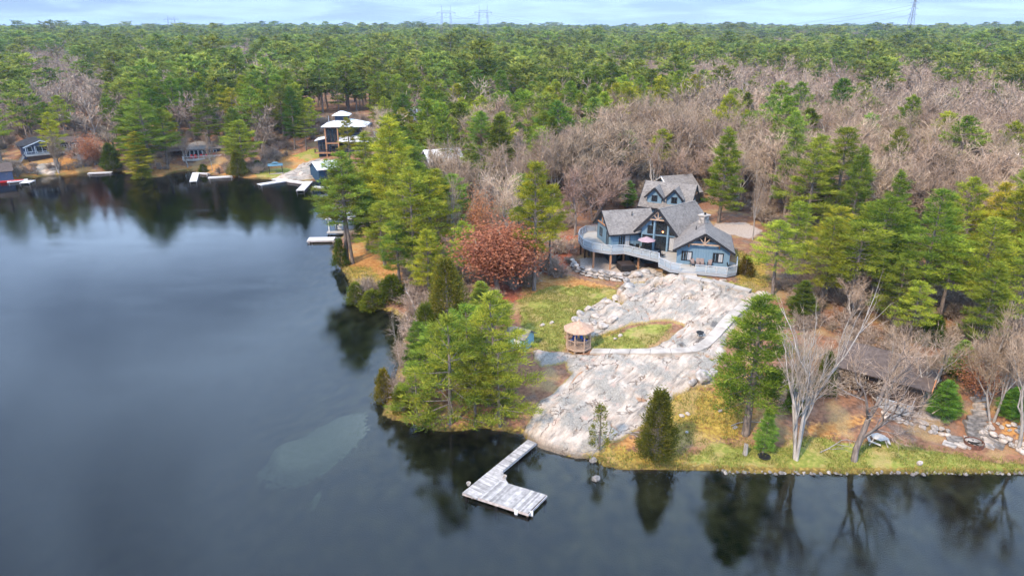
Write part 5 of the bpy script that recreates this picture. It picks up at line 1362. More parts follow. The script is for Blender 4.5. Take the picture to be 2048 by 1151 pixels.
window(cb, (-W_ / 2, -D_ / 2), (W_ / 2, -D_ / 2), 1.0, 2.6, .9, 2.1, 1, ws=False); window(cb, (-W_ / 2, -D_ / 2), (W_ / 2, -D_ / 2), 4.0, 5.0, .1, 2.1, 0, name='door', ws=False)
window(cb, (-W_ / 2, D_ / 2), (-W_ / 2, -D_ / 2), 2.0, 3.6, .9, 2.1, 1, ws=False)
MB().prism([(.2, -D_ / 2 - 2.2), (3.4, -D_ / 2 - 2.2), (3.4, -D_ / 2), (.2, -D_ / 2)], -.2, 0).build('porch', MAT['picnic'], cb)
pr_ = MB()
for x in np.linspace(.25, 3.35, 9): pr_.bar((x, -D_ / 2 - 2.15, 0), (x, -D_ / 2 - 2.15, .95), .05)
pr_.bar((.2, -D_ / 2 - 2.15, .95), (3.4, -D_ / 2 - 2.15, .95), .09, .06); pr_.bar((3.35, -D_ / 2 - 2.15, .95), (3.35, -D_ / 2, .95), .09, .06)
pr_.build('porch_railing', MAT['rail'], cb)
for x in (.3, 3.3): MB().box((x, -D_ / 2 - 2.1, -.7), (.16, .16, 1.2)).build('porch_post', MAT['logbrown'], cb)

# ------------------------------------------------------------------ the main dock
zD = .42
dA, dB = Vector(P(925, 984, zD)), Vector(P(1057, 1026, zD)); dR = Vector(P(1094, 989, zD))
dock = empty('dock', (dA.x, dA.y, 0), 0, 'weathered L-shaped wooden dock running out from the granite slope', 'dock')
ex = (dB - dA); ex.z = 0; Lx = ex.length; ex.normalize(); ey = (dR - dB); ey.z = 0; Ly = ey.length; ey.normalize()
def D3(s, t, z): q = dA + ex * s + ey * t; return (q.x, q.y, z)
ang = math.atan2(ex.y, ex.x)
inn = Vector(P(1010, 957, zD)); s_in = (inn - dA).dot(ex)
# platform boards run front to back
n = int((Lx - 1.55) / .15)
def board(poly, name='plank'):
    zz = zD + random.uniform(-.006, .006); b = MB().prism(poly, zz - .045, zz); b.build(name, MAT[random.choice(['plank0', 'plank1', 'plank1', 'plank2', 'plank2'])], dock, True)
bx0 = 1.55
for k in range(n):
    s0 = bx0 + .15 * k; board([D3(s0, 0, 0)[:2], D3(s0 + .138, 0, 0)[:2], D3(s0 + .138, Ly, 0)[:2], D3(s0, Ly, 0)[:2]])
# walkway boards run across, from the platform's left end to the rock
wa, wb_ = Vector(P(1057, 877, zD)), Vector(P(1077, 882, zD))
Lw = (wa - dA).length; wdir = (wa - dA); wdir.z = 0; wdir.normalize(); wnor = Vector((wdir.y, -wdir.x, 0))
nw = int(Lw / .15)
for k in range(nw):
    t0 = .15 * k; wid = 1.5 if t0 < 4.0 else max(1.0, 1.5 - (t0 - 4.0) * 1.2)
    p0 = dA + wdir * t0; p1 = dA + wdir * (t0 + .138)
    board([tuple(p0[:2]), tuple((p0 + wnor * wid)[:2]), tuple((p1 + wnor * wid)[:2]), tuple(p1[:2])])
# corner piece between the two
for k in range(6):
    a0 = Ly + .004 + .15 * k; wl2 = 1.1 - .18 * k
    board([D3(1.35, a0, 0)[:2], D3(1.35 + wl2, a0, 0)[:2], D3(1.35 + wl2, a0 + .138, 0)[:2], D3(1.35, a0 + .138, 0)[:2]])
fr2 = MB()
for a, b in (((0, 0), (Lx, 0)), ((Lx, 0), (Lx, Ly)), ((Lx, Ly), (1.6, Ly))): fr2.bar(D3(*a, zD - .16), D3(*b, zD - .16), .06, .21)
for off in (.04, .98): fr2.bar(tuple((dA + wdir * .05 + wnor * off) + Vector((0, 0, -.16))), tuple((dA + wdir * (Lw - .1) + wnor * off) + Vector((0, 0, -.16))), .06, .21)
fr2.build('frame', MAT['dockframe'], dock, True)
for s, t in ((.3, .15), (Lx - .15, .1), (Lx - .1, Ly - .15), (2.2, Ly - .15), (3.2, .1)):
    q = D3(s, t, 0); MB().box((q[0], q[1], -.5), (.2, .2, 1.6), ang).build('pile', MAT['logbrown'], dock, True)
for t in (4.5, 7.0, 9.2):
    for off in (.1, .9):
        q = dA + wdir * t + wnor * off; MB().box((q.x, q.y, -.5), (.16, .16, 1.6), ang).build('pile', MAT['logbrown'], dock, True)
for s, t in ((Lx - 1.1, -.06), (Lx + .06, .35)):
    q = D3(s, t, zD - .25); MB().box(q, (.28, .10, .5), ang).build('bumper', MAT['white'], dock, True)
for (px, py), lb in (((933, 970), 'pale rope ring planter at the outer left corner of the dock'), ((1012, 954), 'pale rope ring planter at the inner corner of the dock')):
    p = P(px, py, zD); b = MB(); b.lathe([(.14, 0), (.17, .10), (.20, .26), (.15, .26), (.12, .06)], (0, 0, 0), 14)
    o = b.build('dock_planter', MAT['stone_pale']); o.location = (p[0] + (.18 if px < 940 else -.12), p[1] + (.05 if px < 940 else -.1), zD); tag(o, lb, 'planter', 'planters on the dock')

# ------------------------------------------------------------------ fallen branches on the bank
def branch(px, py, ln, label, seed):
    r_ = random.Random(seed); q = G(px, py); mb = MB(); a = r_.uniform(0, 3.1)
    def run(p, d, l, rad, lv):
        pts = [p]; dd = d.copy()
        for i in range(3):
            dd = (dd + Vector((r_.uniform(-.3, .3), r_.uniform(-.3, .3), 0))).normalized(); n_ = pts[-1] + dd * l / 3; n_.z = top_z(n_.x, n_.y) + rad + .03 + .1 * lv * r_.random(); pts.append(n_)
        mb.tube(pts, [rad, rad * .85, rad * .7, rad * .4], 5)
        if lv < 2:
            for k in range(3): run(pts[1 + k % 3], (dd + Vector((r_.uniform(-1, 1), r_.uniform(-1, 1), 0))).normalized(), l * .5, rad * .5, lv + 1)
    run(Vector((q.x, q.y, q.z + .06)), Vector((math.cos(a), math.sin(a) * .5, 0)).normalized(), ln, .06, 0)
    tag(mb.build('fallen_branch', MAT['pale_bark']), label, 'branch', 'fallen branches on the shore')
branch(1240, 872, 2.4, 'tangle of pale dead sticks between the two shore cedars', 1)
branch(1205, 900, 1.8, 'pale stick lying at the foot of the thin cedar', 2)
branch(1462, 852, 2.6, 'crooked dead branch beside the full bright green pine', 3)
branch(1640, 905, 3.2, 'pale broken bough on the lawn under the multi-stem tree', 4)
# ================================================================== the far shore and the cove
MAT['bluegrey'] = M('blue_grey_canopy', (0.075, 0.16, 0.22), (0.06, 0.13, 0.18), scale=2)
def facing(px, py, dz=0.0, turn=0.0, z=None):
    q = G(px, py)
    return Vector((q.x, q.y, q.z + dz if z is None else z)), -math.atan2(q.x, q.y) + math.radians(turn)
def rect(x0, x1, y0, y1): return [(x0, y0), (x1, y0), (x1, y1), (x0, y1)]
def win(root, x0, x1, y, z0, z1, mull=1, trim='white', pane='glass', name='window', fr=.12):
    return window(root, (x0, y), (x1, y), 0, x1 - x0, z0, z1, mull, fr, trim, pane, name, .08, False)
def rails(root, pts, z, h=.95, mat='white', n_per=1.4):
    for a, b in zip(pts[:-1], pts[1:]):
        m = MB(); ln = math.hypot(b[0] - a[0], b[1] - a[1]); n = max(1, int(ln / .35))
        for k in range(n + 1): q = lerp(a, b, k / n); m.bar((*q, z), (*q, z + h), .09 if k % 4 == 0 else .04)
        m.bar((*a, z + h), (*b, z + h), .10, .07); m.bar((*a, z + .12), (*b, z + .12), .05, .05); m.build('railing', MAT[mat], root)
def hip_roof(root, x0, x1, y0, y1, ze, zr, mat, inset=None, t=.18, name='roof'):
    ins = (y1 - y0) / 2 if inset is None else inset; ym = (y0 + y1) / 2
    a, b, c, d = (x0, y0, ze), (x1, y0, ze), (x1, y1, ze), (x0, y1, ze); e, f = (x0 + ins, ym, zr), (x1 - ins, ym, zr)
    for poly in ((a, b, f, e), (c, d, e, f), (d, a, e), (b, c, f)):
        poly = [p for i, p in enumerate(poly)]
        MB().slab(poly, t).build(name, MAT[mat], root)
# navy cottage
loc, rz_ = facing(78, 316, turn=6)
cot = empty('cottage', (loc.x, loc.y + 3, 3.3), rz_, 'navy cottage with purple-brown roof and raised front deck on the far shore', 'cottage')
MB().prism(rect(-5.2, 3.6, -1, 5), -2.2, 4.0).build('wall', MAT['slate_blue'], cot)
hip_roof(cot, -6.2, 6.5, -1.9, 6.0, 4.0, 5.7, 'brown_shingle', 3.5)
g = MB(); g.slab([(-4.6, -2.1, 3.7), (3.0, -2.1, 3.7), (-.8, -2.1, 5.1)], .12, (0, 1, 0)); g.build('front_gable', MAT['slate_blue'], cot)
for s in (-1, 1): MB().slab([(-.8 + s * 4.3, -2.5, 3.62), (-.8, -2.5, 5.22), (-.8, 2.0, 5.22), (-.8 + s * 4.3, 2.0, 3.62)], .12).build('roof', MAT['brown_shingle'], cot)
for s in (-1, 1): MB().bar((-.8 + s * 4.35, -2.56, 3.52), (-.8, -2.56, 5.12), .08, .26).build('rake_board', MAT['white'], cot)
for x in (-4.6, -2.4, 2.8): MB().box((x, -2.3, 2.6), (.16, .16, 2.3)).build('porch_post', MAT['white'], cot)
win(cot, -2.0, .9, -1, 1.55, 3.5, 1, name='patio_door'); win(cot, -4.1, -2.9, -1, 2.0, 3.5, 0); win(cot, 1.6, 2.9, -1, 2.0, 3.5, 1)
MB().prism(rect(-5.0, 4.2, -4.0, -1), 1.25, 1.5).build('deck', MAT['deckboard'], cot); MB().prism(rect(-4.6, 3.8, -3.6, -1.2), -2.2, 1.2).build('deck_skirt', MAT['logbrown'], cot)
rails(cot, [(-5, -1.2), (-5, -3.95), (4.2, -3.95)], 1.5, .9, 'rail')
MB().prism(rect(3.6, 10.6, -.2, 5), -2.6, 3.7).build('wall', MAT['slate_blue'], cot); hip_roof(cot, 3.2, 11.2, -.8, 5.6, 3.7, 5.0, 'brown_shingle', 1.5)
MB().prism(rect(4.2, 6.4, -.3, -.1), -2.6, .2).build('lower_panel', MAT['white'], cot); MB().prism(rect(8.2, 10.55, -.3, -.1), -2.6, .4).build('lower_panel', MAT['white'], cot)
win(cot, 4.3, 5.7, -.2, 1.8, 3.2, 1); win(cot, 7.2, 8.4, -.2, 1.8, 3.2, 1); win(cot, 4.9, 6.0, -.3, -1.4, -.2, 1, 'trim'); win(cot, 9.0, 10.1, -.3, -1.2, 0, 1, 'trim')
sg = MB()
for k in range(9): sg.box((-5.6 - .32 * k, -3.2, 1.3 - .38 * k), (.36, 1.0, .08))
sg.bar((-5.4, -3.75, 1.3), (-8.4, -3.75, -2.2), .08, .25); sg.bar((-5.4, -2.65, 1.3), (-8.4, -2.65, -2.2), .08, .25); sg.bar((-5.2, -3.75, 2.3), (-8.3, -3.75, -1.1), .07, .07)
sg.build('stairs', MAT['picnic'], cot)
# grey cottage with red chairs
loc, rz_ = facing(395, 322, turn=-6)
c2 = empty('cottage', (loc.x, loc.y + 3.5, loc.z + .4), rz_, 'low grey-roofed cottage with glazed front and red chairs on its deck', 'cottage')
MB().prism(rect(-4.6, 5.2, 0, 6), -1.5, 2.6).build('wall', MAT['navy'], c2); hip_roof(c2, -5.6, 6.2, -1.0, 7, 2.6, 4.3, 'shingle', 4)
for k in range(5): win(c2, -4.3 + k * 1.15, -3.25 + k * 1.15, 0, .2, 2.3, 0, fr=.1)
win(c2, 2.4, 4.2, 0, .1, 2.2, 1, name='patio_door')
MB().prism(rect(-5.0, 7.5, -3.2, 0), -.35, 0).build('deck', MAT['deckboard'], c2); rails(c2, [(-5, -.2), (-5, -3.15), (7.5, -3.15), (7.5, 0)], 0)
for x in (-4.6, -1, 3, 7): MB().box((x, -2.9, -1.3), (.2, .2, 1.9)).build('deck_post', MAT['logbrown'], c2)
ca = MB()
for x in (-8.0, -5.9): 
    for y in (-1.5, 3): ca.bar((x, y, -1.5), (x, y, 2.4), .14)
ca.slab([(-8.4, -2, 2.5), (-5.6, -2, 2.6), (-5.6, 3.5, 2.6), (-8.4, 3.5, 2.5)], .12); ca.build('carport', MAT['logbrown'], c2)
mw = Matrix.Translation(c2.location) @ Matrix.Rotation(rz_, 4, 'Z')
for i, (x, y, r_) in enumerate(((-2.8, -1.4, 0), (-1.6, -1.6, 15), (-.2, -1.4, -10), (1.6, -2.0, 30), (3.2, -1.8, -20))):
    p = mw @ Vector((x, y, 0)); t = empty('deck_chair', p, rz_ + math.radians(r_), 'red slatted armchair on the deck of the low grey cottage', 'chair', 'red chairs on the cottage deck')
    MB().box((0, 0, .36), (.6, .6, .1)).build('seat', MAT['red'], t); MB().slab([(-.32, .25, .36), (.32, .25, .36), (.32, .55, 1.15), (-.32, .55, 1.15)], .06, (0, 1, 0)).build('backrest', MAT['red'], t)
    for s in (-1, 1): MB().box((s * .36, 0, .3), (.08, .6, .6)).build('leg', MAT['red'], t)
# modern house
loc, rz_ = facing(688, 316, turn=-10)
mo = empty('modern_house', (loc.x, loc.y + 5, 4.4), rz_, 'modern navy house with tiered pale metal roofs and tall timber-framed glazing', 'house')
MB().prism(rect(-5.6, -2.0, -1.0, 5), -2.5, 7.2).build('wall', MAT['navy'], mo); MB().prism(rect(-2.0, 7.0, 0, 6.5), -2.5, 7.2).build('wall', MAT['navy'], mo)
hip_roof(mo, -6.6, 6.4, -2.6, 7.4, 7.2, 8.9, 'metalroof', 5.2)
MB().prism(rect(-3.0, .6, 1.2, 4.4), 7.5, 10.0).build('tower_wall', MAT['navy'], mo); hip_roof(mo, -3.7, 1.3, .3, 5.2, 10.0, 11.0, 'metalroof', 2.0, name='tower_roof')
for i in range(3):
    x = -5.4 + i * 1.15
    for z0, z1 in ((2.6, 6.7), (.0, 2.3)): win(mo, x, x + 1.05, -1.0, z0, z1, 0, 'logbrown', fr=.1)
for x in (-5.6, -2.05): MB().box((x, -2.0, 2.3), (.32, .32, 9.6)).build('timber_post', MAT['timber'], mo)
MB().bar((-5.7, -2.0, 2.45), (-1.9, -2.0, 2.45), .25, .3).build('timber_beam', MAT['timber'], mo); MB().bar((-5.7, -2.0, 6.95), (-1.9, -2.0, 6.95), .25, .3).build('timber_beam', MAT['timber'], mo)
MB().prism(rect(-9.0, -1.8, -2.4, -1.0), -.45, -.15).build('balcony', MAT['timber'], mo); rails(mo, [(-9, -1.2), (-9, -2.35), (-1.9, -2.35)], -.15, .9, 'blackmetal')
MB().prism(rect(-8.2, -5.6, -.6, 4), -2.5, 3.2).build('wall', MAT['navy'], mo); MB().slab([(-9, -1.6, 3.2), (-5.5, -1.6, 3.9), (-5.5, 4.5, 3.9), (-9, 4.5, 3.2)], .16).build('roof', MAT['metalroof'], mo)
win(mo, -7.8, -6.0, -.6, .2, 2.6, 1, 'logbrown')
MB().slab([(-1.8, -3.0, 3.0), (9.0, -3.2, 3.0), (7.6, .5, 4.5), (-1.8, .5, 4.5)], .18).build('roof', MAT['metalroof'], mo)
MB().slab([(9.0, -3.2, 3.0), (9.6, 5.5, 3.0), (6.5, 5.0, 5.6), (6.6, .5, 5.6)], .18).build('roof', MAT['metalroof'], mo)
MB().prism(rect(.5, 8.2, -1.6, 5), -2.5, 2.95).build('wall', MAT['navy'], mo)
for k in range(3): win(mo, 1.4 + k * 2.2, 2.9 + k * 2.2, -1.6, .5, 2.4, 1, 'logbrown')
for k in range(2): win(mo, 2.0 + k * 2.6, 3.8 + k * 2.6, 0, 5.2, 6.6, 1, 'logbrown')
MB().prism(rect(3.0, 9.0, -4.4, -1.6), -1.6, -.3).build('terrace', MAT['stone'], mo); rails(mo, [(3, -4.35), (9, -4.35)], -.3, .95, 'steel')
MB().tube([(-5.0, 2, 7.4), (-5.0, 2, 9.8)], .1).build('flue', MAT['steel'], mo)
# patio gazebo with blue roof
loc, rz_ = facing(548, 348)
pg = empty('patio_gazebo', (loc.x, loc.y + 1.8, loc.z), rz_, 'open patio gazebo with blue two-tier roof on black posts by the water', 'gazebo')
for x in (-1.7, 1.7):
    for y in (-1.7, 1.7): MB().box((x, y, 1.1), (.13, .13, 2.4)).build('post', MAT['blackmetal'], pg)
hip_roof(pg, -2.0, 2.0, -2.0, 2.0, 2.25, 2.75, 'bluegrey', 1.99, .05); hip_roof(pg, -.8, .8, -.8, .8, 2.8, 3.1, 'bluegrey', .79, .05, 'roof_cap')
MB().prism(rect(-1.9, 1.9, -1.9, 1.9), -.3, .06).build('base', MAT['concrete'], pg)
# dark blue boathouse
p = P(644, 364, 0); bh = empty('boathouse', (p[0], p[1] + 3.5, .35), -math.atan2(p[0], p[1]) + math.radians(20), 'dark blue boathouse with white metal roof beside the granite shelf', 'boathouse')
shed_shape(bh, 5.6, 6.2, 3.1, 4.5, 'teal', 'metalroof', .5)
MB().box((0, -3.13, 1.3), (2.6, .06, 2.3)).build('door', MAT['navy'], bh); MB().box((0, -3.13, 2.75), (3.2, .08, .3)).build('lintel', MAT['timber'], bh)
# docks
def plank_dock(pts, width, label, z=.42, n_board=None, mat='dockboard', group='docks along the shore', name='dock'):
    a, b = Vector(P(*pts[0], z)), Vector(P(*pts[1], z)); d = (b - a); d.z = 0; L_ = d.length; d.normalize(); nn = Vector((-d.y, d.x, 0))
    o = empty(name, (a.x, a.y, 0), math.atan2(d.y, d.x), label, 'dock', group)
    st_ = .5; n = int(L_ / st_)
    me = MB().box((0, 0, 0), (st_ - .03, width, .06)).mesh('plank'); me.materials.append(MAT[mat])
    for k in range(n): q = link('plank', me, None, o); q.location = ((k + .5) * st_, 0, z)
    MB().bar((0, width / 2 - .1, z - .16), (L_, width / 2 - .1, z - .16), .1, .22).bar((0, -width / 2 + .1, z - .16), (L_, -width / 2 + .1, z - .16), .1, .22).build('frame', MAT['dockframe'], o)
    for k in np.linspace(.4, L_ - .4, max(2, int(L_ / 4))):
        for s in (-1, 1): MB().box((k, s * (width / 2 - .15), -.5), (.2, .2, 1.5)).build('pile', MAT['dockframe'], o)
    return o
plank_dock([(517, 369), (582, 359)], 2.2, 'long pale dock arm left of the boathouse')
plank_dock([(548, 357), (612, 366)], 1.8, 'pale shore walkway below the granite shelf')
plank_dock([(600, 381), (618, 362)], 2.0, 'pale dock finger in front of the boathouse')
plank_dock([(628, 373), (668, 376)], 1.4, 'narrow dock at the foot of the boathouse')
plank_dock([(176, 346), (224, 344)], 1.6, 'low weathered dock below the round cedar')
plank_dock([(386, 363), (392, 344)], 1.8, 'pale dock pointing into the lake below the red-chair cottage')
plank_dock([(416, 355), (466, 352)], 2.0, 'pale floating dock beside the olive cedar')
plank_dock([(396, 346), (418, 347)], 1.2, 'short gangway joining two pale docks')
plank_dock([(14, 363), (56, 359)], 2.4, 'silver dock below the navy cottage'); plank_dock([(48, 366), (62, 360)], 2.4, 'stub dock joined to the silver dock')
plank_dock([(616, 478), (672, 477)], 2.4, 'pale dock reaching out of the cove past the shore cedar')
# boats
def boat(loc, rz_, L_, W_, Hh, label, mat='white', name='boat', seat='sling', cat='boat', windshield=True):
    o = empty(name, loc, rz_, label, cat)
    m = MB(); N = 9; prof = []
    for i in range(N):
        t = i / (N - 1); w_ = W_ / 2 * (1 - max(0, (t - .45) / .55) ** 2.2) * (.9 + .1 * min(1, t * 4)); k = .18 * max(0, t - .5) * 2
        prof.append([(L_ * t, -w_, Hh + k * Hh), (L_ * t, -w_ * .72, k * .3), (L_ * t, 0, -.12 + k * .6), (L_ * t, w_ * .72, k * .3), (L_ * t, w_, Hh + k * Hh), (L_ * t, w_ * .82, Hh + k * Hh - .02), (L_ * t, w_ * .6, Hh * .4 + k), (L_ * t, -w_ * .6, Hh * .4 + k), (L_ * t, -w_ * .82, Hh + k * Hh - .02)])
    for r_ in prof: m.v += r_
    for i in range(N - 1):
        for j in range(9): a = i * 9 + j; b = i * 9 + (j + 1) % 9; m.f.append((a, b, b + 9, a + 9))
    m.f.append(tuple(range(9)))
    m.build('hull', MAT[mat], o)
    for t in (.25, .5): MB().box((L_ * t, 0, Hh * .75), (.35, W_ * .62, .08)).build('seat', MAT[seat], o)
    if windshield: MB().slab([(L_ * .6, -W_ * .36, Hh + .05), (L_ * .6, W_ * .36, Hh + .05), (L_ * .54, W_ * .32, Hh + .45), (L_ * .54, -W_ * .32, Hh + .45)], .03).build('windshield', MAT['glass'], o); MB().box((-.12, 0, .55), (.4, .45, .9)).build('motor', MAT['blackmetal'], o)
    return o
# boat shelter in the cove
p = P(712, 470, 0)
bsr = empty('boat_shelter', (p[0], p[1] + 4, 0), math.radians(4), 'flat grey-roofed boat shelter on white posts in the cove', 'boat shelter')
MB().slab([(-6, -3.2, 3.3), (6, -3.2, 3.3), (6, 4.5, 3.9), (-6, 4.5, 3.9)], .16).build('roof', MAT['fascia'], bsr); MB().bar((-6.05, -3.25, 3.2), (6.05, -3.25, 3.2), .08, .3).build('fascia', MAT['white'], bsr)
for x in (-5.6, -1.9, 1.9, 5.6):
    for y in (-2.9, 4.0): MB().box((x, y, 1.2), (.16, .16, 4.2)).build('post', MAT['white'], bsr)
MB().prism(rect(-6, 6, -3.6, -2.4), .3, .5).build('walkway', MAT['deckboard'], bsr)
boat((bsr.location.x - 4.5, bsr.location.y + .5, .02), .05, 6.4, 2.3, .95, 'white motorboat moored under the flat grey shelter')
q = G(812, 708); boat((q.x - .5, q.y, q.z + .1), .2, 4.2, 1.5, .55, 'white rowboat pulled up behind the dead grey tree', name='rowboat', windshield=False)
p = P(4, 366, 0); boat((p[0], p[1] - .6, .1), .5, 5.2, 1.0, .45, 'red canoe lying by the silver dock', 'red', 'canoe', windshield=False)
p = P(-6, 364, 0); b3 = empty('boathouse', (p[0], p[1] + 2, .3), -math.atan2(p[0], p[1]), 'dark boathouse beside the silver dock', 'boathouse'); shed_shape(b3, 5, 6, 2.6, 4.2, 'slate_blue', 'brown_shingle', .4)
# cottages in the woods
def wood_house(px, py, w_, d_, e, r_, wall, roof, label, turn=0, cat='house', name='house'):
    loc, rz_ = facing(px, py, turn=turn); o = empty(name, (loc.x, loc.y + d_ / 2, loc.z), rz_, label, cat); shed_shape(o, w_, d_, e, r_, wall, roof, .5)
    for k in range(2): win(o, -w_ / 2 + w_ * (.18 + .42 * k), -w_ / 2 + w_ * (.38 + .42 * k), -d_ / 2, .9, 2.2, 1)
    return o
wood_house(882, 352, 8, 7, 3.0, 5.6, 'slate_blue', 'tarp', 'white-roofed house half hidden by grey trees above the cove', 20)
wood_house(838, 243, 7, 6, 3.2, 4.4, 'white', 'tarp', 'white cottage roof among the pines behind the modern house', 10)
wood_house(967, 240, 6, 5, 3.0, 4.2, 'white', 'metalroof', 'small pale cabin among the pines', -15)
wood_house(1285, 330, 6.5, 6, 2.2, 3.9, 'logbrown', 'brown_shingle', 'dark brown pavilion roof in the bare woods', 5)
wood_house(2052, 440, 10, 8, 3.2, 5.2, 'slate_blue', 'fascia', 'grey-roofed house behind the pines beside the lane', 15)
wood_house(1137, 205, 9, 6, 2.8, 4.0, 'logbrown', 'brown_shingle', 'brown low building at the edge of the pines', 0)
loc, rz_ = facing(1137, 240); tp = empty('storage_tent', loc, rz_, 'white arched storage tent in the woods', 'tent')
m = MB(); N = 9
for y in (0, 7):
    for k in range(N): a = math.pi * k / (N - 1); m.v.append((-2.6 * math.cos(a), y, -.2 + 3.4 * math.sin(a)))
for k in range(N - 1): m.f.append((k, k + 1, k + 1 + N, k + N))
m.f.append(tuple(range(N))); m.f.append(tuple(range(N, 2 * N))[::-1]); m.build('cover', MAT['tarp'], tp); MB().bar((-2.6, -.02, 0), (2.6, -.02, 0), .1).build('frame', MAT['steel'], tp)
loc, rz_ = facing(1019, 240); tp = empty('covered_trailer', loc, rz_, 'trailer under a bright blue tarpaulin in the woods', 'trailer')
MB().prism([(-2.2, 0), (2.2, 0), (2.2, 6), (-2.2, 6)], .6, 2.6).build('body', MAT['blue_cloth'], tp); MB().slab([(-2.3, -.1, 2.6), (0, -.1, 3.3), (0, 6.1, 3.3), (-2.3, 6.1, 2.6)], .06).slab([(2.3, -.1, 2.6), (0, -.1, 3.3), (0, 6.1, 3.3), (2.3, 6.1, 2.6)], .06).build('tarpaulin', MAT['blue_cloth'], tp)
for x in (-1.8, 1.8):
    for y in (1.5, 4.5): MB().tube([(x - .15, y, .4), (x + .15, y, .4)], .42, 12).build('wheel', MAT['blackmetal'], tp)
# ------------------------------------------------------------------ power line
def tower_at(px, dist_, ytop, label, portal):
    x = (px - CX) / F * dist_ * 1.0; y = dist_
    dep = y * PC + 0 * PS
    # find x for the pixel column at mid height
    x = (px - CX) / F * (y * PC)
    gz_ = ground(x, y); lo, hi = 20., 120.
    for _ in range(40):
        m_ = (lo + hi) / 2
        if project(x, y, gz_ + m_)[1] > ytop: lo = m_
        else: hi = m_
    h = lo; o = empty('transmission_tower', (x, y, gz_), .25, label, 'pylon', 'transmission towers'); th = .27
    m = MB()
    if portal:
        arm = h * .84
        for s in (-1, 1):
            for e in (-.7, .7):
                m.bar((s * 7.5 + e * 2.2, 0, 0), (s * 5.2 + e, 0, arm), th)
            for k in range(10):
                t0, t1 = k / 10, (k + 1) / 10; f = lambda e, t: (s * (7.5 + (5.2 - 7.5) * t) + e * (2.2 + (1 - 2.2) * t) * .7 / .7, 0, arm * t)
                m.bar(f(-.7, t0), f(.7, t1), .14); m.bar(f(.7, t0), f(-.7, t1), .14)
            m.bar((s * 5.2, 0, arm), (s * 5.6, 0, h), th)
        m.build('legs', MAT['pylon'], o)
        a = MB(); a.bar((-12, 0, arm), (12, 0, arm), .35); a.bar((-12, 0, arm + .05), (-5.2, 0, arm + 2.4), .2); a.bar((12, 0, arm + .05), (5.2, 0, arm + 2.4), .2); a.bar((-5.2, 0, arm + 2.4), (5.2, 0, arm + 2.4), .25)
        for k in range(10): a.bar((-5.2 + 1.04 * k, 0, arm + (2.4 if k % 2 else 0)), (-5.2 + 1.04 * (k + 1), 0, arm + (0 if k % 2 else 2.4)), .14)
        a.build('crossarm', MAT['pylon'], o); att = [(-11, arm - 3), (0, arm - 3), (11, arm - 3)]
        for xx, zz in att: MB().bar((xx, 0, zz), (xx, 0, arm), .2).build('insulator', MAT['pylon'], o)
    else:
        lv = 12
        def hw(t): return 4.2 * (1 - t) ** 1.15 + .55
        for t0, t1 in zip(np.linspace(0, 1, lv)[:-1], np.linspace(0, 1, lv)[1:]):
            c0 = [(sx * hw(t0), sy * hw(t0), h * t0) for sx, sy in ((-1, -1), (1, -1), (1, 1), (-1, 1))]; c1 = [(sx * hw(t1), sy * hw(t1), h * t1) for sx, sy in ((-1, -1), (1, -1), (1, 1), (-1, 1))]
            for j in range(4): m.bar(c0[j], c1[j], th); m.bar(c0[j], c1[(j + 1) % 4], .15); m.bar(c0[(j + 1) % 4], c1[j], .15); m.bar(c1[j], c1[(j + 1) % 4], .15)
        m.build('lattice_mast', MAT['pylon'], o); att = []
        for t in (.72, .82, .92):
            a = MB(); L_ = 5.5
            for s in (-1, 1): a.bar((0, 0, h * t), (s * L_, 0, h * t - .2), .22); a.bar((0, 0, h * t + 2.0), (s * L_, 0, h * t), .15)
            a.build('crossarm', MAT['pylon'], o); att.append((L_, h * t - 1)); att.append((-L_, h * t - 1))
    return o, att
T1, a1 = tower_at(893, 900, 12, 'portal transmission tower, nearer of the close pair on the horizon', True)
T2, a2 = tower_at(967, 960, 11, 'portal transmission tower, slimmer of the close pair on the horizon', True)
T3, a3 = tower_at(345, 1250, 30, 'faint transmission tower standing alone above the distant forest', True)
T4, a4 = tower_at(1820, 760, -4, 'tall lattice transmission tower rising above the dark right-hand pines', False)
def wire(pa, pb, sag, label):
    pts = []
    for k in range(25):
        t = k / 24; p = Vector(pa).lerp(Vector(pb), t); p.z -= sag * 4 * t * (1 - t); pts.append(p)
    tag(MB().tube(pts, .09, 4).build('power_cable', MAT['pylon']), label, 'cable', 'cables of the power line')
for (x0, z0), (x1, z1) in zip(a2, a4[::2]):
    pa = T2.matrix_basis @ Vector((x0, 0, z0)); pb = T4.matrix_basis @ Vector((abs(x1) if x0 > 0 else -abs(x1), 0, z1)); wire(pa, pb, 24, 'power cable slung from the portal tower to the tall lattice tower')
for (x0, z0), (x1, z1) in zip(a1, a2): wire(T1.matrix_basis @ Vector((x0, 0, z0)), T2.matrix_basis @ Vector((x1, 0, z1)), 4, 'power cable slung between the two close portal towers')
for (x0, z0), (x1, z1) in zip(a3, a1): wire(T3.matrix_basis @ Vector((x0, 0, z0)), T1.matrix_basis @ Vector((x1, 0, z1)), 26, 'power cable slung from the lone far tower to the close pair')
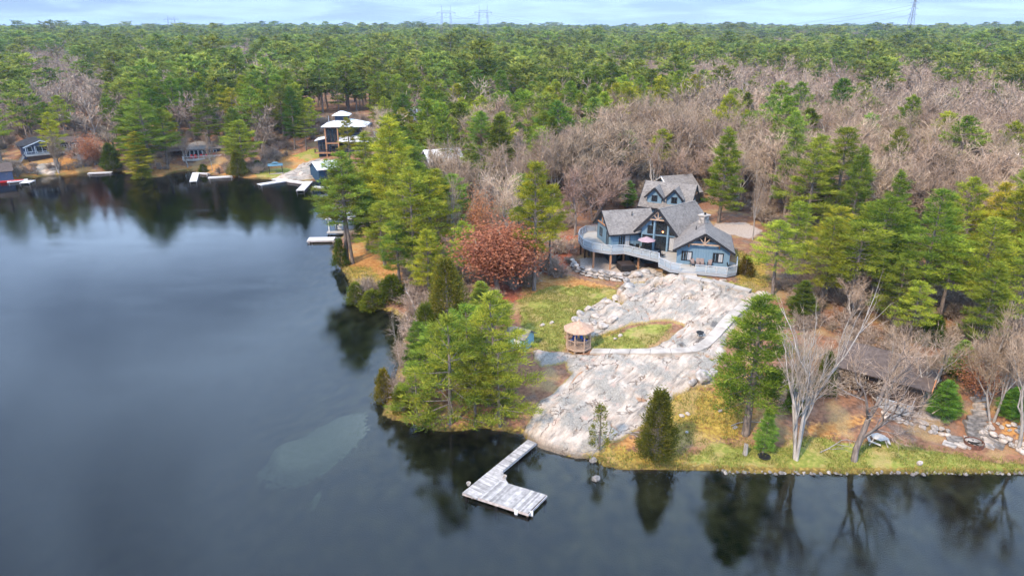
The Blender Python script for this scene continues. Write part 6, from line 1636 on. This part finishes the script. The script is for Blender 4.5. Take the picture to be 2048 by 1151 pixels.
# ------------------------------------------------------------------ single trees one can point at
gP, gB = 'pines around the main property', 'bare hardwoods around the main property'
T = [
 # point west of the house
 (HP[2], 706, 527, 298, 130, 'pine_tree', 'tall two-toned pine leaning over the water on the grassy point, right-hand trunk of a pair', BG),
 (HP[5], 694, 524, 330, 120, 'pine_tree', 'pine with bare grey lower trunk on the grassy point, left-hand trunk of a pair', BG),
 (HP[4], 868, 545, 348, 115, 'pine_tree', 'yellow-green pine with pale trunk beside the rust-leaved oak', YG),
 (HP[0], 832, 560, 330, 120, 'pine_tree', 'broad pine behind the grassy point, dark lower branches', LG),
 (HP[1], 788, 470, 228, 125, 'pine_tree', 'very tall olive pine behind the boat shelter', YG),
 (HP[3], 752, 445, 315, 90, 'pine_tree', 'slender pine beside the boat shelter roof', LG),
 (HP[0], 905, 470, 345, 90, 'pine_tree', 'shaggy pine standing among grey saplings', BG),
 (HP[1], 838, 455, 320, 100, 'pine_tree', 'light green pine rising behind the boat shelter', LG),
 (HP[4], 1068, 580, 318, 105, 'pine_tree', 'tall yellow-green pine at the edge of the lawn left of the deck', YG),
 (HP[5], 1100, 550, 365, 80, 'pine_tree', 'smaller pine beside the tall yellow-green pine by the deck', YG),
 (HP[3], 1002, 375, 226, 72, 'pine_tree', 'dense dark green conical pine in the bare woods', DG),
 (HP[1], 1085, 380, 250, 80, 'pine_tree', 'thin pine in the bare woods behind the rust oak', BG),
 (HP[0], 1040, 470, 345, 85, 'pine_tree', 'dull green pine behind the white-barked bare tree', BG),
 (HP[1], 735, 500, 380, 70, 'pine_tree', 'narrow pine right behind the twin pines on the point', DG),
 (HP[0], 770, 530, 400, 95, 'pine_tree', 'full pine in the middle of the grassy point', LG),
 (HP[4], 800, 575, 440, 90, 'pine_tree', 'pine above the low cedar thicket', BG),
 (HP[1], 855, 600, 455, 80, 'pine_tree', 'pine just above the large olive cedar', YG),
 (HP[2], 925, 575, 440, 85, 'pine_tree', 'loose-crowned pine between olive cedar and rust oak', LG),
 (HP[0], 815, 500, 300, 105, 'pine_tree', 'high leafy pine between the cove and the rust oak', LG),
 (HP[4], 875, 480, 335, 90, 'pine_tree', 'tall pine with open crown above the cove', YG),
 (HP[1], 740, 405, 260, 80, 'pine_tree', 'pine rising beside the boathouse roof', LG),
 (HP[0], 815, 400, 250, 90, 'pine_tree', 'dark pine on the slope above the cove', DG),
 (HP[4], 945, 410, 285, 70, 'pine_tree', 'lone pine among the bare trees above the cove', BG),
 (HP[3], 960, 640, 560, 60, 'pine_tree', 'young pine below the lamp post', BG),
 # cluster at the tip
 (HPX[0], 900, 846, 625, 220, 'pine_tree', 'wide flat-topped pine at the tip of the point beside the dock cove', (1.2, 1.25, .8)),
 (HPX[1], 975, 800, 582, 215, 'pine_tree', 'broad pine leaning toward the bare granite slope', (1.15, 1.1, .7)),
 (HPX[0], 935, 780, 605, 170, 'pine_tree', 'bushy pine in the heart of the point grove', BG),
 (HP[2], 862, 790, 650, 120, 'pine_tree', 'low spreading pine above the mossy bank of the point', BG),
 (HP[4], 990, 690, 578, 70, 'pine_tree', 'light pine next to the small blue shed', LG),
 (HPX[0], 1000, 852, 690, 150, 'pine_tree', 'squat bright green pine over the dock cove', LG),
 (HP[0], 842, 775, 640, 70, 'pine_tree', 'dark thin pine beside the dead grey tree', DG),
 (HPX[0], 835, 835, 735, 120, 'pine_tree', 'low flat pine at the mossy tip of the point', LG),
 (HP[2], 950, 850, 700, 105, 'pine_tree', 'bright low pine leaning over the dock cove bank', LG),
 (HP[5], 905, 745, 640, 120, 'pine_tree', 'broad pine in the middle of the point grove', BG),
 # big one on the right
 (HP[1], 1491, 868, 585, 185, 'pine_tree', 'full bright green pine beside the granite slope and the stump', (1.0, 1.25, .75)),
 (HP[3], 1525, 905, 815, 46, 'pine_sapling', 'small soft pine sapling next to the broken stump', (.8, 1.15, .9)),
 (HP[2], 1545, 590, 440, 115, 'pine_tree', 'rounded pine right of the house deck', LG),
 (HP[1], 1437, 445, 250, 85, 'pine_tree', 'upright pine beside the gravel drive behind the house', LG),
 (HP[3], 1485, 300, 182, 46, 'pine_tree', 'narrow dark pine poking out of the bare woods', DG),
 (HP[0], 1610, 490, 265, 110, 'pine_tree', 'big shaggy pine in front of the bare woods', BG),
 (HP[4], 1660, 480, 250, 115, 'pine_tree', 'tallest shaggy pine in front of the bare woods', BG),
 (HP[1], 1690, 510, 285, 80, 'pine_tree', 'dark sided pine tucked behind two shaggy pines', DG),
 (HP[0], 1745, 600, 390, 150, 'pine_tree', 'wide dusty green pine above the pale bare tree', BG),
 (HP[1], 1760, 540, 335, 75, 'pine_tree', 'dark pointed pine behind the dusty green pine', DG),
 (HP[4], 1826, 640, 372, 120, 'pine_tree', 'tall pine with dark bare trunk behind the brown cabin', BG),
 (HP[5], 1875, 650, 470, 120, 'pine_tree', 'spreading pine with leaning trunk behind the brown cabin', LG),
 (HP[2], 1905, 560, 352, 110, 'pine_tree', 'bright yellow-green round-topped pine among darker pines', YG),
 (HP[2], 1960, 560, 362, 110, 'pine_tree', 'golden pine next to the bright yellow-green one', (1.75, 1.25, .7)),
 (HP[4], 1935, 655, 430, 130, 'pine_tree', 'large layered pine above the gravel lane', LG),
 (HP[1], 1995, 600, 370, 120, 'pine_tree', 'tall dense pine beside the gravel lane', YG),
 (HP[0], 2045, 570, 290, 110, 'pine_tree', 'high pine at the edge of the bare woods by the lane', DG),
 (HP[5], 1690, 640, 440, 140, 'pine_tree', 'low wide pine between the house and the brown cabin', LG),
 (HP[4], 1640, 620, 430, 110, 'pine_tree', 'pine behind the tall pale bare tree', LG),
 (HP[3], 1600, 640, 560, 60, 'pine_tree', 'little pine under the tall pale bare tree', DG),
 (HP[0], 1780, 660, 520, 110, 'pine_tree', 'drooping pine shading the brown cabin roof', BG),
 (HP[4], 1580, 540, 400, 90, 'pine_tree', 'pine behind the rounded pine right of the deck', LG),
 (HP[0], 1720, 560, 400, 100, 'pine_tree', 'leafy pine left of the tall dark-trunked pine', LG),
 (HP[1], 1790, 580, 420, 80, 'pine_tree', 'tight pine between the dusty green pine and the dark-trunked pine', DG),
 (HP[4], 1860, 570, 400, 110, 'pine_tree', 'broad pine beside the bright round-topped one', LG),
 (HP[0], 2020, 680, 450, 120, 'pine_tree', 'large pine overhanging the gravel lane', LG),
 (HP[1], 1960, 700, 520, 90, 'pine_tree', 'pine above the slate steps', BG),
 (HP[2], 1810, 690, 560, 90, 'pine_tree', 'low-crowned pine behind the cabin ridge', LG),
 (HP[4], 1660, 560, 410, 95, 'pine_tree', 'shaggy pine below the two tallest ones', YG),
 (HP[3], 1885, 838, 760, 66, 'pine_sapling', 'soft young pine beside the stone terrace', (.8, 1.1, .8)),
 (HP[3], 1915, 760, 680, 60, 'pine_sapling', 'young pine beside the stone steps', (.75, 1.0, .7)),
 (HP[3], 2022, 838, 775, 60, 'pine_sapling', 'young dark pine above the round stone wall', (.65, 1.0, .7)),
 (HP[3], 1255, 415, 360, 40, 'pine_sapling', 'small dark spruce-like pine left of the garage', (.6, .95, .75)),
 # far shore
 (HP[0], 300, 345, 196, 100, 'pine_tree', 'big dense pine on the far shore between the two cottages', BG),
 (HP[1], 270, 330, 205, 75, 'pine_tree', 'dark pine hugging the big dense pine on the far shore', DG),
 (HP[2], 335, 335, 215, 75, 'pine_tree', 'pine left of the grey cottage with red chairs', BG),
 (HP[3], 283, 352, 262, 60, 'pine_tree', 'small yellow pine at the waterline of the far shore', YG),
 (HP[4], 490, 345, 238, 80, 'pine_tree', 'layered pine right of the grey cottage with red chairs', LG),
 (HP[3], 478, 300, 212, 45, 'pine_tree', 'dark narrow pine behind the layered pine', DG),
 (HP[1], 590, 298, 170, 48, 'pine_tree', 'dark tall pine left of the modern house', (.5, .75, .6)),
 (HP[2], 612, 300, 225, 50, 'pine_tree', 'thin-crowned pine beside the modern house', BG),
 (HP[4], 118, 335, 222, 50, 'pine_tree', 'yellowish pine in front of the navy cottage', YG),
 (HP[5], 5, 330, 205, 70, 'pine_tree', 'dark pine beside the navy cottage', BG),
 (HP[0], 700, 335, 232, 46, 'pine_tree', 'sparse pine in front of the modern house', YG),
 (HP[0], 420, 300, 190, 66, 'pine_tree', 'deep green pine behind the grey cottage', DG),
]
for i, (k, px, py, yt, wp, nm, lb, cl) in enumerate(T):
    put(k, px, py, yt, nm, lb, wp, group=gP if nm == 'pine_tree' else 'young pines', color=cl)
C_ = [(CE[0], 1311, 918, 768, 84, 'dense rounded cedar standing on the mossy shore', (1, 1, 1)),
      (CE[1], 1198, 902, 805, 52, 'thin see-through cedar at the foot of the granite slope', (1, 1, .9)),
      (CE[2], 897, 690, 505, 105, 'large olive cedar above the narrow shore', (1.25, 1.25, 1.1)),
      (CE[2], 855, 720, 600, 70, 'olive cedar below the larger olive cedar', (1.1, 1.2, 1)),
      (CE[3], 770, 800, 730, 48, 'rusty little cedar leaning out over the water', (1.4, 1.15, .9)),
      (CE[3], 803, 822, 770, 46, 'round dark cedar on the tip of the point', (.9, 1, .8)),
      (CE[3], 682, 532, 470, 36, 'dark cedar at the waterline beside the twin pines', (.75, 1, .8)),
      (CE[3], 713, 605, 560, 46, 'green cedar bush hanging over the shore', (.9, 1.1, .8)),
      (CE[3], 745, 615, 575, 60, 'low cedar thicket along the shore', (.9, 1.1, .8)),
      (CE[3], 785, 600, 545, 70, 'wide cedar bush behind the shore thicket', (.8, 1, .7)),
      (CE[0], 225, 340, 283, 40, 'rounded green cedar on the far shore beside a low dock', (.8, 1, .8)),
      (CE[3], 285, 355, 335, 40, 'yellow-green bush at the waterline of the far shore', (1.5, 1.5, 1)),
      (CE[0], 478, 352, 300, 40, 'olive cedar at the waterline beside the layered pine', (1.1, 1.2, 1)),
      (CE[3], 516, 340, 318, 26, 'small green cedar beside the layered pine', (.8, 1.1, .9)),
      (CE[3], 407, 345, 326, 22, 'small dark cedar below the red-chair cottage deck', (.6, .8, .7)),
      (CE[2], 1860, 690, 625, 60, 'dark evergreen shrub behind the brown cabin', (.5, .8, .6)),
      (CE[3], 1490, 550, 505, 40, 'leafless-looking olive shrub at the right end of the deck', (1.1, .9, .9)),
      (CE[2], 1645, 790, 700, 50, 'dark cedar behind the pale multi-stem tree', (.5, .7, .5)),
      (CE[2], 1590, 830, 700, 44, 'deep green cedar beside the bright pine', (.55, .85, .6))]
for k, px, py, yt, wp, lb, cl in C_: put(k, px, py, yt, 'cedar_tree', lb, wp, group='cedars along the shore', color=cl)

HB = mk_bare(911, bark='white_bark', h=17, spread=.42, first=.36, depth=4, kids=3, twig=4, trunks=4, up=.22, tw=.032, rk=.020)
HB2 = mk_bare(915, bark='bark', h=12, spread=.7, first=.36, depth=5, kids=3, twig=2, trunks=1, up=.26, tw=.03, rk=.019)
HB3 = mk_bare(925, bark='pale_bark', h=5, spread=.55, first=.22, depth=4, kids=4, twig=3, trunks=1, up=.35, tw=.022, rk=.012)
HB4 = mk_bare(931, bark='pale_bark', h=10, spread=.9, first=.72, depth=3, kids=7, twig=3, trunks=1, up=.05, tw=.022, rk=.009)
Bb = [(HB, 1592, 918, 515, 230, 'tall pale multi-stem bare tree on the right-hand shore lawn', (1.3, 1.33, 1.35)),
      (HB2, 1708, 921, 640, 240, 'grey bare tree with spreading limbs in front of the brown cabin', (1.1, 1.05, 1.05)),
      (BP_[0], 1018, 500, 322, 105, 'white-barked bare tree left of the yellow-green pine', (1.3, 1.25, 1.2)),
      (HB3, 835, 650, 560, 80, 'small white leafless tree on the narrow shore', (1.3, 1.2, 1.15)),
      (HB4, 803, 782, 608, 60, 'dead grey tree with short side branches over the water', (1.1, 1.05, 1.0)),
      (BP_[1], 905, 530, 330, 100, 'slim grey bare tree behind the shore pines', (1.1, 1.05, 1.05)),
      (BT[2], 970, 500, 345, 90, 'grey leafless tree above the small rust oak', (1, 1, 1)),
      (BP_[1], 1045, 545, 440, 50, 'short bare tree on the leaf slope beside the rust oak', (1.1, 1.1, 1.1)),
      (BT[1], 1150, 470, 330, 130, 'pinkish bare tree with drooping limbs left of the deck', (1.0, .88, .86)),
      (BT[3], 1185, 440, 300, 140, 'dense pink-grey bare thicket tree left of the garage', (1.0, .9, .88)),
      (BP_[2], 1985, 845, 590, 130, 'bare tree beside the stone steps on the right', (1.1, 1.05, 1.0)),
      (BP_[0], 2035, 900, 640, 120, 'leaning bare tree near the round stone wall', (1.1, 1.05, 1.0)),
      (BP_[2], 1640, 610, 500, 90, 'fine bare tree between pines right of the deck', (1.2, 1.15, 1.1)),
      (BP_[0], 1700, 660, 540, 80, 'pale leafless tree in front of the low wide pine', (1.2, 1.15, 1.1)),
      (BP_[1], 1505, 480, 300, 90, 'slim bare tree beside the gravel drive', (1.15, 1.1, 1.05)),
      (BT[4], 1350, 395, 280, 110, 'bare tree right behind the garage roof', (1.1, 1.0, .98)),
      (BP_[0], 1305, 405, 250, 70, 'thin bare tree left behind the garage roof', (1.1, 1.0, .98)),
      (BP_[2], 878, 385, 270, 80, 'grey bare tree in front of the white-roofed house above the cove', (1, .97, .95)),
      (BP_[0], 902, 395, 262, 80, 'tall bare tree beside the white-roofed house above the cove', (.95, .93, .9)),
      (BP_[1], 1765, 830, 640, 110, 'thin bare tree standing right before the brown cabin', (1.1, 1.05, 1)),
      (BP_[0], 1840, 815, 640, 110, 'bare tree at the corner of the brown cabin', (1.1, 1.05, 1)),
      (BP_[2], 118, 345, 260, 50, 'bare tree on the rocks below the navy cottage', (1, .95, .9)),
      (BP_[0], 375, 335, 262, 46, 'bare grey tree in front of the red-chair cottage', (1.1, 1.05, 1)),
      (BP_[1], 425, 342, 255, 46, 'thin bare tree at the red-chair cottage deck', (1.1, 1.05, 1))]
for k, px, py, yt, wp, lb, cl in Bb: put(k, px, py, yt, 'bare_tree', lb, wp, group=gB, color=cl)
put(OK_[0], 995, 583, 445, 'oak_tree', 'rust-brown leafy oak beside the lawn', 125)
put(OK_[1], 957, 520, 375, 'oak_tree', 'slender oak with a few rust leaves above the leafy oak', 62)
put(OK_[1], 1960, 800, 705, 'oak_tree', 'half-bare oak with orange leaves beside the stone steps', 100)
put(OK_[1], 190, 330, 265, 'oak_tree', 'rusty half-bare oak on the far shore', 60)

# ------------------------------------------------------------------ the woods
def inpoly(poly, X, Y): return poly_sd(np.array(poly, float), X, Y) > 0
r = 108.0; pts = []
rg = np.random.default_rng(5)
while r < 4600:
    s = (5.2 if r < 200 else 5.2 + (min(r, 300) - 200) * .038) + max(0, r - 300) / 80.0
    a = np.arange(-0.74, 0.74, s / r) + rg.uniform(0, s / r)
    rr = r + rg.uniform(-.45, .45, len(a)) * s; aa = a + rg.uniform(-.4, .4, len(a)) * s / r
    pts.append(np.stack([rr * np.sin(aa), rr * np.cos(aa)], 1)); r += s * .9
pts = np.concatenate(pts)
X, Y = pts[:, 0], pts[:, 1]
Zg = height(X, Y)
gx, gy = project(X, Y, Zg); cx_, cy_ = project(X, Y, Zg + 14)
ok = (Zg > 0.6) & (gx > -120) & (gx < 2170) & (-poly_sd(LAKE, X, Y) > 1.5)
CLEAR = [[(560, 440), (1160, 435), (1215, 415), (1235, 385), (1430, 405), (1540, 440), (1570, 480), (2200, 520), (2200, 1200), (560, 1200)],
         [(0, 300), (165, 292), (215, 300), (215, 350), (-20, 372), (-80, 340)], [(335, 310), (460, 302), (480, 345), (335, 350)],
         [(520, 320), (615, 290), (640, 262), (770, 270), (775, 400), (520, 365)], [(560, 300), (650, 270), (650, 310)],
         [(800, 355), (960, 340), (960, 400), (800, 410)], [(660, 380), (780, 400), (780, 480), (660, 480)],
         [(815, 243), (905, 238), (905, 268), (815, 275)], [(985, 240), (1060, 240), (1060, 268), (985, 268)], [(1105, 240), (1175, 235), (1175, 265), (1105, 265)],
         [(1245, 318), (1325, 318), (1325, 350), (1245, 352)], [(630, 225), (760, 225), (760, 330), (630, 330)]]
for c in CLEAR: ok &= ~inpoly(c, gx, gy)
PL = np.array(PLACED)
for i in np.nonzero(ok & (np.hypot(X, Y) < 260))[0]:
    if np.hypot(PL[:, 0] - X[i], PL[:, 1] - Y[i]).min() < 3.5: ok[i] = False
HARD = [([(1120, 400), (1130, 235), (1250, 190), (1400, 155), (1600, 130), (2048, 150), (2300, 150), (2300, 360), (2048, 340), (1850, 360), (1700, 330), (1560, 330), (1400, 350), (1250, 400)], .95),
        ([(-100, 95), (130, 92), (230, 130), (200, 165), (-100, 175)], .85), ([(330, 175), (560, 180), (720, 190), (690, 270), (540, 275), (430, 255), (330, 245)], .7),
        ([(1150, 100), (2200, 112), (2200, 155), (1300, 155)], .45), ([(880, 255), (1060, 230), (1140, 265), (1130, 420), (1000, 460), (880, 340)], .8),
        ([(-100, 175), (250, 165), (330, 240), (200, 290), (-100, 240)], .5)]
ph = np.full(len(X), .16)
for pl, v in reversed(HARD): ph[inpoly(pl, cx_, cy_)] = v
far_ = (np.hypot(X, Y) > 270) & (ph < .9); ph = np.where(far_ & (fbm(X / 95.0 + 31, Y / 150.0 + 7, 3) > .075), .85, ph)
ph = np.clip(ph + np.where(ph > .9, .25, 1.5) * fbm(X / 70.0 + 3, Y / 70.0, 3), .03, .97)
hard = rg.random(len(X)) < ph
dist = np.hypot(X, Y)
vis = ok & (gx > -40) & (gx < 2090)
n_p = 300 - len(T); n_b = 300 - len(Bb)
ip = [i for i in np.argsort(dist) if vis[i] and not hard[i]][:n_p]
ib = [i for i in np.argsort(dist) if vis[i] and hard[i]][:n_b]
def zone(px):
    for lim, tx in ((330, 'in the woods behind the navy cottage'), (600, 'in the woods behind the red-chair cottage'), (800, 'in the woods around the modern house'), (1130, 'in the woods above the cove'), (1560, 'in the woods behind the garage')):
        if px < lim: return tx
    return 'in the woods beyond the gravel drive'
PCOL = [YG, DG, BG, LG, (1, 1, .9), (.8, .95, .75)]
for i in ip:
    ci_ = rg.integers(6); hh_ = rg.uniform(11, 17.5)
    tree(MP[rg.integers(4)] if dist[i] > 150 else HP[rg.integers(6)], (X[i], Y[i], Zg[i] - .1), hh_, 'pine_tree', '%s %s pine %s' % ('tall' if hh_ > 14.2 else 'short', ('yellow-green', 'dark green', 'mid-green', 'light green', 'plain green', 'dull green')[ci_], zone(gx[i])), 'pines of the woods behind the shore',
         wide=rg.uniform(.85, 1.2), color=PCOL[ci_])
for i in ib:
    k = BT[rg.integers(8)] if rg.random() < .8 else BP_[rg.integers(3)]
    v = rg.uniform(.85, 1.15); hb_ = rg.uniform(10.5, 16)
    tree(k, (X[i], Y[i], Zg[i] - .1), hb_, 'bare_tree', '%s %s bare hardwood %s' % ('tall' if hb_ > 13.2 else 'short', 'pale grey' if v > 1.02 else 'brownish grey' if v > .93 else 'dark grey', zone(gx[i])), 'bare hardwoods of the woods behind the shore',
         wide=rg.uniform(1.05, 1.6), color=(v, v * .97, v * .92))
SRC = (X, Y, Zg); done = np.zeros(len(X), bool); done[ip] = True; done[ib] = True
rest = np.nonzero(ok & ~done)[0]

def scatter(name, label, ids, kinds, hmin, hmax, src=None, colors=None):
    """a wood nobody could count: copies of whole trees set on points"""
    col = bpy.data.collections.new(name + '_shapes')
    kinds = kinds * (2 if colors else 1)
    for q, k in enumerate(kinds):
        bm = bmesh.new(); bm.from_mesh(k.crown); nf = len(bm.faces); bm.from_mesh(k.trunk); bm.faces.ensure_lookup_table()
        for f in bm.faces[nf:]: f.material_index = 1
        me = bpy.data.meshes.new(name + '_shape'); bm.to_mesh(me); bm.free()
        me.materials.append(k.crown.materials[0]); me.materials.append(k.trunk.materials[0])
        if 'tint' not in me.attributes: vattr(me, 'tint', rg.random(len(me.vertices)))
        o = bpy.data.objects.new('%s_shape_%d' % (name, q), me); col.objects.link(o)
        if colors: o.color = (*colors[q % len(colors)], 1)
    n = len(ids); X, Y, Zg = src or SRC; dist = np.hypot(X, Y)
    me = bpy.data.meshes.new(name); me.vertices.add(n)
    me.vertices.foreach_set('co', np.stack([X[ids], Y[ids], Zg[ids] - .1], 1).astype(np.float32).ravel())
    gr = 1 + np.clip((dist[ids] - 500) / 2500, 0, .5)
    hh = rg.uniform(hmin, hmax, n) * gr * np.where(rg.random(n) < .06, 1.3, 1.0); vattr(me, 'sc', hh / np.mean([k.h for k in kinds]))
    vattr(me, 'wd', rg.uniform(1.0, 1.55, n) * (1 + np.clip((dist[ids] - 350) / 1500, 0, .9))); vattr(me, 'rz', rg.uniform(0, 6.283, n))
    a = me.attributes.new('pick', 'INT', 'POINT'); a.data.foreach_set('value', rg.integers(0, len(kinds), n).astype(np.int32))
    ob = link(name, me); tag(ob, label, kind='stuff')
    nt = bpy.data.node_groups.new(name, 'GeometryNodeTree')
    nt.interface.new_socket('Geometry', in_out='INPUT', socket_type='NodeSocketGeometry'); nt.interface.new_socket('Geometry', in_out='OUTPUT', socket_type='NodeSocketGeometry')
    N = nt.nodes.new; L = nt.links.new
    gi, go = N('NodeGroupInput'), N('NodeGroupOutput'); ci = N('GeometryNodeCollectionInfo'); ci.inputs['Collection'].default_value = col
    ci.inputs['Separate Children'].default_value = True; ci.inputs['Reset Children'].default_value = True
    ip_ = N('GeometryNodeInstanceOnPoints'); L(gi.outputs[0], ip_.inputs['Points']); L(ci.outputs[0], ip_.inputs['Instance']); ip_.inputs['Pick Instance'].default_value = True
    def at(nm, ty='FLOAT'):
        x = N('GeometryNodeInputNamedAttribute'); x.data_type = ty; x.inputs['Name'].default_value = nm; return x.outputs['Attribute']
    L(at('pick', 'INT'), ip_.inputs['Instance Index'])
    cz = N('ShaderNodeCombineXYZ'); L(at('rz'), cz.inputs[2]); L(cz.outputs[0], ip_.inputs['Rotation'])
    mu = N('ShaderNodeMath'); mu.operation = 'MULTIPLY'; L(at('sc'), mu.inputs[0]); L(at('wd'), mu.inputs[1])
    cs = N('ShaderNodeCombineXYZ'); L(mu.outputs[0], cs.inputs[0]); L(mu.outputs[0], cs.inputs[1]); L(at('sc'), cs.inputs[2]); L(cs.outputs[0], ip_.inputs['Scale'])
    L(ip_.outputs[0], go.inputs[0])
    md = ob.modifiers.new('trees', 'NODES'); md.node_group = nt
    return ob
# brush between the trunks
UB = [mk_bare(940 + i, h=2.6, spread=.8, first=.16, depth=3, kids=4, twig=3, trunks=3, up=.35, tw=.03, leafn=0) for i in range(2)]
ug = np.random.default_rng(77); n_ = 5200
bx_ = ug.uniform(-175, 150, n_ * 3); by_ = ug.uniform(52, 235, n_ * 3); bz_ = height(bx_, by_)
bpx, bpy_ = project(bx_, by_, bz_)
BCL = [[(1000, 600), (1140, 552), (1240, 560), (1300, 500), (1540, 480), (1560, 560), (1600, 700), (1600, 960), (1000, 960)], [(1140, 560), (1140, 440), (1400, 400), (1540, 450), (1540, 560)],
       [(1560, 800), (2200, 800), (2200, 960), (1560, 960)], [(650, 530), (720, 470), (800, 500), (780, 560), (700, 600)], [(500, 360), (640, 270), (770, 270), (770, 380), (560, 372)],
       [(0, 300), (150, 295), (150, 330), (0, 330)], [(340, 312), (450, 305), (450, 340), (340, 345)], [(755, 850), (760, 800), (860, 800), (1060, 800), (1060, 880)]]
bo = (bz_ > .45) & (bpx > -60) & (bpx < 2110) & (-poly_sd(LAKE, bx_, by_) > .8)
for c in BCL: bo &= ~inpoly(c, bpx, bpy_)
bi = np.nonzero(bo)[0][:n_]
scatter('undergrowth', 'leafless grey brush and saplings filling the ground between the trees', bi, UB, 1.2, 3.4, (bx_, by_, bz_))
# grass tufts on the lawns and mossy banks
gt = []
gg = np.random.default_rng(21)
for q in range(2):
    nb_ = 9; ps = gg.normal(size=(nb_, 3)) * np.array([.10, .10, 0]); dr_ = gg.normal(size=(nb_, 3)) * .35 + np.array([0, 0, 1.0])
    V_, T_, ti_ = leaves(gg, ps, dr_, gg.uniform(.10, .26, nb_), gg.uniform(.02, .045, nb_), gg.uniform(0, 1, nb_))
    kd = Kind.__new__(Kind); kd.crown = mesh_np('tuft', V_, tris=T_); vattr(kd.crown, 'tint', ti_); kd.crown.materials.append(MAT['grass'])
    kd.trunk = mesh_np('tuft_root', V_[:3], tris=T_[:1]); kd.trunk.materials.append(MAT['grass']); kd.h = .22; gt.append(kd)
gxs, gys = [], []
for pl, dens in ((LAWN[0], 26), (LAWN[1], 26), (LAWN[2], 26), (MOSS[0], 20), (MOSS[1], 24), (MOSS[5], 20), (MOSS[4], 14), (MOSS[2], 14)):
    q = np.array(Gp(pl)); lo = q.min(0); hi = q.max(0); hi[0] = min(hi[0], 60); m_ = int((hi - lo).prod() * dens)
    a_ = gg.uniform(lo[0], hi[0], m_); b_ = gg.uniform(lo[1], hi[1], m_); s_ = (poly_sd(q, a_, b_) > -.3 + gg.uniform(-.6, .6, m_)) & (fbm(a_ / 2.5, b_ / 2.5, 3) > -.12)
    gxs.append(a_[s_]); gys.append(b_[s_])
gxs = np.concatenate(gxs); gys = np.concatenate(gys); gzs = height(gxs, gys) + .07
scatter('grass', 'short straw and green grass on the lawns and mossy banks', np.nonzero((gzs > .2) & (poly_sd(ROCKXY[0], gxs, gys) < .2))[0], gt, .12, .34, (gxs, gys, gzs))
print('TUFTS', len(gxs))
scatter('pine_forest', 'unbroken green pine forest stretching to the horizon', rest[~hard[rest]], FP, 9.5, 21.0, colors=[(1.6, 1.45, .85), (1.25, 1.3, .9), (1.8, 1.5, .75), (1.45, 1.4, .9), (1.0, 1.1, .8), (1.5, 1.5, 1.0)])
scatter('hardwood_forest', 'leafless pinkish grey hardwood forest among the pines', rest[hard[rest]], FB, 10, 15.5)
print('TREES', len(ip), len(ib), len(rest), 'farthest', dist[ip].max(), dist[ib].max())
# ------------------------------------------------------------------ air
hz = MB().prism([(-10500, -700), (10500, -700), (10500, 9900), (-10500, 9900)], -60.0, 120.0)
hm, nt, out = newmat('haze')
pv = mk(nt, 'ShaderNodeVolumePrincipled'); pv.inputs['Color'].default_value = (0.50, 0.70, 1.0, 1); pv.inputs['Density'].default_value = 0.00008
nt.links.new(pv.outputs[0], out.inputs['Volume'])
o = hz.build('haze', hm); tag(o, 'thin blue air between the camera and the far woods', kind='stuff')
